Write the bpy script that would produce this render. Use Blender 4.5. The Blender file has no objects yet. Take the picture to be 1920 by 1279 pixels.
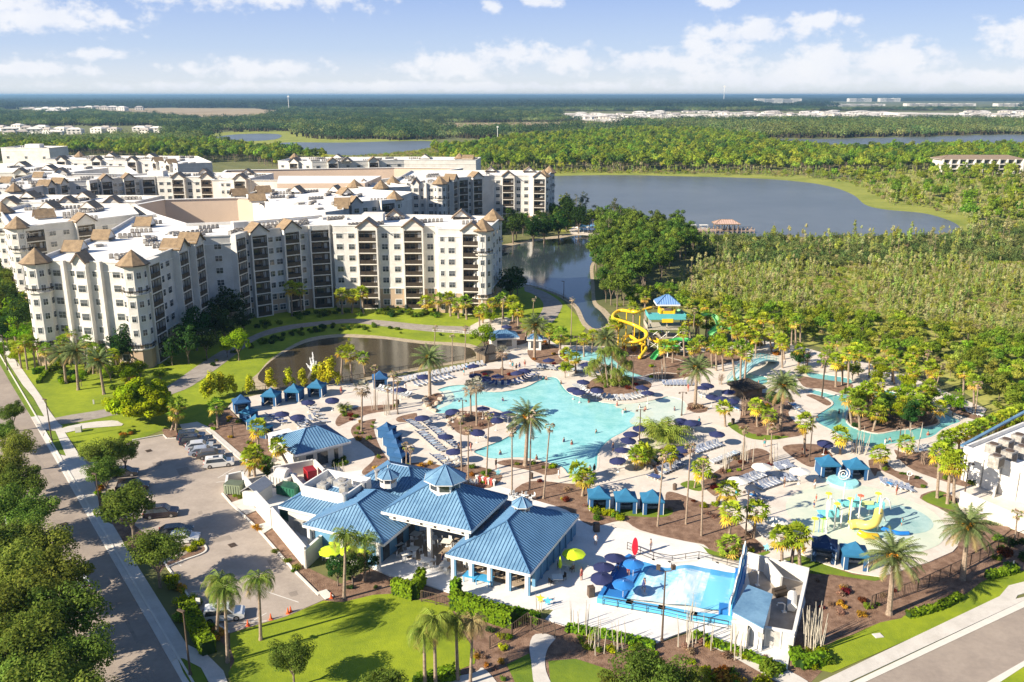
import bpy, bmesh, math, random
import numpy as np
from math import radians as R, sin, cos, pi, atan2, hypot
from mathutils import Vector, Matrix
from mathutils.geometry import tessellate_polygon
rnd = random.Random(7)
S = bpy.context.scene
COL = S.collection

# ------------------------------------------------------------------ camera, sky, sun, exposure
F, PIT, CH = 1658.0, R(15.55), 58.0            # focal length in photo pixels (1920 wide), pitch, height
cam = bpy.data.cameras.new('camera'); co = bpy.data.objects.new('camera', cam); COL.objects.link(co)
co.location = (0, 0, CH); co.rotation_euler = (R(90) - PIT, 0, 0)
cam.sensor_width = 36; cam.lens = F / 1920 * 36; cam.clip_start = 1; cam.clip_end = 90000
S.camera = co
SUN_AZ, SUN_EL = R(29 + 180), R(29)            # direction towards the sun, measured from +x
sun = bpy.data.lights.new('sun', 'SUN'); sun.energy = 4.9; sun.angle = R(0.5); sun.color = (1.0, 0.885, 0.72)
so = bpy.data.objects.new('sun', sun); COL.objects.link(so)
sd = Vector((cos(SUN_EL) * cos(SUN_AZ), cos(SUN_EL) * sin(SUN_AZ), sin(SUN_EL)))
so.rotation_euler = sd.to_track_quat('Z', 'Y').to_euler(); so.location = sd * 200
W = bpy.data.worlds.new('World'); S.world = W; W.use_nodes = True
S.view_settings.view_transform = 'Standard'; S.view_settings.look = 'None'
S.view_settings.exposure = 1.15; S.view_settings.gamma = 1
S.cycles.use_denoising = True
S.cycles.max_bounces = 6; S.cycles.transparent_max_bounces = 8; S.cycles.volume_bounces = 0

def ray(px, py):
    u = (px - 960) / F; v = -(py - 639.5) / F
    return (u, cos(PIT) + v * sin(PIT), -sin(PIT) + v * cos(PIT))
def G(px, py, z=0.0):
    r = ray(px, py); t = (z - CH) / r[2]; return (r[0] * t, r[1] * t)
def at(px, py, Y):
    r = ray(px, py); t = Y / r[1]; return (r[0] * t, Y, CH + r[2] * t)
def proj(x, y, z):
    z = z - CH; zc = y * cos(PIT) - z * sin(PIT); yc = y * sin(PIT) + z * cos(PIT)
    return 960 + F * x / zc, 639.5 - F * yc / zc

def world():
    nt = W.node_tree; N = nt.nodes; L = nt.links
    bg = N['Background']; bg.inputs[1].default_value = 0.058
    sky = N.new('ShaderNodeTexSky'); sky.sky_type = 'NISHITA'; sky.sun_disc = False
    sky.sun_elevation = SUN_EL; sky.sun_rotation = (pi / 2 - SUN_AZ) % (2 * pi); sky.air_density = 1.0; sky.dust_density = 0.6; sky.ozone_density = 2.0
    def m(op, a, b=None, c=None):
        n = N.new('ShaderNodeMath'); n.operation = op
        for i, v in enumerate((a, b, c)):
            if v is None: continue
            if isinstance(v, (int, float)): n.inputs[i].default_value = v
            else: L.new(v, n.inputs[i])
        return n.outputs[0]
    tc = N.new('ShaderNodeTexCoord'); sp = N.new('ShaderNodeSeparateXYZ'); L.new(tc.outputs['Generated'], sp.inputs[0])
    az = m('ARCTAN2', sp.outputs[0], sp.outputs[1]); el = m('ARCSINE', sp.outputs[2])
    cb = N.new('ShaderNodeCombineXYZ'); L.new(az, cb.inputs[0]); L.new(el, cb.inputs[1])
    sc = N.new('ShaderNodeVectorMath'); sc.operation = 'MULTIPLY'; L.new(cb.outputs[0], sc.inputs[0]); sc.inputs[1].default_value = (1, 1.35, 1)
    nz = N.new('ShaderNodeTexNoise'); L.new(sc.outputs[0], nz.inputs[0]); nz.inputs['Scale'].default_value = 44; nz.inputs['Detail'].default_value = 9; nz.inputs['Roughness'].default_value = 0.6
    n2 = N.new('ShaderNodeTexNoise'); L.new(sc.outputs[0], n2.inputs[0]); n2.inputs['Scale'].default_value = 17; n2.inputs['Detail'].default_value = 5
    # clouds: azimuth, elevation, half widths, all in degrees
    cl = [(-30, 4.9, 6, .75), (-27, 4.0, 5, .5), (-16.5, 5.6, 9, .55), (-24.5, 2.2, 2.2, .25), (-15.5, 1.5, 4, .4), (-9, 6.1, 5, .4), (-3.4, 1.75, 4.0, .65), (0, 2.4, 2.2, .6), (3.6, 2.1, 2.2, .7), (1.8, 5.5, 1.4, .3), (-1.2, 5.2, .8, .3),
          (9, 1.9, 4, .5), (14.5, 3.6, 4.2, .55), (12.5, 2.5, 3.4, .6), (19, 1.6, 3.4, 1.0), (22.5, 1.9, 3.2, .9), (17.5, 4.1, 2.4, .35), (12.4, 5.4, 1.2, .3), (29.2, 2.9, 2.8, .8), (26, .9, 7, .4), (-28, 1.4, 4, .3), (-6, .5, 20, .22), (16, .9, 8, .45), (-33, 6.2, 8, 1)]
    acc = None
    for a, e, wa, we in cl:
        s = N.new('ShaderNodeVectorMath'); s.operation = 'SUBTRACT'; L.new(cb.outputs[0], s.inputs[0]); s.inputs[1].default_value = (R(a), R(e), 0)
        t = N.new('ShaderNodeVectorMath'); t.operation = 'MULTIPLY'; L.new(s.outputs[0], t.inputs[0]); t.inputs[1].default_value = (1 / R(wa * 1.15), 1 / R(we * 1.55), 1)
        ln = N.new('ShaderNodeVectorMath'); ln.operation = 'LENGTH'; L.new(t.outputs[0], ln.inputs[0])
        v = m('SUBTRACT', 1.0, ln.outputs['Value'])
        acc = v if acc is None else m('MAXIMUM', acc, v)
    nn = m('ADD', m('MULTIPLY', m('SUBTRACT', nz.outputs[0], .5), 3.0), m('MULTIPLY', m('SUBTRACT', n2.outputs[0], .5), 1.6))
    mr = N.new('ShaderNodeMapRange'); mr.interpolation_type = 'SMOOTHSTEP'; L.new(m('ADD', m('MAXIMUM', acc, -3.2), nn), mr.inputs[0])
    mr.inputs[1].default_value = -.1; mr.inputs[2].default_value = .75; mr.inputs[3].default_value = 0; mr.inputs[4].default_value = .9
    cc = N.new('ShaderNodeMix'); cc.data_type = 'RGBA'; L.new(n2.outputs[0], cc.inputs[0]); cc.inputs[6].default_value = (6.2, 6.6, 7.6, 1); cc.inputs[7].default_value = (8.3, 8.2, 8.1, 1)
    rp = N.new('ShaderNodeValToRGB'); L.new(m('MULTIPLY', el, 1 / R(30)), rp.inputs[0]); cr = rp.color_ramp; cr.elements[0].position = 0; cr.elements[0].color = (.92, .95, .98, 1); cr.elements[1].position = 1; cr.elements[1].color = (.11, .20, .42, 1)
    for p_, c_ in ((.03, (.80, .87, .98)), (.09, (.56, .70, .96)), (.2, (.36, .51, .91)), (.42, (.18, .30, .58))): e_ = cr.elements.new(p_); e_.color = (*c_, 1)
    sk = N.new('ShaderNodeVectorMath'); sk.operation = 'SCALE'; L.new(rp.outputs[0], sk.inputs[0]); sk.inputs['Scale'].default_value = 7.8
    tn = N.new('ShaderNodeMix'); tn.data_type = 'RGBA'; tn.inputs[0].default_value = .85; L.new(sky.outputs[0], tn.inputs[6]); L.new(sk.outputs[0], tn.inputs[7])
    mx = N.new('ShaderNodeMix'); mx.data_type = 'RGBA'; L.new(mr.outputs[0], mx.inputs[0]); L.new(tn.outputs[2], mx.inputs[6]); L.new(cc.outputs[2], mx.inputs[7])
    L.new(mx.outputs[2], bg.inputs[0])
world()

# ------------------------------------------------------------------ materials
MATS = {}
def mat(name, col, rough=.8, var=.12, scale=.6, col2=None, metal=0, bump=0, bscale=None, spec=.4, det=4, band=None, coat=0):
    if name in MATS: return MATS[name]
    m = bpy.data.materials.new(name); m.use_nodes = True; MATS[name] = m
    nt = m.node_tree; N = nt.nodes; L = nt.links; p = N['Principled BSDF']
    geo = N.new('ShaderNodeNewGeometry')
    nz = N.new('ShaderNodeTexNoise'); nz.inputs['Scale'].default_value = scale; nz.inputs['Detail'].default_value = det; nz.inputs['Roughness'].default_value = .65
    L.new(geo.outputs['Position'], nz.inputs[0])
    rp = N.new('ShaderNodeMapRange'); rp.inputs[1].default_value = .32; rp.inputs[2].default_value = .68; L.new(nz.outputs[0], rp.inputs[0])
    n4 = N.new('ShaderNodeTexNoise'); n4.inputs['Scale'].default_value = scale * 9; n4.inputs['Detail'].default_value = 5; L.new(geo.outputs['Position'], n4.inputs[0])
    ad = N.new('ShaderNodeMath'); ad.operation = 'MULTIPLY_ADD'; L.new(n4.outputs[0], ad.inputs[0]); ad.inputs[1].default_value = .9; ad.inputs[2].default_value = -.45
    a2 = N.new('ShaderNodeMath'); a2.operation = 'ADD'; a2.use_clamp = True; L.new(ad.outputs[0], a2.inputs[0]); L.new(rp.outputs[0], a2.inputs[1]); rp = a2
    mx = N.new('ShaderNodeMix'); mx.data_type = 'RGBA'; L.new(rp.outputs[0], mx.inputs[0])
    c1 = tuple(c * (1 - var) for c in col) + (1,); c2 = (tuple(c * (1 + var) for c in col) if col2 is None else tuple(col2)) + (1,)
    mx.inputs[6].default_value = c1; mx.inputs[7].default_value = c2
    out = mx.outputs[2]
    if band:                                   # paint band: below height z another colour
        zc, bc = band; s = N.new('ShaderNodeSeparateXYZ'); L.new(geo.outputs['Position'], s.inputs[0])
        lt = N.new('ShaderNodeMath'); lt.operation = 'LESS_THAN'; L.new(s.outputs[2], lt.inputs[0]); lt.inputs[1].default_value = zc
        m2 = N.new('ShaderNodeMix'); m2.data_type = 'RGBA'; L.new(lt.outputs[0], m2.inputs[0]); L.new(out, m2.inputs[6]); m2.inputs[7].default_value = tuple(bc) + (1,); out = m2.outputs[2]
    L.new(out, p.inputs['Base Color'])
    p.inputs['Roughness'].default_value = rough; p.inputs['Metallic'].default_value = metal
    p.inputs['Specular IOR Level'].default_value = spec; p.inputs['Coat Weight'].default_value = coat
    if bump:
        b = N.new('ShaderNodeBump'); b.inputs['Strength'].default_value = bump; b.inputs['Distance'].default_value = .1
        n3 = N.new('ShaderNodeTexNoise'); n3.inputs['Scale'].default_value = bscale or scale * 8; n3.inputs['Detail'].default_value = 3
        L.new(geo.outputs['Position'], n3.inputs[0]); L.new(n3.outputs[0], b.inputs['Height']); L.new(b.outputs[0], p.inputs['Normal'])
    return m
def leafmat(name, trans=.42, vary=.25, hue=.03):
    if name in MATS: return MATS[name]
    m = bpy.data.materials.new(name); m.use_nodes = True; MATS[name] = m
    nt = m.node_tree; N = nt.nodes; L = nt.links; N.remove(N['Principled BSDF'])
    a = N.new('ShaderNodeAttribute'); a.attribute_name = 'tint'
    oi = N.new('ShaderNodeObjectInfo')
    h = N.new('ShaderNodeHueSaturation'); L.new(a.outputs[0], h.inputs['Color'])
    r1 = N.new('ShaderNodeMapRange'); L.new(oi.outputs['Random'], r1.inputs[0]); r1.inputs[3].default_value = 1 - vary; r1.inputs[4].default_value = 1 + vary; L.new(r1.outputs[0], h.inputs['Value'])
    fr = N.new('ShaderNodeMath'); fr.operation = 'MULTIPLY'; L.new(oi.outputs['Random'], fr.inputs[0]); fr.inputs[1].default_value = 7.3
    f2 = N.new('ShaderNodeMath'); f2.operation = 'FRACT'; L.new(fr.outputs[0], f2.inputs[0])
    r2 = N.new('ShaderNodeMapRange'); L.new(f2.outputs[0], r2.inputs[0]); r2.inputs[3].default_value = .5 - hue; r2.inputs[4].default_value = .5 + hue; L.new(r2.outputs[0], h.inputs['Hue'])
    d = N.new('ShaderNodeBsdfDiffuse'); t = N.new('ShaderNodeBsdfTranslucent'); mx = N.new('ShaderNodeMixShader'); mx.inputs[0].default_value = trans
    L.new(h.outputs[0], d.inputs[0]); L.new(h.outputs[0], t.inputs[0]); L.new(d.outputs[0], mx.inputs[1]); L.new(t.outputs[0], mx.inputs[2])
    L.new(mx.outputs[0], N['Material Output'].inputs[0])
    return m
def watermat(name, col, rough=.06, bump=.15, bscale=1.5, col2=None, scale=.08, spec=.5, aniso=None):
    m = mat(name, col, rough, .08, scale, col2, 0, bump, bscale, spec); return m

# ------------------------------------------------------------------ mesh builder
class MB:
    def __init__(s): s.v = []; s.f = []; s.m = []; s.t = []; s.tint = (1, 1, 1)
    def face(s, pts, mi=0, tint=None):
        n = len(s.v); s.v.extend(pts); s.f.append(tuple(range(n, n + len(pts)))); s.m.append(mi); s.t.append(tint or s.tint)
    def box(s, c, d, rz=0, mi=0, tint=None, skip_bottom=False):
        x, y, z = c; a, b, h = d[0] / 2, d[1] / 2, d[2] / 2; cr, sr = cos(rz), sin(rz)
        n = len(s.v)
        for dz in (-h, h):
            for dx, dy in ((-a, -b), (a, -b), (a, b), (-a, b)): s.v.append((x + dx * cr - dy * sr, y + dx * sr + dy * cr, z + dz))
        fs = [(4, 5, 6, 7), (0, 1, 5, 4), (1, 2, 6, 5), (2, 3, 7, 6), (3, 0, 4, 7)] + ([] if skip_bottom else [(3, 2, 1, 0)])
        for q in fs: s.f.append(tuple(n + i for i in q)); s.m.append(mi); s.t.append(tint or s.tint)
    def prism(s, poly, z0, z1, mi=0, mtop=None, bottom=False):
        n = len(poly)
        if sum(poly[i][0] * poly[(i + 1) % n][1] - poly[(i + 1) % n][0] * poly[i][1] for i in range(n)) < 0: poly = poly[::-1]
        for i in range(n):
            a, b = poly[i], poly[(i + 1) % n]; s.face([(a[0], a[1], z0), (b[0], b[1], z0), (b[0], b[1], z1), (a[0], a[1], z1)], mi)
        s.sheet([poly], z1, mi if mtop is None else mtop)
        if bottom: s.sheet([poly], z0, mi)
    def sheet(s, polys, z, mi=0):
        vs = [[Vector((p[0], p[1], 0)) for p in q] for q in polys]; flat = [v for q in vs for v in q]
        for t in tessellate_polygon(vs):
            a, b, c = (flat[i] for i in t)
            if (b - a).cross(c - a).z < 0: b, c = c, b
            s.face([(a.x, a.y, z), (b.x, b.y, z), (c.x, c.y, z)], mi)
    def tube(s, pts, rs, n=6, mi=0, cap=True, tint=None):
        if isinstance(rs, (int, float)): rs = [rs] * len(pts)
        rings = []
        for i, p in enumerate(pts):
            p = Vector(p); d = Vector(pts[min(i + 1, len(pts) - 1)]) - Vector(pts[max(i - 1, 0)])
            if d.length < 1e-6: d = Vector((0, 0, 1))
            d.normalize(); u = d.orthogonal().normalized() if abs(d.z) > .9 else d.cross(Vector((0, 0, 1))).normalized(); w = d.cross(u)
            b = len(s.v); rings.append(b)
            for k in range(n):
                a = 2 * pi * k / n; q = p + (u * cos(a) + w * sin(a)) * rs[i]; s.v.append((q.x, q.y, q.z))
        for i in range(len(rings) - 1):
            for k in range(n):
                s.f.append((rings[i] + k, rings[i] + (k + 1) % n, rings[i + 1] + (k + 1) % n, rings[i + 1] + k)); s.m.append(mi); s.t.append(tint or s.tint)
        if cap:
            s.f.append(tuple(rings[-1] + k for k in range(n))); s.m.append(mi); s.t.append(tint or s.tint)
            s.f.append(tuple(rings[0] + n - 1 - k for k in range(n))); s.m.append(mi); s.t.append(tint or s.tint)
    def cone(s, c, r0, r1, h, n=8, mi=0, rz=0, tint=None):
        a0 = [(c[0] + r0 * cos(2 * pi * k / n + rz), c[1] + r0 * sin(2 * pi * k / n + rz), c[2]) for k in range(n)]
        if r1 < 1e-4:
            for k in range(n): s.face([a0[k], a0[(k + 1) % n], (c[0], c[1], c[2] + h)], mi, tint)
        else:
            a1 = [(c[0] + r1 * cos(2 * pi * k / n + rz), c[1] + r1 * sin(2 * pi * k / n + rz), c[2] + h) for k in range(n)]
            for k in range(n): s.face([a0[k], a0[(k + 1) % n], a1[(k + 1) % n], a1[k]], mi, tint)
            s.face(a1, mi, tint)
        s.face(a0[::-1], mi, tint)
    def slab(s, pts, th, mi=0):                     # thick planar patch (roof plane)
        n = Vector((0, 0, 0)); P = [Vector(p) for p in pts]
        n = (P[1] - P[0]).cross(P[2] - P[0]).normalized()
        if n.z < 0: P = P[::-1]; n = -n
        B = [p - n * th for p in P]; k = len(P)
        s.face([tuple(p) for p in P], mi); s.face([tuple(p) for p in B[::-1]], mi)
        for i in range(k): s.face([tuple(B[i]), tuple(B[(i + 1) % k]), tuple(P[(i + 1) % k]), tuple(P[i])], mi)
    def build(s, name, mats, parent=None, loc=None, rz=0, smooth=False):
        me = bpy.data.meshes.new(name); me.from_pydata([tuple(p) for p in s.v], [], s.f); 
        if not isinstance(mats, (list, tuple)): mats = [mats]
        for m in mats: me.materials.append(m)
        if len(mats) > 1: me.polygons.foreach_set('material_index', s.m)
        if any(t != (1, 1, 1) for t in s.t[:400:7]) or (s.t and s.t[0] != (1, 1, 1)):
            at_ = me.attributes.new('tint', 'FLOAT_COLOR', 'FACE'); at_.data.foreach_set('color', [c for t in s.t for c in (t[0], t[1], t[2], 1.0)])
        if smooth: me.polygons.foreach_set('use_smooth', [True] * len(me.polygons))
        me.update()
        o = bpy.data.objects.new(name, me); COL.objects.link(o)
        if parent: o.parent = parent
        if loc: o.location = loc
        if rz: o.rotation_euler = (0, 0, rz)
        return o
def tag(o, label=None, cat=None, group=None, kind=None):
    if label: o['label'] = label
    if cat: o['category'] = cat
    if group: o['group'] = group
    if kind: o['kind'] = kind
    return o
def empty(name, loc=(0, 0, 0), rz=0, label=None, cat=None, group=None):
    o = bpy.data.objects.new(name, None); COL.objects.link(o); o.location = loc; o.rotation_euler = (0, 0, rz); o.empty_display_size = .3
    return tag(o, label, cat, group)
KIDS = {}
def kids(o):
    if o.name not in KIDS: KIDS[o.name] = [c for c in COL.objects if c.parent == o]
    return KIDS[o.name]
def copy_tree(o, parent=None):
    c = o.copy(); COL.objects.link(c); c.parent = parent
    for ch in kids(o): copy_tree(ch, c)
    return c
AUTO = []
class Kind:
    ALL = []
    def __init__(s, root, desc, cat, group): Kind.ALL.append(s); s.root = root; s.used = False; s.desc = desc; s.cat = cat; s.group = group; kids(root); [kids(k) for k in kids(root)]
    def put(s, x, y, z=0, rz=None, sc=1, desc=None, label=None, group=None):
        o = s.root if not s.used else copy_tree(s.root)
        s.used = True
        o.location = (x, y, z); o.rotation_euler = (0, 0, rnd.uniform(0, 6.28) if rz is None else rz)
        o.scale = (sc,) * 3 if isinstance(sc, (int, float)) else sc
        o['category'] = s.cat; o['group'] = group or s.group
        if label: o['label'] = label
        else: AUTO.append((o, desc or s.desc, x, y))
        return o
def kidsof(o): return [c for c in o.children]

def smooth_poly(pts, k=4, closed=True):
    out = []; n = len(pts)
    for i in range(n if closed else n - 1):
        p0, p1, p2, p3 = (pts[(i + d) % n] if closed else pts[max(0, min(n - 1, i + d))] for d in (-1, 0, 1, 2))
        for j in range(k):
            t = j / k
            out.append(tuple(.5 * ((2 * p1[a]) + (-p0[a] + p2[a]) * t + (2 * p0[a] - 5 * p1[a] + 4 * p2[a] - p3[a]) * t * t + (-p0[a] + 3 * p1[a] - 3 * p2[a] + p3[a]) * t ** 3) for a in range(len(p1))))
    if not closed: out.append(tuple(pts[-1]))
    return out
def gp(px, z=0): return [G(a, b, z) for a, b in px]
def area_sheet(name, px, z, m, smooth=0, holes=(), side=0, kind='structure', world=False):
    p = px if world else gp(px)
    if smooth: p = smooth_poly(p, smooth)
    mb = MB(); hs = list(holes)
    mb.sheet([p] + hs, z)
    if side:
        for q in [p] + hs:
            for i in range(len(q)):
                a, b = q[i], q[(i + 1) % len(q)]; mb.face([(a[0], a[1], z - side), (b[0], b[1], z - side), (b[0], b[1], z), (a[0], a[1], z)])
    o = mb.build(name, m); o['kind'] = kind
    return p
def ribbon(name, px, w, z, m, side=0, world=False, kind='structure', label=None, cat=None, closed=False, h0=None, smooth=0):
    p = px if world else gp(px)
    if smooth: p = smooth_poly(p, smooth, closed)
    mb = MB(); n = len(p); L_ = []; R_ = []
    for i in range(n):
        a = p[(i - 1) % n] if closed or i > 0 else p[i]; b = p[(i + 1) % n] if closed or i < n - 1 else p[i]
        dx, dy = b[0] - a[0], b[1] - a[1]; l = hypot(dx, dy) or 1; nx, ny = -dy / l * w / 2, dx / l * w / 2
        L_.append((p[i][0] + nx, p[i][1] + ny)); R_.append((p[i][0] - nx, p[i][1] - ny))
    for i in range(n if closed else n - 1):
        j = (i + 1) % n
        mb.face([(*R_[i], z), (*R_[j], z), (*L_[j], z), (*L_[i], z)])
        if side:
            zz = z - side
            mb.face([(*L_[i], zz), (*L_[i], z), (*L_[j], z), (*L_[j], zz)]); mb.face([(*R_[i], zz), (*R_[j], zz), (*R_[j], z), (*R_[i], z)])
    if side and not closed:
        for i in (0, n - 1): mb.face([(*R_[i], z - side), (*L_[i], z - side), (*L_[i], z), (*R_[i], z)])
    o = mb.build(name, m)
    if label: tag(o, label, cat)
    else: o['kind'] = kind
    return o
def inpoly(x, y, poly):
    r = False; n = len(poly); j = n - 1
    for i in range(n):
        a, b = poly[i], poly[j]
        if (a[1] > y) != (b[1] > y) and x < (b[0] - a[0]) * (y - a[1]) / (b[1] - a[1]) + a[0]: r = not r
        j = i
    return r
def npin(X, Y, poly):
    r = np.zeros(len(X), bool); n = len(poly); j = n - 1
    for i in range(n):
        a, b = poly[i], poly[j]
        if a[1] != b[1]:
            c = ((a[1] > Y) != (b[1] > Y)) & (X < (b[0] - a[0]) * (Y - a[1]) / (b[1] - a[1]) + a[0]); r ^= c
        j = i
    return r
def scatter(px, spacing, jitter=.45, excl=(), world=False):
    """jittered grid of ground points inside a polygon, leaving out the exclusion polygons (ground coordinates)"""
    p = px if world else gp(px); xs = [a[0] for a in p]; ys = [a[1] for a in p]
    g = np.random.RandomState(int(abs(p[0][0] * 7 + p[0][1])) % 9999)
    X, Y = np.meshgrid(np.arange(min(xs), max(xs), spacing), np.arange(min(ys), max(ys), spacing)); X = X.ravel() + g.uniform(-jitter, jitter, X.size) * spacing; Y = Y.ravel() + g.uniform(-jitter, jitter, Y.size) * spacing
    k = npin(X, Y, p); X, Y = X[k], Y[k]
    for e in excl:
        k = ~npin(X, Y, e); X, Y = X[k], Y[k]
    return X, Y
# ------------------------------------------------------------------ setting: ground, water, roads, lawns, beds
M_ground = mat('scrub soil', (.12, .14, .04), .95, .3, .05, (.18, .18, .06), bump=.3, det=8)
M_lawn = mat('mown grass', (.17, .245, .007), .9, .18, .12, (.27, .33, .008), bump=.5, bscale=9, det=8)
M_lawn2 = mat('park grass', (.10, .175, .010), .9, .15, .15, (.17, .235, .012), bump=.4, bscale=9, det=8)
M_marsh = mat('marsh grass', (.20, .25, .03), .95, .2, .04, (.30, .31, .05), bump=.5, det=8)
M_mulch = mat('bark mulch', (.16, .085, .052), .95, .3, .9, (.29, .185, .125), bump=.9, bscale=7, det=8)
M_asph = mat('weathered asphalt', (.33, .28, .235), .9, .08, .25, (.41, .35, .295), bump=.15, bscale=20, det=8)
M_road = mat('road asphalt', (.27, .225, .19), .9, .08, .2, (.345, .29, .24), bump=.15, bscale=20, det=8)
M_conc = mat('pale concrete', (.52, .49, .44), .85, .07, .5, (.60, .57, .52), bump=.1, det=7)
M_kerb = mat('kerb concrete', (.62, .59, .53), .85, .06, .8)
M_deck = mat('pool deck', (.56, .50, .43), .8, .06, .35, (.66, .60, .53), bump=.08, det=7)
M_deckw = mat('white cafe deck', (.62, .60, .57), .8, .05, .3, (.72, .70, .67), bump=.08, det=7)
M_path = mat('cart path', (.27, .235, .20), .9, .1, .6, (.35, .31, .27), bump=.1)
M_sand = mat('sandy bank', (.36, .29, .19), .95, .2, .8, (.48, .40, .28), bump=.4)
M_pool = watermat('pool water', (.22, .58, .58), .09, .3, 1.8, (.37, .70, .69), .3)
M_shal = watermat('shallow pool water', (.54, .66, .56), .1, .08, 1.3, (.64, .70, .60), .2)
M_river = watermat('river water', (.15, .44, .42), .07, .12, 1.3, (.22, .53, .49), .15)
M_pond = watermat('pond water', (.05, .038, .02), .14, .12, .6, (.07, .055, .03), .05, spec=.5)
M_canal = watermat('canal water', (.03, .045, .05), .08, .06, .5, (.045, .06, .07), .03, spec=.6)
M_lake = watermat('lake water', (.105, .12, .12), .3, .2, .22, (.14, .155, .155), .01, spec=.35)
M_splash = mat('splash pad floor', (.55, .62, .50), .3, .06, .15, (.64, .66, .54))

g = MB(); g.sheet([[(-60000, -600), (60000, -600), (60000, 62000), (-60000, 62000)]], 0); g.build('ground', M_ground)['kind'] = 'structure'
# far land
area_sheet('field', [(148, 206), (300, 203), (480, 204), (528, 208), (500, 220), (430, 228), (330, 220), (200, 214)], .5, mat('dry field', (.34, .25, .14), .95, .2, .003, (.42, .33, .20)))
area_sheet('field', [(800, 232), (1000, 230), (1180, 228), (1180, 236), (1000, 243), (830, 247)], .5, MATS['dry field'])
area_sheet('field', [(1100, 214), (1920, 212), (1920, 232), (1500, 227), (1150, 230), (1040, 222)], .4, mat('graded sand', (.55, .50, .42), .95, .15, .003, (.66, .61, .52)))
area_sheet('marsh', [(380, 252), (480, 243), (560, 246), (620, 260), (812, 263), (830, 270), (812, 294), (700, 297), (530, 293), (380, 272)], .3, M_marsh)
lake_px = [(930, 333), (1015, 331), (1100, 329), (1200, 329), (1280, 331), (1400, 334), (1500, 341), (1560, 351), (1600, 366), (1622, 384), (1657, 393), (1730, 400), (1778, 413), (1800, 427), (1790, 438), (1694, 442), (1548, 444), (1439, 445), (1330, 442), (1200, 434), (1120, 420), (1080, 400), (1010, 385), (930, 380)]
area_sheet('marsh', [(900, 324), (1100, 321), (1290, 324), (1410, 326), (1520, 330), (1640, 345), (1700, 375), (1800, 392), (1850, 420), (1850, 460), (1700, 470), (1400, 470), (1100, 440), (950, 420), (890, 380)], .04, M_marsh, 3)
LAKE = area_sheet('lake', lake_px, .10, M_lake, 4)
area_sheet('lake', [(530, 268), (640, 268), (760, 265), (812, 266), (808, 277), (760, 285), (700, 293), (650, 292), (590, 288), (540, 280)], .35, M_lake, 4)
area_sheet('lake', [(398, 259), (450, 252), (522, 252), (515, 262), (430, 266)], .35, M_lake, 4)
area_sheet('lake', [(1430, 263), (1560, 261), (1720, 257), (1930, 253), (1930, 270), (1763, 281), (1600, 284), (1480, 279)], .35, M_lake, 4)
canal_px = [(890, 478), (945, 464), (989, 455), (1050, 447), (1080, 442), (1111, 444), (1113, 465), (1116, 483), (1106, 500), (1108, 535), (1111, 570), (1125, 584), (1140, 606), (1117, 617), (1098, 604), (1085, 577), (1064, 560), (1031, 546), (994, 535), (945, 533), (890, 533)]
CANAL = smooth_poly(gp(canal_px), 3)
bank = [(880, 470), (940, 459), (1050, 441), (1085, 436), (1118, 440), (1123, 465), (1122, 484), (1113, 500), (1115, 535), (1118, 566), (1135, 580), (1152, 606), (1120, 624), (1092, 610), (1078, 580), (1058, 563), (1031, 549), (990, 538), (890, 537)]
area_sheet('bank', bank, .05, M_sand, 3); area_sheet('canal_water', canal_px, .10, M_canal, 3)
# hotel grounds
lawnA = [(0, 585), (60, 600), (150, 640), (300, 640), (600, 560), (880, 545), (985, 536), (1040, 548), (1100, 612), (1080, 640), (1000, 650), (905, 640), (880, 662), (800, 652), (740, 645), (660, 632), (580, 641), (520, 672), (486, 712), (440, 745), (395, 800), (335, 795), (250, 828), (154, 856), (117, 804), (79, 746), (12, 650), (0, 630)]
area_sheet('lawn', lawnA, .03, M_lawn)
area_sheet('bank', [(470, 716), (486, 698), (505, 676), (540, 652), (580, 634), (633, 627), (680, 628), (730, 632), (800, 640), (880, 645), (905, 660), (895, 676), (830, 686), (694, 712), (600, 728), (500, 735)], .05, M_sand, 3)
pond_px = [(484, 712), (502, 683), (540, 658), (581, 641), (633, 633), (675, 634), (725, 637), (787, 645), (871, 651), (890, 661), (885, 671), (829, 681), (767, 692), (694, 706), (637, 717), (590, 726), (530, 729)]
POND = area_sheet('pond_water', pond_px, .09, M_pond, 4)
for nm, pts in (('path', [(104, 784), (208, 766), (260, 750), (312, 726), (369, 687), (412, 660), (430, 652), (482, 626), (529, 612), (592, 604), (665, 598), (734, 603), (804, 610), (889, 613), (905, 614), (905, 627), (886, 626), (804, 622), (717, 612), (654, 606), (571, 614), (529, 622), (487, 634), (455, 655), (425, 678), (362, 723), (319, 741), (262, 766), (219, 778), (117, 796)]),
                ('path', [(985, 538), (1000, 540), (1025, 549), (1052, 568), (1052, 580), (1040, 600), (1015, 622), (980, 622), (1005, 600), (1019, 575), (1012, 560), (995, 550), (984, 546)]),
                ('path', [(1004, 1190), (1042, 1194), (1028, 1215), (1022, 1237), (1024, 1260), (1034, 1290), (1004, 1290), (996, 1240), (993, 1211)]),
                ('path', [(905, 1253), (932, 1281), (925, 1290), (800, 1290), (806, 1279), (887, 1263)]),
                ('path', [(1330, 1196), (1388, 1219), (1476, 1257), (1520, 1285), (1480, 1290), (1380, 1236), (1325, 1208)])):
    area_sheet(nm, pts, .06 if pts[0][1] < 800 else .075, M_path if pts[0][1] < 800 else M_conc, 3)
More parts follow.
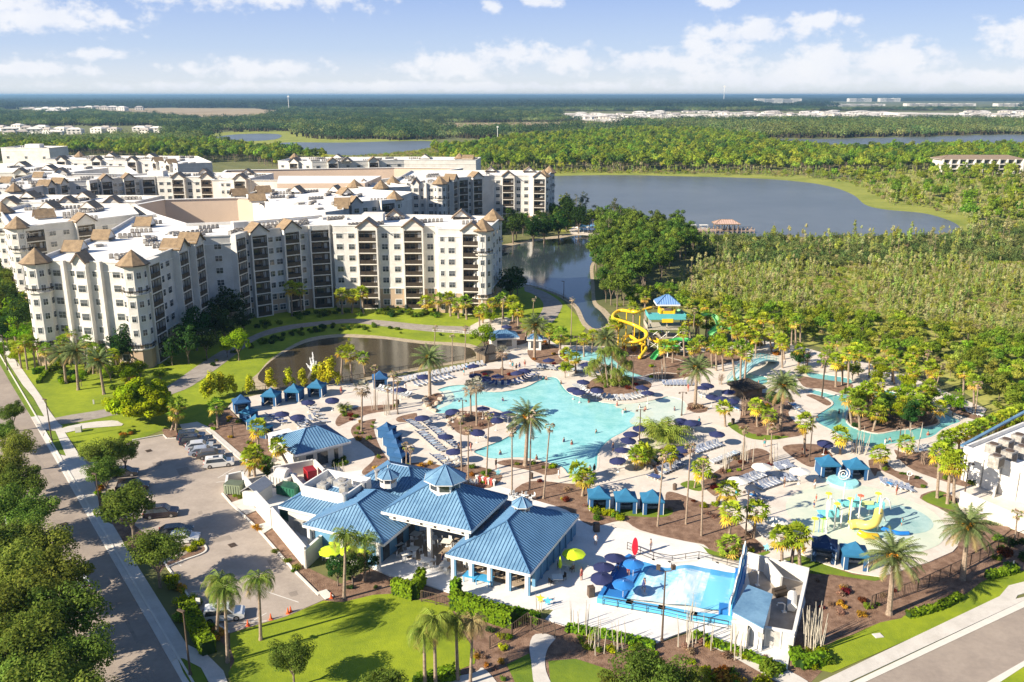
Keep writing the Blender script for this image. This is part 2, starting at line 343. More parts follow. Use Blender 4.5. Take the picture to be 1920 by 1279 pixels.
# base mulch of the lower grounds, then lawns, roads and pavements
area_sheet('mulch_ground', [(431, 1300), (432, 1225), (380, 1160), (345, 1100), (310, 1060), (300, 1075), (230, 1012), (187, 950), (160, 893), (200, 880), (330, 830), (420, 780), (500, 850), (560, 900), (440, 940), (500, 1000), (570, 1060), (620, 1120), (700, 1060), (900, 1120), (1050, 1170), (1230, 1205), (1330, 1195), (1480, 1230), (1520, 1050), (1600, 1070), (1800, 1020), (1930, 985), (1930, 1090), (1700, 1160), (1560, 1240), (1500, 1300)], .02, M_mulch)
area_sheet('lawn', [(431, 1189), (467, 1177), (537, 1157), (606, 1127), (642, 1130), (700, 1116), (746, 1113), (771, 1127), (802, 1124), (843, 1136), (870, 1190), (893, 1225), (890, 1245), (862, 1256), (800, 1276), (760, 1310), (440, 1310), (428, 1262), (440, 1240), (432, 1215)], .05, M_lawn)
area_sheet('lawn', [(950, 1247), (992, 1226), (997, 1245), (1004, 1300), (975, 1300)], .05, M_lawn2)
area_sheet('lawn', [(1028, 1240), (1080, 1236), (1111, 1246), (1149, 1259), (1160, 1300), (1034, 1300)], .05, M_lawn2)
area_sheet('lawn', [(1545, 1212), (1600, 1190), (1650, 1168), (1690, 1160), (1705, 1150), (1790, 1128), (1840, 1092), (1880, 1078), (1930, 1070), (1930, 1092), (1891, 1101), (1874, 1120), (1560, 1262), (1552, 1230)], .05, M_lawn, 2)
area_sheet('lawn', [(1460, 1065), (1500, 1042), (1530, 1052), (1600, 1078), (1650, 1082), (1640, 1090), (1560, 1078), (1500, 1075)], .05, M_lawn2, 2)
area_sheet('mulch_ground', [(448, 944), (482, 958), (512, 990), (575, 1064), (640, 1095), (700, 1062), (735, 1084), (760, 1110), (690, 1118), (625, 1124), (600, 1112), (552, 1064), (484, 986)], .024, M_mulch)
area_sheet('mulch_ground', [(424, 928), (470, 930), (500, 950), (484, 962), (450, 945), (436, 944)], .026, M_mulch)
area_sheet('mulch_ground', [(1050, 1172), (1122, 1186), (1230, 1209), (1295, 1186), (1330, 1200), (1476, 1259), (1500, 1300), (1150, 1300), (1149, 1259), (1080, 1236), (1040, 1235)], .028, M_mulch)
area_sheet('wetland', [(1240, 545), (1330, 500), (1500, 460), (1800, 445), (1860, 428), (2600, 430), (2600, 900), (1930, 800), (1850, 765), (1790, 724), (1700, 692), (1500, 642), (1340, 616), (1280, 580)], .03, mat('wetland growth', (.26, .30, .04), .95, .3, .12, (.42, .40, .11), bump=.8, det=9))
area_sheet('wetland', [(1630, 355), (1800, 395), (1860, 425), (2100, 428), (2100, 320), (1600, 322)], .045, MATS['wetland growth'])
# street along the west side
road_r = [(-30, 628), (342, 1279), (372, 1330)]
e = gp([(-60, 576), (342, 1279)]); d = Vector((e[1][0] - e[0][0], e[1][1] - e[0][1])).normalized(); nrm = Vector((d.y, -d.x))
if nrm.x > 0: nrm = -nrm
A_ = Vector(e[0]) - d * 60; B_ = Vector(e[1]) + d * 25
def off(v, t): return tuple(Vector(v) + nrm * t)
area_sheet('road', [tuple(A_), tuple(B_), off(B_, 9.6), off(A_, 9.6)], .03, M_road, world=True)
area_sheet('road_gutter', [off(A_, -.75), off(B_, -.75), off(B_, .02), off(A_, .02)], .036, M_kerb, world=True)
ribbon('kerb', [off(A_, -.85), off(B_, -.85)], .22, .15, M_kerb, .15, world=True)
ribbon('kerb', [off(A_, 9.7), off(B_, 9.7)], .3, .15, M_kerb, .15, world=True)
area_sheet('verge', [off(A_, 9.85), off(B_, 9.85), off(B_, 30), off(A_, 30)], .04, M_lawn2, world=True)
area_sheet('pavement', [(-40, 560), (12, 650), (31, 677), (60, 719), (79, 746), (92, 770), (117, 804), (150, 856), (154, 858), (125, 858), (104, 808), (83, 781), (62, 744), (42, 721), (15, 679), (0, 648), (-50, 565)], .09, M_conc, side=.08)
area_sheet('verge_grass', [(-50, 566), (0, 649), (15, 680), (42, 722), (61, 745), (82, 780), (58, 782), (22, 722), (0, 684), (-55, 590)], .05, M_lawn2)
area_sheet('verge_grass', [(86, 809), (103, 809), (127, 855), (108, 850), (94, 832)], .05, M_lawn2)
area_sheet('driveway', [(58, 783), (72, 780), (95, 784), (118, 800), (104, 808), (86, 806), (80, 818)], .095, M_conc, side=.06)
area_sheet('driveway', [(101, 851), (125, 856), (156, 856), (172, 893), (180, 915), (136, 914), (120, 888)], .095, M_conc, side=.06)
area_sheet('pavement', [(136, 914), (180, 914), (186, 948), (190, 975), (212, 985), (226, 1008), (238, 1030), (260, 1065), (312, 1148), (350, 1209), (387, 1227), (419, 1259), (430, 1290), (397, 1290), (377, 1253), (345, 1236), (333, 1234), (320, 1242), (240, 1100), (190, 1010)], .09, M_conc, side=.08)
area_sheet('path', [(110, 806), (152, 795), (210, 789), (225, 793), (228, 799), (160, 804), (125, 812)], .1, M_conc, 2)
area_sheet('verge_grass', [(333, 1235), (352, 1230), (375, 1248), (392, 1290), (362, 1290)], .05, M_lawn2, 2)
PARK = [(154, 858), (200, 850), (248, 827), (308, 817), (330, 822), (345, 812), (387, 806), (437, 850), (468, 878), (440, 902), (417, 925), (433, 944), (479, 987), (548, 1066), (608, 1125), (537, 1156), (467, 1176), (431, 1188), (373, 1148), (312, 1061), (280, 1010), (225, 960), (182, 915), (170, 893)]
area_sheet('parking_lot', PARK, .045, M_asph)
ribbon('kerb', [(438, 851), (466, 876)], .25, .16, M_kerb, .14); ribbon('kerb', [(417, 926), (433, 945), (479, 988), (548, 1067), (598, 1117)], .28, .18, M_kerb, .16)
ribbon('kerb', [(248, 826), (306, 816), (313, 823), (332, 822), (345, 812), (387, 806), (438, 851)], .22, .16, M_kerb, .14)
ribbon('kerb', [(280, 1012), (312, 1062), (342, 1101), (373, 1149), (430, 1187)], .22, .16, M_kerb, .14)
area_sheet('pavement', [(337, 797), (370, 792), (396, 804), (446, 847), (498, 892), (520, 915), (470, 912), (455, 895), (468, 878), (437, 850), (387, 805), (345, 811)], .13, M_conc, side=.1)
area_sheet('pavement', [(433, 944), (462, 934), (482, 958), (462, 966)], .15, M_conc, side=.1); area_sheet('pavement', [(479, 987), (510, 978), (520, 985), (494, 1002)], .15, M_conc, side=.1)
area_sheet('pavement', [(596, 1112), (612, 1107), (626, 1120), (610, 1126)], .17, M_kerb, side=.1)
area_sheet('grass_island', [(290, 1066), (330, 1050), (370, 1030), (384, 1026), (385, 1034), (345, 1050), (316, 1063)], .14, M_mulch, side=.1)
ribbon('kerb', [(316, 1064), (345, 1052), (378, 1040), (387, 1032), (384, 1024)], .25, .2, M_kerb, .14, smooth=4)
area_sheet('grass_island', [(304, 806), (330, 806), (334, 818), (318, 822), (308, 817)], .14, M_mulch, side=.1)
# stall lines and drains
mb = MB()
for a, b in (((440, 878), (408, 897)), ((455, 895), (424, 908)), ((415, 893), (470, 885)), ((405, 905), (455, 900)), ((560, 1130), (500, 1110)), ((420, 1170), (500, 1165)), ((312, 1040), (340, 1062)), ((360, 1110), (420, 1106)), ((446, 1180), (500, 1150)), ((236, 898), (205, 905)), ((250, 925), (215, 935))):
    p, q = Vector(G(*a)), Vector(G(*b)); t = (q - p).normalized(); n_ = Vector((-t.y, t.x)) * .06
    mb.face([(*(p - n_), .052), (*(q - n_), .052), (*(q + n_), .052), (*(p + n_), .052)])
mb.build('parking_lines', mat('faded paint', (.62, .60, .55), .8))['kind'] = 'structure'
M_patch = mat('asphalt repair', (.265, .225, .19), .9, .15, .5)
for pts in ([(500, 1050), (520, 1048), (532, 1066), (510, 1070)], [(330, 880), (352, 876), (362, 890), (338, 895)], [(395, 1010), (430, 1004), (436, 1012), (400, 1019)], [(425, 900), (436, 897), (440, 903), (430, 906)], [(285, 868), (300, 866), (304, 873), (289, 876)], [(370, 960), (378, 958), (381, 964), (373, 966)], [(450, 1095), (462, 1092), (466, 1100), (455, 1103)], [(540, 1112), (556, 1108), (560, 1116), (546, 1120)]): area_sheet('asphalt_patch', pts, .0485, M_patch)
for pts in ([(60, 850), (66, 848), (110, 918), (104, 921)], [(215, 1130), (221, 1128), (262, 1205), (256, 1208)], [(150, 1010), (178, 1004), (186, 1020), (158, 1027)]): area_sheet('asphalt_patch', pts, .034, M_patch)
# street at the lower right
area_sheet('pavement', [(1530, 1283), (1874, 1119), (1891, 1099), (1930, 1089), (1930, 1110), (1908, 1117), (1904, 1124), (1930, 1118), (1930, 1122), (1560, 1295)], .09, M_conc, side=.08)
area_sheet('road_gutter', [(1565, 1296), (1930, 1122), (1930, 1135), (1605, 1288), (1590, 1300)], .07, M_kerb)
area_sheet('road', [(1605, 1288), (1930, 1133), (1990, 1106), (2300, 1100), (2300, 1320), (1830, 1320), (1560, 1320)], .03, M_road)
area_sheet('road_gutter', [(1845, 1283), (1930, 1234), (1930, 1244), (1860, 1290)], .07, M_kerb)
area_sheet('lawn', [(1860, 1288), (1930, 1245), (2200, 1150), (2300, 1330), (1850, 1330)], .05, M_lawn)
# pool decks with the pools cut out
pool_px = [(817, 776), (808, 770), (812, 763), (826, 754), (832, 745), (826, 736), (819, 732), (840, 725), (871, 722), (890, 726), (906, 734), (942, 735), (983, 727), (1008, 715), (1029, 708), (1046, 710), (1058, 727), (1073, 740), (1108, 750), (1146, 757), (1192, 756), (1233, 749), (1252, 744), (1278, 750), (1288, 764), (1278, 784), (1240, 795), (1192, 800), (1171, 812), (1150, 823), (1133, 837), (1123, 854), (1121, 875), (1117, 884), (1098, 887), (1067, 892), (1054, 879), (1033, 871), (1004, 864), (973, 860), (942, 862), (921, 862), (900, 856), (887, 848), (912, 837), (937, 827), (958, 815), (971, 802), (966, 790), (950, 778), (925, 768), (902, 762), (875, 765), (850, 773), (830, 777)]
POOL = smooth_poly(gp(pool_px), 3)
SLP = smooth_poly(gp([(1048, 660), (1062, 656), (1110, 660), (1180, 668), (1230, 668), (1290, 682), (1292, 702), (1235, 700), (1200, 708), (1165, 708), (1150, 690), (1100, 678), (1056, 676)]), 3)
RV1 = smooth_poly(gp([(1396, 702), (1412, 704), (1437, 708), (1436, 720), (1418, 722), (1402, 716)]), 3)
RV2 = smooth_poly(gp([(1512, 700), (1547, 703), (1594, 711), (1594, 720), (1567, 716), (1526, 711)]), 3)
RV3 = smooth_poly(gp([(1512, 735), (1530, 732), (1572, 742), (1610, 733), (1650, 731), (1690, 740), (1730, 757), (1762, 772), (1802, 790), (1786, 798), (1766, 808), (1748, 821), (1708, 829), (1666, 835), (1620, 839), (1588, 826), (1562, 810), (1532, 794), (1529, 781), (1547, 769), (1561, 758), (1551, 748), (1530, 742)]), 3)
ISLE = smooth_poly(gp([(1587, 785), (1592, 768), (1615, 752), (1650, 746), (1700, 756), (1740, 772), (1757, 785), (1758, 796), (1728, 803), (1682, 808), (1645, 814), (1610, 806), (1591, 796)]), 3)
deck_px = [(428, 764), (440, 752), (480, 742), (520, 736), (600, 725), (660, 720), (740, 708), (820, 694), (905, 680), (925, 665), (925, 645), (905, 632), (882, 626), (882, 612), (905, 600), (950, 596), (985, 612), (1020, 632), (1045, 648), (1130, 650), (1230, 660), (1330, 650), (1400, 636), (1500, 650), (1560, 668), (1620, 680), (1680, 698), (1760, 730), (1850, 768), (1840, 785), (1812, 800), (1822, 830), (1850, 860), (1905, 905), (1930, 930), (1930, 990), (1890, 990), (1850, 975), (1803, 985), (1802, 1018), (1786, 1036), (1740, 1056), (1650, 1083), (1600, 1075), (1548, 1060), (1500, 1040), (1465, 1050), (1415, 1064), (1340, 1060), (1320, 1024), (1262, 1012), (1150, 990), (1050, 980), (960, 940), (860, 900), (760, 910), (660, 930), (600, 900), (560, 905), (498, 892), (520, 830), (505, 815), (480, 812), (455, 790)]
DECK = gp(deck_px)
area_sheet('pool_deck', DECK, .15, M_deck, holes=[POOL, SLP, RV1, RV2, RV3], side=.12, world=True)
area_sheet('cafe_deck', [(570, 1030), (640, 1050), (690, 1064), (731, 1082), (795, 1097), (848, 1115), (905, 1129), (965, 1144), (1039, 1144), (1022, 1163), (1056, 1174), (1122, 1185), (1230, 1208), (1267, 1192), (1295, 1184), (1330, 1200), (1388, 1221), (1476, 1258), (1480, 1232), (1510, 1130), (1500, 1062), (1465, 1050), (1415, 1064), (1340, 1060), (1320, 1024), (1262, 1012), (1150, 991), (1085, 958), (960, 920), (860, 890), (700, 880), (560, 900), (480, 925), (505, 975)], .158, M_deckw, side=.13)
area_sheet('cafe_floor', [(716, 1035), (775, 1000), (860, 985), (950, 1060), (1000, 1095), (985, 1108), (840, 1068)], .166, mat('tan tiles', (.36, .28, .20), .7, .1, .8))
for p, nm, m in ((POOL, 'pool_water', M_pool), (SLP, 'pool_water', M_pool), (RV1, 'river_water', M_river), (RV2, 'river_water', M_river), (RV3, 'river_water', M_river)):
    area_sheet(nm, p, .06, m, world=True)
area_sheet('shallow_water', [(1150, 760), (1233, 750), (1254, 745), (1277, 751), (1286, 765), (1277, 783), (1240, 793), (1194, 798), (1180, 790), (1190, 775)], .064, M_shal, 3)
area_sheet('pool_steps', [(829, 757), (836, 746), (829, 735), (845, 733), (852, 745), (846, 757), (826, 766), (816, 771)], .066, M_shal, 3)
M_cop = mat('coping', (.62, .55, .47), .8, .1, 1.2)
for p in (POOL, SLP, RV3): ribbon('tile_band', p, 1.1, .0615, mat('pool tile band', (.12, .40, .42), .3, .15, 2), world=True, closed=True)
for p in (POOL, SLP, RV3, ISLE): ribbon('coping', p, .35, .172, M_cop, .1, world=True, closed=True)
area_sheet('mulch_bed', ISLE, .16, M_mulch, world=True, side=.15)
BEDS = {'b1': [(390, 799), (412, 788), (425, 766), (452, 792), (476, 812), (506, 822), (518, 832), (508, 858), (497, 889), (470, 868), (446, 845), (412, 816)],
 'b2': [(629, 792), (640, 777), (669, 765), (729, 760), (740, 762), (738, 770), (690, 778), (648, 795), (634, 801)],
 'b3': [(658, 808), (669, 796), (704, 787), (700, 800), (708, 830), (722, 855), (742, 876), (767, 871), (798, 869), (848, 878), (871, 873), (905, 878), (931, 887), (942, 897), (919, 917), (877, 912), (840, 900), (756, 898), (690, 894), (679, 885), (698, 867), (702, 852), (683, 837), (664, 822)],
 'b3b': [(745, 784), (777, 776), (782, 780), (778, 790), (748, 793)], 'b4': [(835, 783), (850, 774), (871, 772), (902, 776), (928, 790), (925, 800), (892, 811), (871, 818), (850, 806)],
 'b5': [(931, 870), (956, 863), (1000, 867), (1025, 869), (1050, 886), (1025, 893), (1000, 885), (962, 878)],
 'b6': [(962, 925), (994, 904), (1056, 908), (1104, 915), (1112, 945), (1160, 958), (1225, 958), (1245, 945), (1250, 925), (1271, 927), (1317, 944), (1352, 954), (1381, 980), (1397, 996), (1436, 1030), (1438, 1040), (1394, 1049), (1339, 1038), (1319, 1023), (1281, 1016), (1200, 996), (1167, 978), (1108, 988), (1062, 958), (994, 937)],
 'b8': [(1317, 908), (1333, 892), (1371, 867), (1390, 852), (1419, 842), (1444, 852), (1448, 875), (1415, 883), (1396, 892), (1367, 900), (1346, 931), (1330, 925)],
 'b9': [(1365, 798), (1385, 792), (1390, 765), (1395, 745), (1440, 738), (1490, 752), (1478, 775), (1490, 792), (1513, 812), (1480, 822), (1424, 824), (1385, 812)],
 'b10': [(1467, 842), (1483, 835), (1533, 835), (1554, 848), (1560, 860), (1531, 876), (1512, 875), (1488, 860)], 'b10b': [(1225, 880), (1220, 862), (1238, 842), (1290, 836), (1302, 845), (1280, 860), (1240, 882), (1232, 896)],
 'b11': [(1287, 761), (1300, 756), (1318, 762), (1326, 772), (1306, 776), (1292, 770)], 'b12': [(1511, 742), (1532, 742), (1558, 756), (1550, 762), (1529, 751)], 'b13': [(1496, 706), (1536, 712), (1592, 720), (1598, 728), (1580, 739), (1547, 731), (1512, 728), (1500, 718)],
 'b14': [(1166, 690), (1230, 712), (1290, 708), (1330, 690), (1400, 672), (1380, 655), (1300, 662), (1200, 656), (1140, 652)], 'b15': [(1676, 845), (1697, 851), (1749, 852), (1760, 867), (1799, 884), (1820, 905), (1807, 914), (1728, 890), (1693, 870)],
 'b16': [(1628, 865), (1655, 865), (1678, 884), (1707, 890), (1739, 908), (1720, 917), (1653, 884), (1640, 895)], 'b17': [(1724, 936), (1749, 922), (1770, 924), (1793, 938), (1800, 960), (1853, 984), (1895, 995), (1820, 1040), (1795, 1030), (1800, 1005), (1778, 965)],
 'b18': [(880, 700), (915, 694), (960, 694), (985, 702), (965, 712), (930, 716), (895, 710)], 'b19': [(1100, 730), (1112, 712), (1150, 705), (1200, 712), (1222, 722), (1205, 738), (1160, 741), (1120, 740)], 'b20': [(990, 655), (1005, 640), (1045, 652), (1062, 672), (1050, 684), (1010, 682), (992, 670)],
 'b21': [(900, 640), (922, 640), (950, 625), (960, 600), (990, 615), (1000, 632), (985, 645), (960, 650), (940, 655)], 'b22': [(1780, 768), (1800, 762), (1850, 782), (1838, 790), (1800, 780)], 'b23': [(805, 744), (822, 738), (830, 746), (822, 758), (808, 768), (798, 760), (796, 750)]}
BW = {}
for k, p in BEDS.items(): BW[k] = area_sheet('mulch_bed', p, .17 if k not in ('b14',) else .165, M_mulch, 3)
for k, p in (('t1', [(1275, 910), (1294, 903), (1312, 907), (1315, 922), (1295, 920)]), ('t2', [(1365, 800), (1375, 794), (1410, 815), (1480, 820), (1440, 827), (1400, 822)]), ('t3', [(1300, 1018), (1339, 1036), (1394, 1047), (1436, 1036), (1441, 1040), (1396, 1054), (1335, 1044), (1318, 1028)]), ('t4', [(1728, 938), (1750, 924), (1772, 926), (1792, 940), (1796, 958), (1770, 955)]), ('t5', [(1112, 946), (1160, 957), (1245, 955), (1262, 962), (1240, 972), (1160, 968), (1108, 958)])):
    area_sheet('lawn_strip', p, .19, M_lawn2, 3)
sp = [(1473, 950), (1482, 933), (1500, 922), (1530, 914), (1580, 910), (1625, 914), (1660, 922), (1697, 937), (1741, 956), (1766, 978), (1773, 1000), (1762, 1022), (1728, 1036), (1690, 1042), (1640, 1040), (1590, 1030), (1540, 1012), (1500, 992), (1480, 972)]
area_sheet('splash_pad', sp, .18, M_splash, 3); area_sheet('splash_water', [(1650, 955), (1690, 950), (1730, 965), (1750, 985), (1735, 1000), (1690, 1005), (1640, 1010), (1600, 1000), (1620, 975)], .19, mat('splash puddle', (.30, .48, .45), .1, .1, .3, (.45, .6, .55)), 3)
# ------------------------------------------------------------------ vegetation prototypes
M_leaf = leafmat('foliage'); M_leaf_s = leafmat('foliage steady', .3, .12, .015)
M_bark = mat('bark', (.16, .12, .09), .95, .25, 3, (.26, .21, .16)); M_palmbark = mat('palm bark', (.24, .175, .125), .95, .25, 4, (.36, .28, .21)); M_pale = mat('pale bark', (.42, .38, .31), .9, .2, 3)
GREEN = dict(oak=(.155, .215, .036), bright=(.20, .30, .012), mid=(.13, .20, .02), dark=(.03, .06, .016), yellow=(.30, .30, .03), pale=(.33, .37, .13), olive=(.22, .23, .06), lime=(.29, .38, .012), wet=(.28, .34, .045), straw=(.38, .30, .16), deep=(.04, .085, .02))
def vt(c, a=.25, rr=rnd):
    k = 1 + rr.uniform(-a, a); return (c[0] * k * (1 + rr.uniform(-.08, .08)), c[1] * k, c[2] * k)
def leaves(mb, c, r, n, s, tint, tv=.3, lo=.55, up=.25, rr=rnd, mi=0):
    if isinstance(r, (int, float)): r = (r, r, r)
    for _ in range(n):
        d = Vector((rr.gauss(0, 1), rr.gauss(0, 1), rr.gauss(0, 1))).normalized(); k = lo + (1 - lo) * rr.random() ** .6
        p = Vector((c[0] + d.x * r[0] * k, c[1] + d.y * r[1] * k, c[2] + d.z * r[2] * k))
        nn = (d + Vector((rr.uniform(-.7, .7), rr.uniform(-.7, .7), rr.uniform(-.5, .9) + up))).normalized(); u = nn.orthogonal().normalized(); a = rr.uniform(0, 6.28)
        w = nn.cross(u); u, w = u * cos(a) + w * sin(a), w * cos(a) - u * sin(a); q = s * rr.uniform(.6, 1.3)
        mb.face([tuple(p - u * q * .5), tuple(p + w * q * .32), tuple(p + u * q * .5), tuple(p - w * q * .32)], mi, vt(tint, tv, rr))
def lumpy(seed, R_, H_, zc, nclump, nleaf, s, tint, cr=.38, tv=.3, top=False, lo=.5):
    """crown of many leaf clumps spread unevenly through an ellipsoid"""
    rr = random.Random(seed); mb = MB(); mb.tint = tint
    for i in range(nclump):
        d = Vector((rr.gauss(0, 1), rr.gauss(0, 1), rr.gauss(0, 1))).normalized(); k = .35 + .55 * rr.random()
        if d.z < -.3: d.z *= .4
        c = (d.x * R_ * k * rr.uniform(.8, 1.15), d.y * R_ * k * rr.uniform(.8, 1.15), zc + d.z * H_ * k)
        r = R_ * cr * rr.uniform(.6, 1.25); t = vt(tint, .28, rr)
        leaves(mb, c, (r, r, r * .75), nleaf, s, t, tv, lo, rr=rr)
    return mb
def limbs(seed, R_, zc, h0, r0, n=6):
    rr = random.Random(seed); mb = MB()
    mb.tube([(0, 0, -.1), (rr.uniform(-.1, .1), rr.uniform(-.1, .1), h0)], [r0, r0 * .7], 7)
    for i in range(n):
        a = 2 * pi * i / n + rr.uniform(-.4, .4); q = R_ * rr.uniform(.45, .75)
        mb.tube([(0, 0, h0 * .9), (cos(a) * q * .4, sin(a) * q * .4, h0 + (zc - h0) * .55), (cos(a) * q, sin(a) * q, zc + rr.uniform(-.1, .35) * R_)], [r0 * .6, r0 * .35, r0 * .12], 5)
    return mb
def tree_kind(name, crown, trunk, desc, cat, group, lm=None, bark=None):
    root = empty(name); crown.build('crown', lm or M_leaf, root)
    if trunk: trunk.build('trunk', bark or M_bark, root)
    return Kind(root, desc, cat, group)
def merged(crown, trunk):
    m = MB(); m.v = list(crown.v); m.f = list(crown.f); m.m = [0] * len(crown.f); m.t = list(crown.t)
    if trunk:
        n = len(m.v); m.v += trunk.v; m.f += [tuple(i + n for i in f) for f in trunk.f]; m.m += [1] * len(trunk.f); m.t += [(.2, .17, .13)] * len(trunk.f)
    return m
def stuff(name, protos, X, Y, SC, K, mats, Z=0.0, cat='vegetation'):
    """what nobody would count: one object whose own mesh carries the plants' shapes and the points they stand on"""
    vs = []; fs = []; mi = []; ti = []; pk = []
    for k, p in enumerate(protos):
        n = len(vs); vs += [tuple(q) for q in p.v]; fs += [tuple(i + n for i in f) for f in p.f]; mi += p.m; ti += p.t; pk += [k] * len(p.f)
    nv = len(vs); N_ = len(X)
    vs += list(zip(map(float, X), map(float, Y), [float(Z)] * N_))
    me = bpy.data.meshes.new(name); me.from_pydata(vs, [], fs)
    for m in mats: me.materials.append(m)
    me.polygons.foreach_set('material_index', mi)
    a = me.attributes.new('tint', 'FLOAT_COLOR', 'FACE'); a.data.foreach_set('color', [c for t in ti for c in (t[0], t[1], t[2], 1.0)])
    a = me.attributes.new('pk', 'INT', 'FACE'); a.data.foreach_set('value', pk)
    g_ = np.random.RandomState(5)
    def pa(nm, typ, arr):
        q = me.attributes.new(nm, typ, 'POINT'); q.data.foreach_set('value', arr)
    pa('spot', 'INT', [0] * nv + [1] * N_); pa('kind_no', 'INT', [0] * nv + [int(k) for k in K]); pa('size', 'FLOAT', [1.0] * nv + [float(q) for q in SC]); pa('turn', 'FLOAT', [0.0] * nv + [float(q) for q in g_.uniform(0, 6.28, N_)])
    o = bpy.data.objects.new(name, me); COL.objects.link(o); o['kind'] = 'stuff'; o['category'] = cat
    nt = bpy.data.node_groups.new(name, 'GeometryNodeTree'); nt.interface.new_socket('Geometry', in_out='INPUT', socket_type='NodeSocketGeometry'); nt.interface.new_socket('Geometry', in_out='OUTPUT', socket_type='NodeSocketGeometry')
    Nn = nt.nodes; L = nt.links; gi = Nn.new('NodeGroupInput'); go = Nn.new('NodeGroupOutput')
    def attr(nm, t):
        q = Nn.new('GeometryNodeInputNamedAttribute'); q.data_type = t; q.inputs[0].default_value = nm; return q.outputs[0]
    def eq(a, v):
        q = Nn.new('FunctionNodeCompare'); q.data_type = 'INT'; q.operation = 'EQUAL'; L.new(a, q.inputs[2]); q.inputs[3].default_value = v; return q.outputs[0]
    s = Nn.new('GeometryNodeSeparateGeometry'); s.domain = 'POINT'; L.new(gi.outputs[0], s.inputs[0]); L.new(eq(attr('spot', 'INT'), 1), s.inputs[1])
    j = Nn.new('GeometryNodeJoinGeometry')
    for k in range(len(protos)):
        f = Nn.new('GeometryNodeSeparateGeometry'); f.domain = 'FACE'; L.new(s.outputs[1], f.inputs[0]); L.new(eq(attr('pk', 'INT'), k), f.inputs[1])
        q = Nn.new('GeometryNodeSeparateGeometry'); q.domain = 'POINT'; L.new(s.outputs[0], q.inputs[0]); L.new(eq(attr('kind_no', 'INT'), k), q.inputs[1])
        mp = Nn.new('GeometryNodeMeshToPoints'); L.new(q.outputs[0], mp.inputs[0])
        ip = Nn.new('GeometryNodeInstanceOnPoints'); L.new(mp.outputs[0], ip.inputs['Points']); L.new(f.outputs[0], ip.inputs['Instance'])
        cx = Nn.new('ShaderNodeCombineXYZ'); L.new(attr('turn', 'FLOAT'), cx.inputs[2]); L.new(cx.outputs[0], ip.inputs['Rotation'])
        L.new(attr('size', 'FLOAT'), ip.inputs['Scale']); L.new(ip.outputs[0], j.inputs[0])
    L.new(j.outputs[0], go.inputs[0])
    md = o.modifiers.new('plants', 'NODES'); md.node_group = nt
    return o

def frond(mb, az, el, L_, droop, nl, ll, tint, w=.09, rr=rnd, drop=.35, two=True):
    p = Vector((0, 0, 0)); e = el; step = L_ / nl; ca, sa = cos(az), sin(az); side = Vector((-sa, ca, 0)); pts = []
    for i in range(nl + 1):
        pts.append(p.copy()); d = Vector((cos(e) * ca, cos(e) * sa, sin(e))); p = p + d * step; e -= droop / nl * (1 + i / nl)
    for i in range(nl):
        t = (i + .5) / nl; l = ll * (.45 + .9 * sin(pi * min(1, t * .9 + .08))) * (1 if t < .85 else .7); d = (pts[i + 1] - pts[i]).normalized(); c = pts[i]
        for s in (-1, 1):
            tip = c + side * s * l * .72 + d * l * .62 + Vector((0, 0, -l * drop * rr.uniform(.6, 1.4)))
            mb.face([tuple(c - d * w), tuple(c + d * w), tuple(tip)], 0, vt(tint, .2, rr))
def fan(mb, az, el, pl, fr, tint, rr=rnd, n=7, drop=.3):
    ca, sa = cos(az), sin(az); d = Vector((cos(el) * ca, cos(el) * sa, sin(el))); side = Vector((-sa, ca, 0)); up = side.cross(d); c = d * pl
    for k in range(n):
        a0 = (k - n / 2) / n * 3.7; a1 = a0 + 3.7 / n; am = (a0 + a1) / 2; q = fr * rr.uniform(.8, 1.1)
        tip = c + (d * cos(am) + side * sin(am)) * q - Vector((0, 0, q * drop)); b0 = c + (d * cos(a0) + side * sin(a0)) * q * .5; b1 = c + (d * cos(a1) + side * sin(a1)) * q * .5
        mb.face([tuple(c), tuple(b0), tuple(tip), tuple(b1)], 0, vt(tint, .22, rr))
def date_crown(seed, tint=(.15, .19, .07), n=54, L_=3.9, fruit=True):
    rr = random.Random(seed); mb = MB(); mb.tint = tint
    for i in range(n):
        t = i / n; el = 1.35 - 1.75 * t + rr.uniform(-.12, .12); frond(mb, i * 2.4 + rr.uniform(-.2, .2), el, L_ * rr.uniform(.85, 1.1), .62 + .3 * rr.random(), 20, .62, vt(tint, .25, rr) if t < .85 else vt((.30, .22, .10), .2, rr), .095, rr)
    if fruit:
        for i in range(9):
            a = rr.uniform(0, 6.28); c = (cos(a) * .62, sin(a) * .62, rr.uniform(0, .55)); leaves(mb, c, (.34, .34, .42), 34, .24, (.62, .30, .03), .2, .3, rr=rr)
    return mb
def fan_crown(seed, g=(.26, .34, .025), b=(.52, .38, .06), n=34, r=1.0, brown=.28):
    rr = random.Random(seed); mb = MB(); mb.tint = g
    for i in range(n):
        t = i / n; el = 1.35 - 2.3 * t + rr.uniform(-.15, .15); col = vt(g, .25, rr) if t < 1 - brown else vt(b, .25, rr)
        fan(mb, i * 2.4 + rr.uniform(-.3, .3), el, r * rr.uniform(.65, 1.0), r * rr.uniform(.62, .8), col, rr)
    return mb
def queen_crown(seed, g=(.16, .23, .04), b=(.38, .30, .10)):
    rr = random.Random(seed); mb = MB(); mb.tint = g
    for i in range(26):
        t = i / 26; frond(mb, i * 2.4 + rr.uniform(-.2, .2), 1.25 - 1.3 * t, 2.7 * rr.uniform(.85, 1.1), 1.9, 15, .62, vt(g, .22, rr) if t < .75 else vt(b, .2, rr), .06, rr, .75)
    return mb
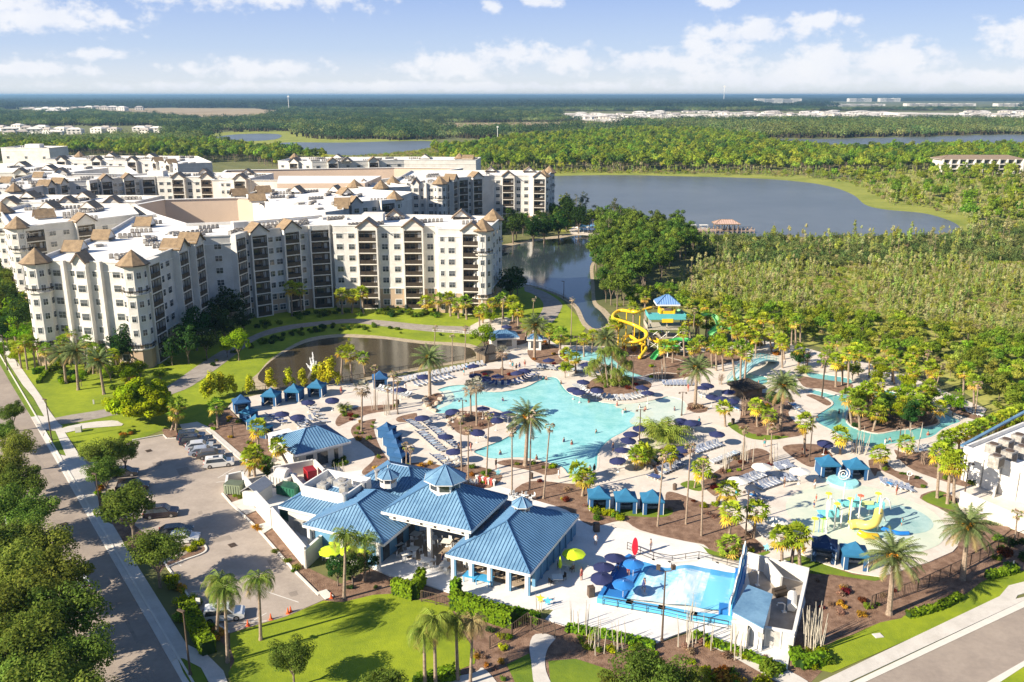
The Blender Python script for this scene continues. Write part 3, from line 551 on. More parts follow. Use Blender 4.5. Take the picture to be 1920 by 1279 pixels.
def dry_crown(seed, b=(.40, .30, .20), g=(.20, .24, .06), ng=7, nb=16, r=.75):
    rr = random.Random(seed); mb = MB(); mb.tint = b
    for i in range(nb): fan(mb, rr.uniform(0, 6.28), rr.uniform(-1.45, 1.3), r * rr.uniform(.5, .9), r * .6, vt(b, .25, rr), rr, 5, .5)
    for i in range(ng): fan(mb, rr.uniform(0, 6.28), rr.uniform(-.9, .7), r * .7, r * .6, vt(g, .25, rr), rr, 5, .4)
    return mb
def trunk_mb(r0, r1, boot=0):
    mb = MB(); n = 8
    mb.tube([(0, 0, -.02), (0, 0, .05), (0, 0, .5), (0, 0, .93), (0, 0, 1)], [r0 * 1.35, r0, (r0 + r1) / 2, r1, r1 * (1 + boot)], n)
    return mb
def palm_kind(name, crowns, r0, r1, desc, group, boot=0, bark=None):
    out = []
    for c in crowns:
        root = empty(name); c.build('crown', M_leaf_s, root, (0, 0, 1)); trunk_mb(r0, r1, boot).build('trunk', bark or M_palmbark, root)
        out.append(Kind(root, desc, 'palm tree', group))
    return out
P_date = palm_kind('date_palm', [date_crown(1), date_crown(2)], .34, .24, 'date palm with orange fruit clusters', 'date palms round the pools', .5)
P_sabal = palm_kind('cabbage_palm', [fan_crown(3), fan_crown(4, (.32, .38, .03), (.56, .40, .05)), fan_crown(5, (.20, .30, .03), (.46, .36, .08), 30)], .17, .15, 'yellow-green cabbage palm', 'cabbage palms with round heads', .3)
P_tall = palm_kind('fan_palm', [dry_crown(6), dry_crown(7, (.45, .36, .27), (.22, .25, .07), 3, 14)], .135, .09, 'thin palm with withered top', 'tall thin fan palms', .3)
P_grey = palm_kind('fan_palm', [fan_crown(8, (.30, .29, .22), (.34, .27, .19), 26, 1.15, .5)], .17, .13, 'grey-leaved palm with ragged head', 'grey ragged palms', .3)
P_queen = palm_kind('queen_palm', [queen_crown(9), queen_crown(10, (.19, .25, .045))], .2, .13, 'queen palm with drooping fronds', 'queen palms at the lawns')
P_dryq = palm_kind('queen_palm', [queen_crown(11, (.36, .30, .13), (.45, .34, .15))], .2, .13, 'browned queen palm', 'browned queen palms')
for k in P_date + P_sabal + P_tall + P_grey + P_queen + P_dryq:
    kids(k.root)
def palm(kinds, bx, by, cx, cy, s=1.0, desc=None, z=.15):
    k = kinds[rnd.randrange(len(kinds))]; x, y = G(bx, by, z); c = at(cx, cy, y); h = max(1.2, c[2] - z); dx = c[0] - x
    o = k.put(x, y, z, 0, 1.0, desc)
    o.rotation_euler = (0, atan2(dx, h), 0)
    L_ = hypot(dx, h)
    for ch in [q for q in o.children] or kids(o):
        if ch.name.startswith('trunk'): ch.scale = (s, s, L_)
        else: ch.location = (0, 0, L_); ch.scale = (s,) * 3; ch.rotation_euler = (0, 0, rnd.uniform(0, 6.28))
    return o

# ------------------------------------------------------------------ palms, one by one
for b in ((985, 873, 990, 785), (806, 742, 805, 673), (1303, 762, 1307, 692), (1463, 807, 1469, 724), (1667, 1150, 1676, 1045), (1805, 1085, 1815, 988), (147, 730, 141, 660), (124, 718, 118, 665), (195, 738, 185, 676), (1002, 672, 1003, 612), (1135, 668, 1137, 636)):
    palm(P_date, *b, s=1.0 if b[0] > 250 else .9)
for b in ((484, 862, 484, 803), (548, 888, 522, 838), (478, 893, 474, 851), (467, 893, 470, 861), (409, 802, 405, 762), (330, 806, 333, 758), (322, 806, 331, 772), (660, 717, 656, 664), (684, 700, 680, 671), (875, 598, 873, 566), (905, 606, 905, 584), (944, 598, 940, 562), (962, 604, 962, 566), (972, 612, 970, 580), (1095, 668, 1094, 636),
          (1155, 632, 1152, 600), (1187, 640, 1188, 576), (1208, 622, 1210, 556), (1261, 680, 1262, 650), (1283, 668, 1281, 622), (1325, 622, 1321, 572), (1366, 622, 1362, 582), (1304, 640, 1306, 592), (1297, 655, 1290, 600), (1425, 652, 1423, 620), (1415, 655, 1408, 628), (1467, 690, 1466, 645), (1447, 660, 1442, 625), (1343, 695, 1343, 652), (1356, 696, 1353, 648), (1378, 716, 1372, 655), (1388, 722, 1390, 650), (1395, 726, 1400, 664), (1315, 690, 1312, 640),
          (1612, 806, 1610, 765), (1637, 808, 1645, 774), (1597, 797, 1590, 743), (1650, 758, 1645, 722), (1722, 790, 1726, 756), (1745, 792, 1760, 765), (1575, 852, 1577, 816), (1508, 855, 1510, 792), (1567, 726, 1568, 676), (1579, 722, 1580, 682), (1590, 730, 1592, 664), (1757, 934, 1762, 850), (1776, 945, 1782, 872), (1788, 944, 1790, 862),
          (1366, 1016, 1371, 962), (1412, 1008, 1419, 958), (1356, 955, 1366, 920), (1466, 1070, 1466, 1008), (1483, 1064, 1491, 1002), (1319, 918, 1316, 880), (1500, 1070, 1497, 1003), (1540, 690, 1552, 660), (1715, 700, 1712, 662), (1667, 690, 1663, 650), (1676, 690, 1672, 655),
          (52, 692, 45, 640), (66, 690, 62, 645), (40, 690, 34, 650), (30, 640, 20, 610), (70, 650, 60, 616), (1080, 700, 1078, 672), (1068, 690, 1062, 664), (1107, 905, 1085, 884), (1092, 930, 1097, 896), (1375, 1040, 1368, 1024), (1496, 690, 1500, 655), (1770, 870, 1772, 840), (1208, 872, 1208, 848), (1192, 880, 1196, 855)):
    palm(P_sabal, *b, s=1.32 if b[1] > 700 else (1.6 if 800 < b[0] < 1000 else 1.2))
for b in ((565, 586, 562, 542), (548, 592, 545, 540), (642, 588, 640, 553), (681, 588, 679, 548), (660, 586, 662, 555), (845, 592, 843, 560), (860, 596, 858, 572), (820, 588, 822, 562), (800, 585, 798, 566), (1010, 640, 1012, 612), (1050, 655, 1052, 628)): palm(P_sabal, *b, s=1.6)
for b in ((1150, 650, 1150, 610), (1246, 690, 1246, 650), (1158, 640, 1156, 604), (1140, 660, 1138, 625), (1300, 690, 1300, 650), (1335, 690, 1333, 648), (1356, 640, 1356, 598)): palm(P_sabal, *b, s=1.3)
gq = random.Random(17)
for b in ((1135, 722, 1118, 678), (1140, 724, 1132, 660), (1146, 725, 1148, 656), (1152, 724, 1162, 664), (1158, 722, 1176, 682), (1144, 718, 1140, 690), (1130, 718, 1108, 690), (1162, 726, 1160, 696)): palm(P_queen, *b, s=.95, desc='clumped feathery palm')
for i in range(24):
    bx = 1300 + 210 * gq.random(); by = 622 + (bx - 1160) * .10 + gq.uniform(-14, 24); palm(P_sabal, bx, by, bx + gq.uniform(-4, 4), by - gq.uniform(28, 52), 1.15)
for i in range(16):
    bx = 1500 + 330 * gq.random(); by = 672 + (bx - 1500) * .27 + gq.uniform(-6, 8); palm(P_sabal, bx, by, bx + gq.uniform(-4, 4), by - gq.uniform(32, 56), 1.15)
for i in range(12):
    bx = 1600 + 140 * gq.random(); by = gq.uniform(768, 800); palm(P_sabal, bx, by, bx + gq.uniform(-6, 6), by - gq.uniform(30, 50), 1.2)
for b in ((100, 672, 96, 625), (118, 690, 116, 640), (132, 680, 133, 622), (160, 690, 160, 640), (175, 700, 176, 655), (88, 700, 84, 655), (210, 705, 212, 665), (900, 625, 898, 585), (925, 600, 922, 568), (985, 640, 988, 610), (1030, 650, 1030, 618), (1110, 660, 1112, 628), (1360, 800, 1358, 765), (1420, 800, 1418, 762), (1440, 815, 1442, 780), (1258, 884, 1256, 852), (640, 700, 642, 660), (1700, 868, 1700, 832), (1652, 880, 1650, 850)): palm(P_sabal, *b, s=1.2)
for i in range(13):
    t = i / 12; bx = 1770 + 165 * t; by = 862 - 60 * t; palm(P_sabal, bx, by, bx + 2, by - 38, 1.15)
for b in ((866, 894, 863, 778), (878, 910, 878, 804), (912, 894, 917, 778), (960, 927, 960, 808), (993, 919, 996, 778), (1019, 935, 1031, 800), (762, 893, 762, 836), (769, 893, 770, 838), (1233, 987, 1244, 852), (1286, 983, 1295, 838), (1315, 1005, 1319, 864), (1393, 881, 1396, 804), (1446, 873, 1447, 800), (848, 687, 848, 627), (872, 681, 873, 614), (814, 662, 816, 614), (940, 627, 944, 560), (999, 592, 1001, 560), (1070, 648, 1073, 560), (1296, 665, 1303, 582), (1730, 721, 1741, 660), (1755, 727, 1766, 685), (1828, 779, 1835, 720), (1541, 746, 1549, 666), (1302, 915, 1310, 870), (728, 766, 727, 726), (737, 768, 738, 700), (742, 768, 746, 712), (704, 768, 702, 690), (1902, 1022, 1908, 962), (1295, 560, 1298, 520)):
    palm(P_tall, *b, s=1.0 if b[1] > 740 else .9)
for b in ((678, 808, 679, 728), (883, 785, 882, 728), (894, 798, 892, 722), (942, 704, 942, 660)): palm(P_grey, *b, s=1.05)
for b in ((427, 1239, 421, 1110), (406, 1195, 412, 1090), (489, 1198, 485, 1088), (645, 1120, 648, 1006), (684, 1086, 684, 1012), (797, 1295, 795, 1183), (817, 1292, 814, 1163), (858, 1273, 855, 1165)): palm(P_queen, *b, s=1.0)
for b in ((882, 1280, 886, 1168),): palm(P_dryq, *b, s=.85)

# ------------------------------------------------------------------ broadleaf trees
oaks = [(lumpy(20 + i, 3.6, 2.5, 5.2, 40, 270, .26, GREEN['oak'], .34), limbs(20 + i, 3.6, 5.2, 2.2, .2)) for i in range(3)]
K_oak = [tree_kind('oak_tree', c, t, 'round street oak', 'tree', 'oaks along the street and car park') for c, t in oaks]
brt = [(lumpy(30 + i, 2.6, 3.0, 3.8, 26, 95, .32, GREEN['bright'], .36), limbs(30 + i, 2.4, 3.6, 1.6, .14)) for i in range(2)]
K_brt = [tree_kind('garden_tree', c, t, 'bright green garden tree', 'tree', 'bright garden trees') for c, t in brt]
drk = [(lumpy(40 + i, 2.6, 3.0, 3.8, 26, 95, .34, GREEN['deep'], .36), limbs(40 + i, 2.4, 3.6, 1.6, .16)) for i in range(2)]
K_drk = [tree_kind('shade_tree', c, t, 'dark green tree', 'tree', 'dark trees by the hotel') for c, t in drk]
def tree(kinds, cx, cy, rpx, R0, zc, desc=None, ground=True, sc=None):
    """tree whose crown centre is seen at (cx, cy) with radius rpx"""
    s = 1.0
    for _ in range(3):
        x, y = G(cx, cy, zc * s); d = y * cos(PIT) + (CH - zc * s) * sin(PIT); s = rpx * d / F / R0
    return kinds[rnd.randrange(len(kinds))].put(x, y, .05, None, s, desc)
for a in ((25, 772, 26), (5, 812, 30), (38, 836, 36), (12, 880, 44), (42, 905, 46), (8, 950, 52), (62, 960, 50), (22, 1012, 62), (88, 1022, 54), (40, 1070, 70), (112, 1080, 66), (20, 1140, 80), (120, 1150, 76), (60, 1215, 84), (140, 1235, 72), (20, 1275, 80), (95, 1300, 90), (165, 1305, 56)): tree(K_oak, a[0] - 4, a[1], a[2] * 1.06, 3.6, 5.2)
for a in ((192, 848, 44), (232, 845, 32), (195, 884, 38), (242, 945, 56), (292, 1030, 56), (548, 1232, 46), (1215, 1268, 74), (1285, 1296, 60), (1150, 1300, 50)): tree(K_oak, *a, 3.6, 5.2)
tree(K_oak, 718, 1296, 44, 3.6, 4.0, 'low oak at the lawn edge')
for a in ((908, 628, 24), (445, 640, 26), (425, 650, 14), (655, 650, 14), (1478, 720, 16), (1060, 690, 14), (1700, 740, 24), (1660, 752, 22), (1690, 770, 20), (1620, 745, 20), (1775, 845, 20), (1790, 870, 15), (1720, 765, 18)): tree(K_brt, *a, 2.6, 3.8)
for a in ((660, 1060, 30), (632, 1068, 24), (692, 1052, 20), (245, 640, 34), (215, 655, 24), (958, 530, 28), (970, 525, 20), (962, 420, 26), (940, 430, 18), (1020, 425, 22), (1062, 400, 24), (1085, 410, 20), (1000, 430, 22), (1048, 420, 22), (430, 570, 30), (365, 610, 34), (400, 600, 30), (350, 640, 30), (330, 600, 26), (385, 640, 24), (340, 570, 24), (420, 610, 26), (455, 600, 20), (320, 655, 22), (395, 570, 24), (545, 545, 18), (1660, 760, 22), (1710, 775, 24), (1735, 760, 20), (1500, 670, 16), (40, 590, 34), (20, 560, 26), (10, 620, 24), (1452, 750, 16), (1430, 770, 14)): tree(K_drk, *a, 2.6, 3.8)

for a in ((95, 640, 20), (120, 668, 18), (180, 672, 20), (205, 690, 18), (240, 700, 16), (262, 690, 18), (300, 700, 14), (150, 705, 14), (60, 650, 20), (35, 620, 24), (10, 590, 26), (45, 575, 24), (30, 665, 16), (5, 655, 18), (1350, 640, 18), (1400, 645, 16), (1550, 675, 18), (1600, 690, 18), (1650, 700, 20), (1700, 712, 20), (1745, 735, 20), (1790, 750, 22), (1160, 610, 16), (1330, 610, 16), (1230, 620, 12), (920, 592, 14), (968, 585, 16), (1375, 720, 12)): tree(K_brt, *a, 2.6, 3.8)
# shrubs, hedges, bamboo, bare stems
def shrub_kind(name, seeds, tint, desc, cat, group, R_=1.0, n=9, nl=46, s=.26, tv=.35, hz=.55):
    out = []
    for q in seeds:
        rr = random.Random(q); mb = MB(); mb.tint = tint
        for i in range(n):
            a = rr.uniform(0, 6.28); k = R_ * .6 * rr.random() ** .5; leaves(mb, (cos(a) * k, sin(a) * k, R_ * hz * rr.uniform(.5, 1.1)), (R_ * .45, R_ * .45, R_ * .42), nl, s, vt(tint, .25, rr), tv, .4, rr=rr)
        o = mb.build(name, M_leaf); out.append(Kind(o, desc, cat, group))
    return out
SH = dict(green=shrub_kind('garden_shrub', (51, 52), GREEN['mid'], 'green shrub', 'shrub', 'garden shrubs'), lime=shrub_kind('bright_shrub', (53, 54), GREEN['lime'], 'bright yellow-green shrub', 'shrub', 'bright shrubs'),
          gold=shrub_kind('croton', (55,), (.45, .24, .03), 'orange and gold croton bush', 'shrub', 'croton bushes'), red=shrub_kind('ti_plant', (56,), (.16, .03, .02), 'dark red-leaved plant', 'plant', 'red-leaved plants'),
          dry=shrub_kind('dry_shrub', (57,), (.30, .20, .13), 'brown dried shrub', 'shrub', 'dried shrubs', nl=26), deep=shrub_kind('clipped_shrub', (58, 59), GREEN['deep'], 'dark green clipped shrub', 'shrub', 'dark clipped shrubs'))
def frond_bush(seed, tint, n=46, L_=3.0):
    rr = random.Random(seed); mb = MB(); mb.tint = tint
    for i in range(n):
        k = len(mb.v); a = rr.uniform(0, 6.28); q = rr.uniform(0, .8); frond(mb, rr.uniform(0, 6.28), rr.uniform(.7, 1.45), L_ * rr.uniform(.7, 1.1), 1.3, 13, .55, vt(tint, .25, rr), .06, rr, .5)
        for j in range(k, len(mb.v)): v = mb.v[j]; mb.v[j] = (v[0] + cos(a) * q, v[1] + sin(a) * q, v[2] + .2)
    return mb
K_areca = Kind(frond_bush(61, (.25, .30, .05)).build('areca_palm', M_leaf_s), 'bushy clump of arching palm fronds', 'palm bush', 'bushy palms')
K_bamb = Kind(lumpy(62, 2.6, 3.0, 3.0, 50, 150, .36, GREEN['lime'], .3).build('bamboo_clump', M_leaf_s), 'tall bright green bamboo thicket', 'bamboo', 'bamboo thickets')
def cone_bush(seed, tint):
    rr = random.Random(seed); mb = MB(); mb.tint = tint
    for i in range(16):
        a = rr.uniform(0, 6.28); h = rr.uniform(.3, 2.6); k = (1.15 - h * .3) * rr.uniform(.2, .8); leaves(mb, (cos(a) * k, sin(a) * k, h), (.4, .4, .6), 60, .24, vt(tint, .2, rr), .3, .3, rr=rr)
    return mb
K_ybush = Kind(cone_bush(63, (.42, .42, .02)).build('yellow_bush', M_leaf_s), 'tall yellow-green bush', 'shrub', 'yellow bushes along the pond fence')
def bare(seed, n, h, tint_m, spread=.8, br=0):
    rr = random.Random(seed); mb = MB()
    for i in range(n):
        a = rr.uniform(0, 6.28); k = spread * rr.random() ** .5; b = (cos(a) * k, sin(a) * k, 0); t = (b[0] * rr.uniform(1, 1.7) + rr.uniform(-.3, .3), b[1] * rr.uniform(1, 1.7), h * rr.uniform(.6, 1.1)); mb.tube([b, tuple((b[j] + t[j]) / 2 + rr.uniform(-.1, .1) for j in range(3)), t], [.07, .05, .025], 5)
        for q in range(br):
            f = rr.uniform(.3, .95); c = tuple(b[j] + (t[j] - b[j]) * f for j in range(3)); mb.tube([c, (c[0] + rr.uniform(-.9, .9), c[1] + rr.uniform(-.9, .9), c[2] + rr.uniform(.2, 1.1))], [.03, .012], 4)
    return mb
K_stem = [Kind(bare(64, 6, 3.6, None).build('bare_stem_clump', M_pale), 'clump of bare pale stems', 'plant', 'bare cut-back stems'), Kind(bare(65, 4, 4.6, None).build('bare_stem_clump', M_pale), 'clump of tall bare stems', 'plant', 'bare cut-back stems')]
K_big = Kind(bare(66, 34, 4.2, None, .9).build('bare_stem_clump', M_pale), 'dense fan of many bare stems by the pump yard', 'plant', 'bare cut-back stems')
K_bare = Kind(bare(67, 6, 3.0, None, .4, 16).build('leafless_tree', mat('dry twigs', (.30, .22, .16), .95, .2, 4)), 'leafless brown branching tree', 'tree', 'leafless trees')
for a in ((1213, 856, 1.0), (1246, 830, 1.95), (1232, 818, 1.6), (1148, 724, 1.35), (1135, 720, 1.15), (1165, 722, 1.1), (1120, 940, .6), (645, 770, .7), (1505, 700, .9)): K_areca.put(*G(a[0], a[1]), .16, None, a[2])
for a in ((250, 800, 1.55), (285, 803, 1.45), (268, 790, 1.6), (232, 790, 1.2), (300, 780, 1.3)): K_bamb.put(*G(a[0], a[1]), .04, None, a[2], label={250: 'huge bright green bamboo bush at the car park corner, street end', 285: 'huge bright green bamboo bush by the car park crossing', 268: 'middle bamboo bush of the thicket by the car park', 232: 'low bamboo bush at the street end of the thicket', 300: 'slim bamboo bush behind the thicket, pond end'}[a[0]])
for i, a in enumerate(((470, 740, 1.4), (508, 734, 1.6), (543, 730, 1.5), (568, 728, 1.4), (594, 722, 1.5), (622, 728, 2.2), (400, 748, 1.9), (418, 744, 1.7), (435, 742, 1.5), (606, 724, 1.7), (385, 752, 1.4))): K_ybush.put(*G(a[0], a[1]), .05, None, a[2])
for a in ((1095, 1190, 1), (1123, 1225, 1), (1165, 1222, 1), (1285, 1215, 1.1), (1295, 1210, 1), (1327, 1215, .95), (1376, 1232, 1), (1385, 1232, .9), (1357, 885, 1), (1364, 882, .8), (1395, 868, 1), (1403, 866, 1.1), (1450, 866, 1), (1605, 850, 1), (1612, 852, 1.2), (1700, 850, 1.1), (1712, 848, 1.3), (638, 905, .9), (642, 904, .8), (703, 770, 1), (728, 778, 1), (1240, 712, 1), (1230, 716, .9), (1010, 1150, .6), (1075, 1180, .8), (1110, 1215, .7), (1290, 1160, .8)): K_stem[rnd.randrange(2)].put(*G(a[0], a[1]), .16, None, a[2])
K_big.put(*G(1525, 1215), .05, 0, 1.15, label='dense fan of many bare stems by the pump yard wall')
for a in ((1510, 690, 1.3), (1745, 738, 1.3), (1395, 780, 1.1), (1351, 722, .8), (1420, 790, .9), (1730, 872, .8)): K_bare.put(*G(a[0], a[1]), .1, None, a[2])
def bed_fill(poly, n, mix, s0=.5, s1=1.0, world=False, z=.17):
    p = poly if world else gp(poly); xs = [q[0] for q in p]; ys = [q[1] for q in p]; k = 0; t = 0
    while k < n and t < 4000:
        t += 1; x, y = rnd.uniform(min(xs), max(xs)), rnd.uniform(min(ys), max(ys))
        if inpoly(x, y, p): rnd.choice(SH[rnd.choice(mix)]).put(x, y, z, None, rnd.uniform(s0, s1)); k += 1
for k, n, mix in (('b1', 13, ['green', 'lime', 'gold', 'green']), ('b2', 6, ['green', 'red']), ('b3', 26, ['lime', 'gold', 'green', 'lime']), ('b4', 6, ['green', 'dry', 'gold']), ('b5', 5, ['green', 'lime']), ('b6', 15, ['dry', 'lime', 'red', 'dry']), ('b8', 10, ['red', 'dry', 'lime']), ('b9', 14, ['green', 'gold', 'dry', 'lime']), ('b10', 4, ['dry', 'red']), ('b10b', 7, ['green', 'lime']), ('b11', 4, ['dry', 'green']),
                  ('b14', 12, ['green', 'dry', 'lime']), ('b15', 6, ['dry', 'green']), ('b16', 7, ['green', 'deep']), ('b17', 8, ['dry', 'green']), ('b18', 7, ['green', 'dry', 'red']), ('b19', 9, ['deep', 'green', 'red']), ('b20', 8, ['green', 'gold', 'red']), ('b21', 9, ['green', 'gold', 'dry']), ('b22', 3, ['green']), ('b23', 5, ['dry', 'gold'])):
    bed_fill(BW[k], n, mix, .4, .85, world=True)
bed_fill([p for p in ISLE], 13, ['deep', 'dry', 'green'], .7, 1.4, world=True)
for px, n, mix, s0, s1 in (([(300, 1080), (345, 1105), (385, 1165), (420, 1190), (400, 1215), (370, 1200), (330, 1150)], 26, ['lime', 'green', 'gold', 'lime'], .6, 1.3), ([(470, 960), (500, 1000), (600, 1110), (570, 1105), (480, 1000)], 8, ['gold', 'green'], .4, .7), ([(620, 1070), (700, 1080), (745, 1100), (640, 1115)], 6, ['dry', 'deep'], .3, .6),
                           ([(1080, 1195), (1230, 1215), (1240, 1235), (1100, 1230)], 12, ['green', 'lime', 'dry'], .4, .8), ([(1240, 1215), (1320, 1195), (1440, 1235), (1300, 1250)], 14, ['green', 'lime', 'dry'], .4, .8), ([(1320, 1262), (1440, 1250), (1460, 1290), (1330, 1290)], 9, ['lime', 'green', 'gold'], .9, 1.5),
                           ([(1530, 1080), (1640, 1090), (1680, 1110), (1620, 1160), (1540, 1150)], 18, ['dry', 'green', 'gold', 'red'], .35, .75), ([(1500, 1225), (1540, 1215), (1560, 1255), (1500, 1262)], 7, ['green', 'lime'], .8, 1.2), ([(1860, 1000), (1920, 1000), (1920, 1060), (1870, 1075)], 9, ['deep', 'green', 'red'], .8, 1.4),
                           ([(900, 1150), (990, 1160), (985, 1200), (940, 1220)], 9, ['lime', 'green', 'deep'], .5, 1.0), ([(880, 1225), (960, 1240), (955, 1279), (930, 1279), (900, 1250)], 7, ['gold', 'dry', 'green'], .35, .6), ([(120, 700), (200, 690), (300, 730), (240, 745), (170, 730)], 16, ['green', 'deep', 'lime', 'gold'], .8, 1.5),
                           ([(70, 690), (110, 672), (250, 690), (260, 715), (120, 720)], 30, ['green', 'deep', 'lime', 'lime'], .9, 1.7), ([(340, 690), (470, 640), (480, 650), (380, 700)], 8, ['deep', 'green'], .6, 1.0), ([(1150, 650), (1330, 640), (1500, 655), (1500, 668), (1330, 662), (1160, 668)], 24, ['lime', 'green', 'gold', 'green'], .6, 1.3), ([(200, 815), (300, 806), (300, 812), (210, 824)], 8, ['green', 'gold'], .4, .7), ([(195, 905), (215, 930), (205, 945), (180, 925)], 6, ['lime', 'gold'], .5, .8), ([(340, 1040), (378, 1030), (384, 1026), (376, 1022), (345, 1025)], 4, ['lime', 'green'], .6, .9), ([(700, 575), (850, 580), (880, 600), (760, 592)], 9, ['green', 'deep'], .6, 1.1), ([(480, 610), (560, 590), (640, 582), (830, 588), (825, 596), (640, 592), (560, 602), (485, 620)], 50, ['deep', 'green', 'green'], .8, 1.4), ([(640, 565), (820, 585), (810, 590), (650, 578)], 12, ['green', 'lime'], .5, .8),
                           ([(485, 642), (570, 617), (660, 609), (750, 614), (750, 621), (660, 617), (575, 626), (500, 652)], 44, ['deep', 'green'], .7, 1.1), ([(600, 612), (900, 630), (905, 640), (600, 618)], 9, ['green', 'deep'], .4, .7), ([(430, 930), (460, 925), (464, 938), (440, 944)], 5, ['green', 'lime'], .4, .6), ([(262, 650), (340, 690), (300, 712), (230, 680)], 9, ['lime', 'green'], .8, 1.4), ([(1110, 960), (1160, 962), (1165, 985), (1120, 985)], 7, ['lime', 'lime', 'green'], .8, 1.2), ([(615, 862), (655, 860), (670, 880), (640, 895), (625, 890)], 8, ['deep', 'green'], .6, .9), ([(450, 850), (500, 890), (540, 895), (540, 870), (490, 850)], 7, ['green', 'deep'], .7, 1.3)):
    bed_fill(px, n, mix, s0, s1, z=.05)
def hedge(pts, w, h, label):
    """clipped hedge: leafy faces over a box-shaped run"""
    mb = MB(); mb.tint = GREEN['mid']; p = gp(pts, 0)
    for a, b in zip(p, p[1:]):
        L_ = hypot(b[0] - a[0], b[1] - a[1]); dx, dy = (b[0] - a[0]) / L_, (b[1] - a[1]) / L_
        n = int(L_ * (2 * h + w) * 26)
        mb.box(((a[0] + b[0]) / 2, (a[1] + b[1]) / 2, h * .48), (L_, w * .86, h * .94), atan2(dy, dx), 0, GREEN['deep'])
        for _ in range(n):
            t = rnd.uniform(0, L_); q = rnd.random() * (2 * h + w)
            if q < h: o_, z, nn = -w / 2, q, Vector((dy, -dx, .2))
            elif q < h + w: o_, z, nn = q - h - w / 2, h, Vector((0, 0, 1))
            else: o_, z, nn = w / 2, q - h - w, Vector((-dy, dx, .2))
            o_ += rnd.uniform(-.08, .08); z += rnd.uniform(-.05, .1); c = Vector((a[0] + dx * t - dy * o_, a[1] + dy * t + dx * o_, z)); nn = (nn + Vector((rnd.uniform(-.6, .6), rnd.uniform(-.6, .6), rnd.uniform(-.3, .5)))).normalized(); u = nn.orthogonal().normalized() * .13; v = nn.cross(u)
            mb.face([tuple(c - u - v), tuple(c + u - v), tuple(c + u + v), tuple(c - u + v)], 0, vt((.15, .25, .015), .3))
    o = mb.build('hedge', M_leaf_s); tag(o, label, 'hedge', 'clipped hedges')
hedge([(738, 1112), (776, 1124), (792, 1092)], 1.0, 2.0, 'clipped L-shaped hedge between the lawn and the cafe deck')
hedge([(848, 1138), (905, 1158), (962, 1176)], 1.3, 2.1, 'long tall clipped hedge below the cafe deck')
hedge([(848, 1122), (862, 1126)], 1.2, 2.6, 'short tall hedge block at the end of the long hedge')
hedge([(1062, 1182), (1122, 1192), (1185, 1205), (1228, 1216)], .9, .7, 'low ragged hedge along the white terrace below the surf pool'); hedge([(1300, 1192), (1345, 1212), (1400, 1232), (1470, 1262)], .9, .6, 'low hedge along the path to the pump yard'); hedge([(1488, 1226), (1500, 1252), (1550, 1240)], 1.2, 1.0, 'curved hedge round the foot of the dense bare stems')
hedge([(962, 1155), (1010, 1168)], 1.0, 1.0, 'low hedge beside the entry gate')
hedge([(62, 702), (88, 697)], 1.0, 1.2, 'low dark clipped hedge beside the street pavement'); hedge([(88, 700), (72, 720)], .8, .8, 'short clipped hedge returning to the street pavement')
hedge([(1702, 1158), (1760, 1142), (1800, 1122)], .8, .7, 'low hedge along the fence lawn'); hedge([(1850, 1085), (1905, 1072)], 1.0, .8, 'low hedge near the street crossing')
hedge([(392, 1228), (372, 1190), (352, 1150)], 1.6, 1.6, 'yellow-green hedge between pavement and car park'); hedge([(778, 1290), (858, 1268)], 1.2, 1.2, 'dark hedge behind the four queen palms')
from mathutils import noise as mn
# ------------------------------------------------------------------ woods and wetland
def T(seed, R_, H_, zc, nc, nl, s, tint, h0, r0, cr=.36, nlimb=4): return lumpy(seed, R_, H_, zc, nc, nl, s, tint, cr), limbs(seed, R_, zc, h0, r0, nlimb)
def sapling(seed, tint, h=5.0, n=13, w=.95, nl=20, s=.38):
    rr = random.Random(seed); mb = MB(); mb.tint = tint; tr = MB()
    tr.tube([(0, 0, 0), (rr.uniform(-.2, .2), rr.uniform(-.2, .2), h)], [.06, .02], 4)
    for i in range(n):
        t = rr.uniform(.08, 1); q = w * (1.15 - t); a = rr.uniform(0, 6.28); leaves(mb, (cos(a) * q * .6, sin(a) * q * .6, h * t), (.3 + q * .3, .3 + q * .3, .4), nl, s, vt(tint, .2, rr), .3, .2, rr=rr)
    return mb, tr
def bush(seed, tint, R_=1.5, n=12, nl=34, s=.34):
    rr = random.Random(seed); mb = MB(); mb.tint = tint
    for i in range(n):
        a = rr.uniform(0, 6.28); k = R_ * .65 * rr.random() ** .5; leaves(mb, (cos(a) * k, sin(a) * k, R_ * rr.uniform(.25, .95)), (R_ * .4, R_ * .4, R_ * .36), nl, s, vt(tint, .25, rr), .3, .4, rr=rr)
    return mb, None
def pine(seed, tint, h=13):
    rr = random.Random(seed); mb = MB(); mb.tint = tint; tr = MB(); tr.tube([(0, 0, 0), (0, 0, h)], [.22, .06], 6)
    for i in range(12):
        z = h * rr.uniform(.55, 1.0); q = (1.9 - 1.2 * (z / h)) * rr.uniform(.4, 1.2) * 1.5; a = rr.uniform(0, 6.28); leaves(mb, (cos(a) * q, sin(a) * q, z), (.9, .9, .6), 40, .42, vt(tint, .22, rr), .3, .3, rr=rr)
    return mb, tr
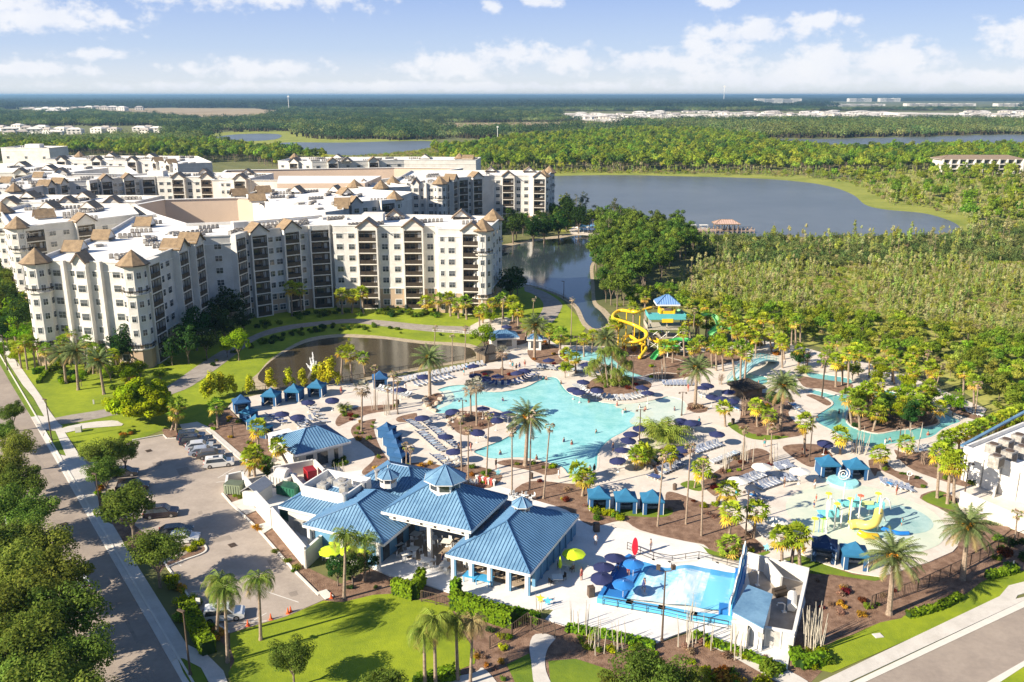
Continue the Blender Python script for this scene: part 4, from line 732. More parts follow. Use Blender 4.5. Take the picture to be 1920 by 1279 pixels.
PR = dict(sapling=[sapling(71, (.36, .42, .11), 4.4, 13, .85, 26, .28), sapling(72, (.44, .44, .20), 5.0, 13, .8, 24, .28), sapling(73, (.32, .39, .07), 3.8, 12, .9, 26, .28)], bush=[bush(74, (.34, .37, .09), 1.25, 11, 44, .23), bush(75, (.27, .33, .05), 1.35, 11, 44, .24), bush(76, (.36, .33, .15), 1.15, 11, 44, .22)],
          shaded_bush=[bush(77, (.12, .165, .05), 1.8), bush(78, (.18, .215, .07), 1.6)], round=[T(79, 2.5, 2.7, 3.2, 22, 70, .42, (.25, .34, .03), 1.6, .12), T(80, 2.7, 2.8, 3.4, 22, 70, .44, (.17, .26, .03), 1.8, .12), T(81, 2.3, 2.8, 3.3, 20, 70, .42, (.30, .35, .06), 1.6, .12)],  # dark scrub: the cloud shadow before the lake is put into its leaf tint
          wood=[T(82, 4.2, 4.0, 7.5, 20, 60, .8, (.19, .27, .03), 3, .22), T(83, 4.4, 3.8, 7.0, 20, 60, .8, (.29, .39, .04), 3, .22), T(84, 3.6, 4.4, 8.0, 18, 60, .75, (.10, .17, .035), 3.4, .22), T(85, 4, 3.6, 6.5, 18, 60, .8, (.36, .43, .06), 2.6, .2)],
          dwood=[T(86, 3.6, 3.6, 6.5, 22, 90, .48, (.10, .165, .03), 2.6, .2), T(87, 3.4, 4.0, 7.0, 22, 90, .48, (.15, .23, .035), 2.8, .2)], pine=[pine(88, (.09, .12, .06)), pine(89, (.12, .14, .07), 11)])
def far_patch(seed, tints, w, n, R_, h, s):
    rr = random.Random(seed); mb = MB(); mb.tint = tints[0]
    for i in range(n):
        x, y = rr.uniform(-w / 2, w / 2), rr.uniform(-w / 2, w / 2); r = R_ * rr.uniform(.7, 1.3); hh = h * rr.uniform(.75, 1.2); c = vt(rr.choice(tints), .2, rr)
        leaves(mb, (x, y, hh * .66), (r, r, hh * .36), 34, s, c, .25, .6, rr=rr); mb.cone((x, y, -.5), r * .25, r * .15, hh * .5, 4, 0, 0, (.09, .08, .05))
    return mb
mates = [M_leaf, M_bark]
KW = {}
NAMES = dict(sapling=('wetland_sapling', 'slender pale sapling standing in the wetland scrub', 'tree', 'pale saplings in the wetland'), bush=('wetland_bush', 'rounded green bush in the wetland beyond the pools', 'bush', 'bushes in the wetland'),
             shaded_bush=('scrub_bush', 'scrub bush tinted for cloud shade on the near shore of the lake', 'bush', 'scrub tinted for cloud shade by the lake'), round=('broadleaf_tree', 'bright broadleaf tree at the wetland edge behind the pools', 'tree', 'trees at the wetland edge'),
             wood=('forest_tree', 'green forest tree in the wood across the lake', 'tree', 'woodland trees across the lake'), dwood=('shore_tree', 'dark green tree beside the canal shore', 'tree', 'trees beside the canal'), pine=('pine_tree', 'thin-crowned pine standing above the canal trees', 'tree', 'pines by the lake'))
def kind_of(key, i):
    if (key, i) not in KW:
        c, t = PR[key][i]; nm, d, cat, grp = NAMES[key]
        if t is None: o = c.build(nm, M_leaf); KW[key, i] = Kind(o, d, cat, grp)
        else: KW[key, i] = tree_kind(nm, c, t, d, cat, grp)
    return KW[key, i]
budget = dict(sapling=260, bush=290, shaded_bush=150, round=280, wood=290, dwood=200, pine=40)
REST = {k: [] for k in PR}
EX = [CANAL, POND, LAKE, DECK]
def zone(px, spacing, mix, s0, s1, excl=(), jit=.45, world=False, individuals=True):
    X, Y = scatter(px, spacing, jit, list(excl) + EX, world); g_ = np.random.RandomState(len(X) + 3)
    keys = list(mix); w = np.array([mix[k] for k in keys], float); w /= w.sum(); kk = g_.choice(len(keys), len(X), p=w); sc = g_.uniform(s0, s1, len(X))
    for i in range(len(X)):
        k = keys[kk[i]]
        if 'sapling' in mix:
            nz_ = mn.noise(Vector((X[i] / 17, Y[i] / 30, 1.3))); sc[i] *= 1 + .45 * mn.noise(Vector((X[i] / 9, Y[i] / 14, 7.7)))
            if k == 'sapling' and nz_ > .22: k = 'bush'
            elif k == 'bush' and nz_ < -.3: k = 'sapling'
        REST[k].append((float(X[i]), float(Y[i]), float(sc[i]), int(g_.randint(len(PR[k]))), individuals and -30 < proj(X[i], Y[i], 3)[0] < 1950))
zone([(1118, 560), (1116, 500), (1125, 450), (1112, 430), (1120, 418), (1200, 438), (1290, 452), (1310, 480), (1250, 520), (1205, 548), (1160, 585), (1135, 575)], 5.2, dict(dwood=1), .7, 1.25)
zone([(950, 452), (1000, 420), (1060, 392), (1130, 398), (1190, 425), (1120, 438), (1050, 438), (990, 452)], 7, dict(dwood=.7, round=.3, pine=.25), .7, 1.2)
zone([(1130, 470), (1120, 425), (1200, 430), (1210, 450)], 11, dict(pine=1), .9, 1.2)
zone([(1280, 446), (1500, 449), (1700, 446), (1810, 441), (1860, 425), (2250, 432), (2250, 488), (1700, 498), (1500, 505), (1300, 500)], 3.0, dict(shaded_bush=.7, sapling=.3), .8, 1.75)
zone([(1235, 540), (1330, 498), (1500, 503), (2250, 486), (2250, 700), (1930, 650), (1800, 625), (1650, 605), (1500, 590), (1400, 585), (1300, 575)], 2.0, dict(sapling=.6, bush=.4), .65, 1.15)
EDGE = [(1150, 575), (1230, 548), (1300, 570), (1400, 585), (1500, 592), (1650, 605), (1930, 650), (2250, 700), (2250, 860), (2100, 840), (1930, 795), (1850, 762), (1790, 722), (1700, 690), (1620, 670), (1500, 640), (1400, 622), (1340, 615), (1300, 590), (1260, 580), (1200, 580)]
zone(EDGE, 2.9, dict(round=.6, bush=.4), .5, .9)
zone([(1830, 790), (1930, 800), (1930, 860), (1860, 830)], 3, dict(round=1), .6, .8)
zone([(1500, 333), (1590, 343), (1632, 364), (1662, 384), (1738, 393), (1790, 404), (1815, 425), (1815, 442), (1870, 442), (2000, 430), (2000, 325), (1700, 322), (1560, 326)], 5.2, dict(sapling=.35, bush=.5, round=.15), .9, 1.6)
zone([(820, 300), (880, 322), (1000, 322), (1300, 322), (1500, 325), (1700, 322), (2000, 322), (2000, 283), (1760, 287), (1600, 290), (1460, 285), (1415, 262), (1300, 252), (1200, 250), (1000, 265), (860, 284)], 8.5, dict(wood=1), .8, 1.35)
zone([(885, 330), (1100, 325), (1300, 327), (1480, 332), (1560, 330), (1500, 322), (900, 318)], 4.5, dict(bush=.5, sapling=.5), 1.0, 1.7, individuals=False)
zone([(-60, 305), (150, 290), (350, 306), (470, 304), (520, 318), (560, 300), (760, 296), (880, 296), (830, 288), (700, 296), (600, 292), (530, 292), (390, 276), (100, 282), (-60, 272)], 8.5, dict(wood=1), .85, 1.35, excl=[gp([(548, 262), (815, 262), (815, 310), (600, 310), (548, 292)])])
zone([(548, 294), (600, 298), (620, 306), (560, 304)], 10, dict(wood=1), .8, 1.1)
zone([(620, 300), (760, 306), (850, 300), (820, 280), (740, 290), (660, 296)], 6, dict(bush=1), 1.5, 2.4, individuals=False)
zone([(-60, 640), (10, 650), (-10, 620), (60, 596), (60, 560), (0, 520), (-60, 500)], 4, dict(round=.8, dwood=.4), .7, 1.1)
zone([(1735, 338), (1930, 338), (1930, 329), (1735, 329)], 11, dict(wood=1), .8, 1.1)
for k, lst in REST.items():
    lst.sort(key=lambda q: q[1] / q[2])
    ind = [q for q in lst if q[4]][:budget[k]]; rest = [q for q in lst if not q[4]] + [q for q in lst if q[4]][budget[k]:]
    for x, y, s, i, _ in ind: kind_of(k, i).put(x, y, .05, None, s, label=NAMES[k][1])
    if rest: stuff({'sapling': 'sapling_thicket', 'bush': 'bush_thicket', 'shaded_bush': 'scrub_thicket', 'round': 'edge_woods', 'wood': 'forest', 'dwood': 'canal_woods', 'pine': 'pine_woods'}[k], [merged(*p) for p in PR[k]], [q[0] for q in rest], [q[1] for q in rest], [q[2] for q in rest], [q[3] for q in rest], mates)
# far woods in patches
fp = [far_patch(90, [(.12, .18, .06), (.16, .22, .06), (.22, .26, .08)], 46, 30, 4.8, 12, 1.7), far_patch(91, [(.045, .085, .04), (.07, .12, .05)], 46, 30, 5.0, 13, 1.8), far_patch(92, [(.30, .34, .12), (.20, .26, .10)], 46, 26, 4.4, 9, 1.6)]
def ppoly(px, z=0): return [G(a, b, z) for a, b in px]
FIELDS = [ppoly([(148, 205), (300, 202), (480, 203), (535, 208), (505, 221), (430, 229), (330, 221), (190, 215)]), ppoly([(800, 231), (1180, 227), (1180, 237), (1000, 244), (820, 248)]), ppoly([(1040, 209), (2100, 207), (2100, 229), (1500, 227), (1150, 231), (1040, 224)]), ppoly([(-100, 236), (310, 236), (320, 262), (-100, 265)]),
          ppoly([(385, 253), (480, 246), (560, 249), (620, 261), (812, 264), (815, 292), (700, 296), (530, 292), (385, 272)]), ppoly([(1405, 201), (1515, 201), (1515, 190), (1405, 190)]), ppoly([(1530, 206), (1950, 206), (1950, 190), (1530, 190)]), ppoly([(0, 200), (200, 201), (200, 208), (0, 214)]), ppoly([(1400, 258), (1560, 259), (1720, 255), (2000, 250), (2000, 284), (1400, 284)])]
yb = lambda py: G(960, py)[1]
def far_zone(px, spacing, kinds, name, s0=.9, s1=1.2, jit=.35):
    X, Y = scatter(px, spacing, jit, FIELDS); g_ = np.random.RandomState(11); stuff(name, fp, X, Y, g_.uniform(s0, s1, len(X)), g_.choice(kinds, len(X)), mates, -.5)
far_zone([(-80, 266), (330, 262), (520, 268), (400, 280), (-80, 285)], 34, [0, 0, 2], 'near_forest')
far_zone([(1250, 250), (1430, 262), (1560, 262), (1720, 258), (2000, 253), (2000, 236), (1700, 234), (1400, 236), (1200, 240)], 34, [2, 0], 'near_forest', 1.2, 1.5)
far_zone([(-80, 262), (330, 262), (800, 262), (1000, 258), (1250, 246), (2000, 232), (2000, 205), (-80, 205)], 44, [0, 1, 1, 2], 'middle_forest', .95, 1.3)
fp2 = [far_patch(93, [(.035, .065, .03), (.05, .08, .035)], 150, 60, 13, 17, 5.5), far_patch(94, [(.03, .05, .028), (.04, .065, .03)], 150, 60, 14, 19, 5.5)]
X, Y = scatter([(-80, 206), (2000, 206), (2000, 184.5), (-80, 184.5)], 145, .3, FIELDS); g_ = np.random.RandomState(12); stuff('distant_forest', fp2, X, Y, g_.uniform(.9, 1.3, len(X)), g_.choice(2, len(X)), mates, -1)
X, Y = scatter([(-80, 184.5), (2000, 184.5), (2000, 180.2), (-80, 180.2)], 420, .3); g_ = np.random.RandomState(13); stuff('distant_forest', fp2, X, Y, g_.uniform(2.4, 3.0, len(X)), g_.choice(2, len(X)), mates, -12)
# ------------------------------------------------------------------ hotel blocks
M_wall = mat('cream stucco', (.56, .54, .50), .85, .06, .3, (.66, .645, .61), band=(5.6, (.44, .33, .23)))
M_wallb = mat('white stucco', (.62, .59, .54), .85, .05, .3, (.70, .68, .64))
M_roofw = mat('white roof membrane', (.76, .75, .72), .7, .08, .08, (.84, .83, .80))
M_brown = mat('brown metal roof', (.22, .155, .09), .5, .15, 1.2, (.33, .235, .135)); M_fascia = mat('dark fascia', (.10, .07, .05), .6)
M_glass = mat('dark window glass', (.025, .03, .035), .08, .2, .3, (.08, .09, .10), spec=.8); M_wframe = mat('white frame', (.70, .68, .64), .6)
M_screen = mat('balcony screen', (.028, .030, .030), .5, .3, .3, (.06, .055, .05)); M_rail = mat('bronze rail', (.05, .038, .028), .5); M_slab = mat('balcony slab', (.70, .66, .58), .8)
M_ac = mat('rooftop unit', (.22, .21, .19), .6, .2, 2, (.42, .40, .37)); M_tan = mat('garage tan wall', (.60, .47, .36), .85, .05, .1)
M_white = mat('white trim', (.70, .69, .66), .6)
HH = 23.4; FLH = 3.15
def window_mesh(w, h):
    mb = MB(); mb.box((0, -.03, 0), (w + .24, .08, h + .24), 0, 1)
    for i in range(2):
        x = (i - .5) * (w / 2 + .02); mb.box((x, -.09, h * .25), (w / 2 - .06, .06, h * .46), 0, 2); mb.box((x, -.09, -h * .25), (w / 2 - .08, .06, h * .46), 0, 0)
    return mb
WM = {}
def win_obj(key, parent):
    if key not in WM:
        mb = window_mesh(*dict(n=(1.7, 1.5), s=(.95, 1.35), a=(2.6, 2.4))[key]); o = mb.build('window', [M_glass, M_wframe, mat('window glass pale', (.22, .24, .26), .15, .3, .3, (.07, .08, .09), spec=.7)], parent); WM[key] = o.data; return o
    o = bpy.data.objects.new('window', WM[key]); COL.objects.link(o); o.parent = parent; return o
def balc_mesh(w, top):
    mb = MB(); d = 1.5
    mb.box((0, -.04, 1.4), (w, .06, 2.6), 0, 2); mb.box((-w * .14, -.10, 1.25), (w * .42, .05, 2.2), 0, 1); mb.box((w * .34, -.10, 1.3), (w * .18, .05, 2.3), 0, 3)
    mb.box((0, -d / 2, -.02), (w + .1, d + .12, .26), 0, 0)
    mb.box((0, -d + .05, .62), (w, .05, 1.0), 0, 4)
    for x in (-w / 2 + .06, -w * .17, w * .17, w / 2 - .06): mb.box((x, -d + .03, 1.5), (.09, .09, 2.85), 0, 4)
    mb.box((0, -d + .03, 1.18), (w, .09, .09), 0, 4)
    if top: mb.box((0, -d + .03, 2.8), (w, .1, .14), 0, 4)
    return mb
M_inner = mat('balcony inner wall', (.17, .13, .09), .9, .1, 1)  # balcony back wall: screens and the shade behind them are put into its colour
BM = {}
def balc_obj(w, parent):
    k = round(w, 1)
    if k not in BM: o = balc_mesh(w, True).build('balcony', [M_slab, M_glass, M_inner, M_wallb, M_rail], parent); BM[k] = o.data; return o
    o = bpy.data.objects.new('balcony', BM[k]); COL.objects.link(o); o.parent = parent; return o
def gable_mesh(w, depth, h=1.9, z0=0):
    """gabled cap: white gable wall with brown metal slopes, front at y=0, running back along +y"""
    mb = MB(); hw = w / 2
    mb.face([(-hw, 0, z0), (hw, 0, z0), (hw, 0, z0 + .1), (0, 0, z0 + h), (-hw, 0, z0 + .1)], 0)
    mb.face([(hw, depth, z0), (-hw, depth, z0), (-hw, depth, z0 + .1), (0, depth, z0 + h), (hw, depth, z0 + .1)], 0)
    mb.box((-hw + .05, depth / 2, z0 - .5), (.1, depth, 1.2), 0, 0); mb.box((hw - .05, depth / 2, z0 - .5), (.1, depth, 1.2), 0, 0)
    o = .45
    for s in (-1, 1):
        mb.slab([(s * (hw + o), -o, z0 - .28), (s * (hw + o), depth + .1, z0 - .28), (0, depth + .1, z0 + h + .14), (0, -o, z0 + h + .14)], .16, 1)
        mb.slab([(s * (hw + o + .02), -o - .08, z0 - .34), (s * (hw + o + .02), -o + .0, z0 - .34), (0, -o + .0, z0 + h + .18), (0, -o - .08, z0 + h + .18)], .34, 2)
    return mb
GMS = {}
def gable_obj(w, depth, parent):
    k = (round(w, 1), round(depth, 1))
    if k not in GMS: o = gable_mesh(*k).build('gable', [M_wallb, M_brown, M_fascia], parent); GMS[k] = o.data; return o
    o = bpy.data.objects.new('gable', GMS[k]); COL.objects.link(o); o.parent = parent; return o
def turret(parent, x, y, r=2.6, H=HH, n=6):
    mb = MB(); mb.prism([(x + r * cos(2 * pi * k / 8 + .39), y + r * sin(2 * pi * k / 8 + .39)) for k in range(8)], 0, H - .2); t = mb.build('turret', M_wall, parent)
    rf = MB(); rf.cone((x, y, H - .3), r * 1.35, 0, 3.1, 8, 0, .39); rf.cone((x, y, H - .55), r * 1.36, r * 1.36, .22, 8, 1, .39); rf.build('turret_roof', [M_brown, M_fascia], t)
    for f in range(1, 7):
        z = 1.9 + f * FLH
        for k in range(8):
            a = 2 * pi * (k + .5) / 8 + .39; 
            if sin(a) < .35: o = win_obj('s', t); rr_ = r * cos(pi / 8) + .01; o.location = (x + rr_ * cos(a), y + rr_ * sin(a), z); o.rotation_euler = (0, 0, a + pi / 2)
    b = MB()
    for zz in (4.5, 16.5):
        b.cone((x, y, zz), r * 1.18, r * 1.18, .2, 8, 0, .39); b.cone((x, y, zz + .9), r * 1.18, r * 1.18, .1, 8, 1, .39)
        for k in range(16): a = 2 * pi * k / 16; b.box((x + r * 1.1 * cos(a), y + r * 1.1 * sin(a), zz + .5), (.06, .06, .9), a, 1)
    b.build('turret_balcony', [M_slab, M_rail], t)
    return t
def facade(parent, a, b, pat, H=HH, floors=7, f0=0, gd=3.0, proud=1.1):
    """modules along the wall a->b (outside on the right-hand side, walking a to b with the building on the left):
       w window, s small window, . blank wall, G balconies under a gable, B balconies under a flat cap, P projecting panel with gable, R recessed-looking pier"""
    L_ = hypot(b[0] - a[0], b[1] - a[1]); dx, dy = (b[0] - a[0]) / L_, (b[1] - a[1]) / L_; rz = atan2(dy, dx)
    wts = dict(w=1.0, s=.7, G=1.75, B=1.75, P=1.3, R=.6); wts['.'] = .5; tot = sum(wts[c] for c in pat); u = 0
    for c in pat:
        m = wts[c] / tot * L_; xc = u + m / 2; u += m; px, py = a[0] + dx * xc, a[1] + dy * xc; nx, ny = dy, -dx
        if c in 'ws':
            for f in range(f0, floors):
                o = win_obj('n' if c == 'w' else 's', parent); o.location = (px + nx * .02, py + ny * .02, 1.7 + f * FLH); o.rotation_euler = (0, 0, rz)
        elif c in 'GB':
            w = min(m * .92, 4.8)
            for f in range(f0, floors):
                o = balc_obj(w, parent); o.location = (px, py, .12 + f * FLH); o.rotation_euler = (0, 0, rz)
            mb = MB(); d = 1.6
            for s in (-1, 1): mb.box((s * (w / 2 + .2), -d / 2, H / 2), (.38, d, H), 0, 0)
            zt = .1 + floors * FLH; mb.box((0, -d / 2, (zt + H) / 2), (w + .02, d - .1, H - zt), 0, 0); o = mb.build('balcony_frame', M_wallb, parent, (px, py, 0), rz)
            if c == 'G': q = gable_obj(w + .6, gd + 1.6, parent); q.location = (px + nx * (d + .02), py + ny * (d + .02), H + .02); q.rotation_euler = (0, 0, rz)
        elif c == 'P':
            w = m * .8; mb = MB(); mb.box((0, -.6, H / 2), (w, 1.2, H), 0, 0); o = mb.build('projecting_panel', M_wallb, parent, (px, py, 0), rz); q = gable_obj(w + .3, gd, parent); q.location = (px + nx * 1.25, py + ny * 1.25, H + .02); q.rotation_euler = (0, 0, rz)
            for f in range(1, floors): o = win_obj('n', parent); o.location = (px + nx * 1.22, py + ny * 1.22, 1.7 + f * FLH); o.rotation_euler = (0, 0, rz)
        elif c == 'R':
            mb = MB(); mb.box((0, -.5, H / 2), (m * .5, 1.0, H), 0, 0); mb.build('wall_pier', M_wallb, parent, (px, py, 0), rz)
def hotel(label, poly, facades, turrets=(), gables=(), H=HH, floors=7, units=10, f0=0, seed=1, boxes=()):
    t = empty('hotel_building', (0, 0, 0), 0, label, 'hotel', 'hotel blocks')
    n = len(poly)
    if sum(poly[i][0] * poly[(i + 1) % n][1] - poly[(i + 1) % n][0] * poly[i][1] for i in range(n)) < 0: poly = poly[::-1]; raise ValueError('clockwise ' + label)
    mb = MB()
    for i in range(n):
        a, b = poly[i], poly[(i + 1) % n]; mb.face([(a[0], a[1], 0), (b[0], b[1], 0), (b[0], b[1], H), (a[0], a[1], H)])
    # parapet: inner face and coping
    c = Vector((sum(p[0] for p in poly) / n, sum(p[1] for p in poly) / n)); inn = []
    for i in range(n):
        p, q, r = Vector(poly[i - 1]), Vector(poly[i]), Vector(poly[(i + 1) % n]); d1 = (q - p).normalized(); d2 = (r - q).normalized(); n1 = Vector((-d1.y, d1.x)); n2 = Vector((-d2.y, d2.x)); m = (n1 + n2); m = m / max(.4, m.length_squared) * 2 * .3; inn.append((q.x + m.x * 1.0, q.y + m.y * 1.0))
    for i in range(n):
        a, b, ai, bi = poly[i], poly[(i + 1) % n], inn[i], inn[(i + 1) % n]
        mb.face([(a[0], a[1], H), (b[0], b[1], H), (bi[0], bi[1], H), (ai[0], ai[1], H)]); mb.face([(ai[0], ai[1], H), (bi[0], bi[1], H), (bi[0], bi[1], H - .9), (ai[0], ai[1], H - .9)])
    mb.build('wall', M_wall, t)
    cn = MB()
    for i in range(n):
        a, b = poly[i], poly[(i + 1) % n]; L_ = hypot(b[0] - a[0], b[1] - a[1]); rz_ = atan2(b[1] - a[1], b[0] - a[0]); mx_, my_ = (a[0] + b[0]) / 2, (a[1] + b[1]) / 2; nx_, ny_ = (b[1] - a[1]) / L_ * .06, -(b[0] - a[0]) / L_ * .06
        for z_, h_ in ((5.7, .28), (H - 2.2, .16), (H - .12, .3)): cn.box((mx_ + nx_, my_ + ny_, z_), (L_ - .1, .2, h_), rz_)
    cn.build('cornice', M_white, t)
    rb = MB(); rb.sheet([inn], H - .85); rb.build('roof', M_roofw, t)
    for a, b, pat in facades: facade(t, a, b, pat, H, floors, f0)
    for x, y in turrets: turret(t, x, y, 2.6, H)
    for x, y, rz, w, d in gables:
        q = gable_obj(w, d, t); q.location = (x, y, H); q.rotation_euler = (0, 0, rz)
    rr = random.Random(seed); k = 0; xs = [p[0] for p in poly]; ys = [p[1] for p in poly]; tries = 0
    while k < units and tries < 900:
        tries += 1; x, y = rr.uniform(min(xs), max(xs)), rr.uniform(min(ys), max(ys))
        if all(inpoly(x + dx, y + dy, poly) for dx, dy in ((3, 0), (-3, 0), (0, 2.5), (0, -2.5))):
            if 'unit' not in WM:
                u = MB()
                for i in range(5):
                    u.box((i * 1.15 - 2.3, 0, .62), (.8, .8, .8), 0, 0); u.cone((i * 1.15 - 2.3, 0, 1.02), .33, .33, .06, 8, 1); u.box((i * 1.15 - 2.3, 0, .14), (.9, .9, .12), 0, 1)
                o = u.build('air_conditioner', [M_ac, M_fascia], t); WM['unit'] = o.data
            else: o = bpy.data.objects.new('air_conditioner', WM['unit']); COL.objects.link(o); o.parent = t
            o.location = (x, y, H - .85); o.rotation_euler = (0, 0, rr.choice((.2, .6, 1.4))); k += 1
    for q_ in range(units):
        x, y = rr.uniform(min(xs), max(xs)), rr.uniform(min(ys), max(ys))
        if all(inpoly(x + dx, y + dy, poly) for dx, dy in ((2, 0), (-2, 0), (0, 2), (0, -2))):
            m = MB(); m.box((0, 0, .3), (rr.uniform(.8, 2.6), rr.uniform(.8, 1.8), .6)); m.box((rr.uniform(-1.5, 1.5), 1.2, .12), (3.2, .12, .12)); m.build('roof_vent', M_ac if q_ % 2 else M_wallb, t, (x, y, H - .85), rr.uniform(0, 1.5))
    for x, y, w, d, h, rz in boxes:
        m = MB(); m.box((0, 0, h / 2), (w, d, h)); m.build('stair_head', M_wallb, t, (x, y, H - .85), rz)
    return t
A = [(-104.6, 191), (-80.5, 187.5), (-79.5, 205), (-78.5, 224), (-72.5, 226), (-71.5, 231.5), (-57, 243), (-50, 245.5), (-49.5, 243.5), (-21, 243.5), (-20, 237.5), (-6.5, 236.5), (-3, 262), (-30, 266), (-57, 265), (-74, 252), (-91, 247), (-107, 267), (-112, 262), (-106, 230)]
FA = [((-104.6, 191), (-80.5, 187.5), '.wwRsPsR.ww.'), ((-80.5, 187.5), (-79.5, 205), '.B.ww.'), ((-79.5, 205), (-78.5, 224), 'Gw.G.w'), ((-78.5, 224), (-72.5, 226), 'w'), ((-72.5, 226), (-71.5, 231.5), 'B'), ((-71.5, 231.5), (-57, 243), 'wGwwGw'), ((-57, 243), (-50, 245.5), 'B'), ((-49.5, 243.5), (-21, 243.5), 'wwGwwGw'), ((-20, 237.5), (-6.5, 236.5), 'sw.G.'), ((-6.5, 236.5), (-3, 262), '.w.w.w.w.'), ((-106, 230), (-104.6, 191), 'w.w.w.w.')]
GA = [(-104, 205, -pi / 2, 4, 4), (-105, 222, -pi / 2, 4, 4), (-104, 246, -pi / 2, 4, 4), (-35, 262.5, 0, 5, 4), (-15, 261, 0, 5, 4)]
hotel('large cream hotel block with curved front facing the pond and brown turrets', A, FA, [(-103.5, 190), (-81.5, 187.5), (-8, 237.5), (-5.5, 258)], GA, units=34, seed=3, boxes=((-40, 256, 6, 5, 2.6, 0), (-74, 240, 4, 3, 2.4, .5)))
def sh(pts, dx, dy): return [(x + dx, y + dy) for x, y in pts]
DX, DY = -106.6, 150.0
B = sh(A, DX, DY); FB = [((a[0] + DX, a[1] + DY), (b[0] + DX, b[1] + DY), p) for a, b, p in FA]
hotel('second cream hotel block with curved front, beyond the first parking deck', B, FB, [(-210, 340), (-188, 337.5)], [(x + DX, y + DY, r, w, d) for x, y, r, w, d in GA], units=22, seed=4, f0=4, boxes=((-160, 405, 7, 6, 2.6, 0),))
hotel('cream hotel wing with sunlit end just left of the front block', [(-160, 277), (-136, 240), (-121, 256.5), (-113, 268), (-127, 294), (-160, 294)], [((-160, 277), (-136, 240), 'w.w.ww.w.w.w'), ((-136, 240), (-121, 256.5), '.BwwG'), ((-121, 256.5), (-113, 268), 'w.w')], [(-135.5, 242), (-158, 275)], [(-135, 287, pi, 5, 5), (-148, 287, pi, 5, 5), (-141, 262, -.9, 5, 5)], units=8, seed=5, f0=2)
hotel('long cream hotel wing behind the sunlit wing, with white flat roof', [(-215, 300), (-190, 296), (-127, 300), (-125, 318), (-190, 322), (-215, 330)], [((-215, 300), (-190, 296), 'wGwGw'), ((-190, 296), (-127, 300), 'wGwwGwwwGwwGw')], [(-212, 302)], [(-150, 316, pi, 5, 5), (-170, 317, pi, 5, 5)], units=12, seed=6, f0=4)
Cb = [(-50, 367), (-28.5, 365), (-27.5, 378), (-24, 391), (-14, 398), (-8, 401), (8, 401), (9, 397.5), (15.5, 397), (19, 424), (0, 428), (-48, 428)]
hotel('cream hotel block nearest the lake, beside the canal trees', Cb, [((-50, 367), (-28.5, 365), '.wwRsPsRww.'), ((-28.5, 365), (-27.5, 378), 'wGw'), ((-27.5, 378), (-24, 391), 'wGw'), ((-24, 391), (-14, 398), 'BwG'), ((-8, 401), (8, 401), 'wGww'), ((9, 397.5), (15.5, 397), 'G'), ((15.5, 397), (19, 424), 'w.w.w.w')], [(-49, 368), (-29.5, 366), (14, 399), (17.5, 420)], [(-10, 424, 0, 5, 4), (8, 424, 0, 5, 4)], units=10, seed=7, f0=1)
hotel('middle hotel wing of low gables between the two parking decks', [(-57.3, 272), (-53, 278), (-56, 296), (-41, 308), (-37, 330), (-60, 343), (-96, 343), (-96, 322)], [((-53, 278), (-56, 296), '.wPw.G'), ((-56, 296), (-41, 308), '.PwwB')], [(-41, 310)], [(-90, 306, -1.2, 4.4, 5), (-101, 322, -1, 4.4, 5), (-95, 332, -1, 4.4, 5), (-80, 336, 3, 4.4, 5), (-66, 338, 3, 4.4, 5), (-60, 325, .6, 4.4, 5)], units=14, seed=8, f0=4)
hotel('hotel wing with turrets in front of the lakeside block', [(-66, 352), (-52, 346), (-40, 352), (-50, 366), (-66, 366)], [((-66, 352), (-52, 346), 'w.w.'), ((-52, 346), (-40, 352), 'w.w.')], [(-51, 348), (-62, 352)], [(-60, 362, 3.3, 4.4, 4)], units=2, seed=18, f0=4)
hotel('far hotel wing by the wood, with dark roof units in rows', [(-262, 505), (-200, 498), (-175, 470), (-160, 480), (-185, 530), (-262, 535)], [((-262, 505), (-200, 498), 'wGwwGwwGw'), ((-200, 498), (-175, 470), 'wGwwGw')], [(-236, 533), (-255, 532)], [(-210, 528, pi, 6, 6), (-235, 532, pi, 6, 6)], units=16, seed=9, f0=5)
hotel('far hotel wing at the end of the third parking deck', [(-128, 492), (-108, 486), (-60, 500), (-20, 498), (-18, 520), (-62, 524), (-125, 520)], [((-128, 492), (-108, 486), 'wGw'), ((-108, 486), (-60, 500), 'wGwwGww')], [(-124, 514), (-30, 516)], [(-100, 520, pi, 6, 6), (-90, 489, 0, 5, 5), (-50, 520, pi, 6, 6), (-22, 510, 1.5, 7, 6)], units=16, seed=10, f0=5)
hotel('plain white flat-roofed block at the far end of the hotel grounds', [(-318, 562), (-286, 558), (-284, 578), (-318, 584)], [((-318, 562), (-286, 558), 'w.w.w')], [], [], units=3, H=26.5, seed=11, f0=6, boxes=((-302, 572, 9, 6, 2.5, 0),))
hotel('far left hotel wing with dark gables', [(-300, 430), (-240, 415), (-205, 420), (-200, 445), (-245, 470), (-300, 475)], [((-300, 430), (-240, 415), 'wGwwGwwGw'), ((-240, 415), (-205, 420), 'wGwG')], [], [(-225, 440, pi, 6, 6), (-250, 462, pi, 6, 6), (-270, 466, pi, 6, 6)], units=12, seed=12, f0=5)
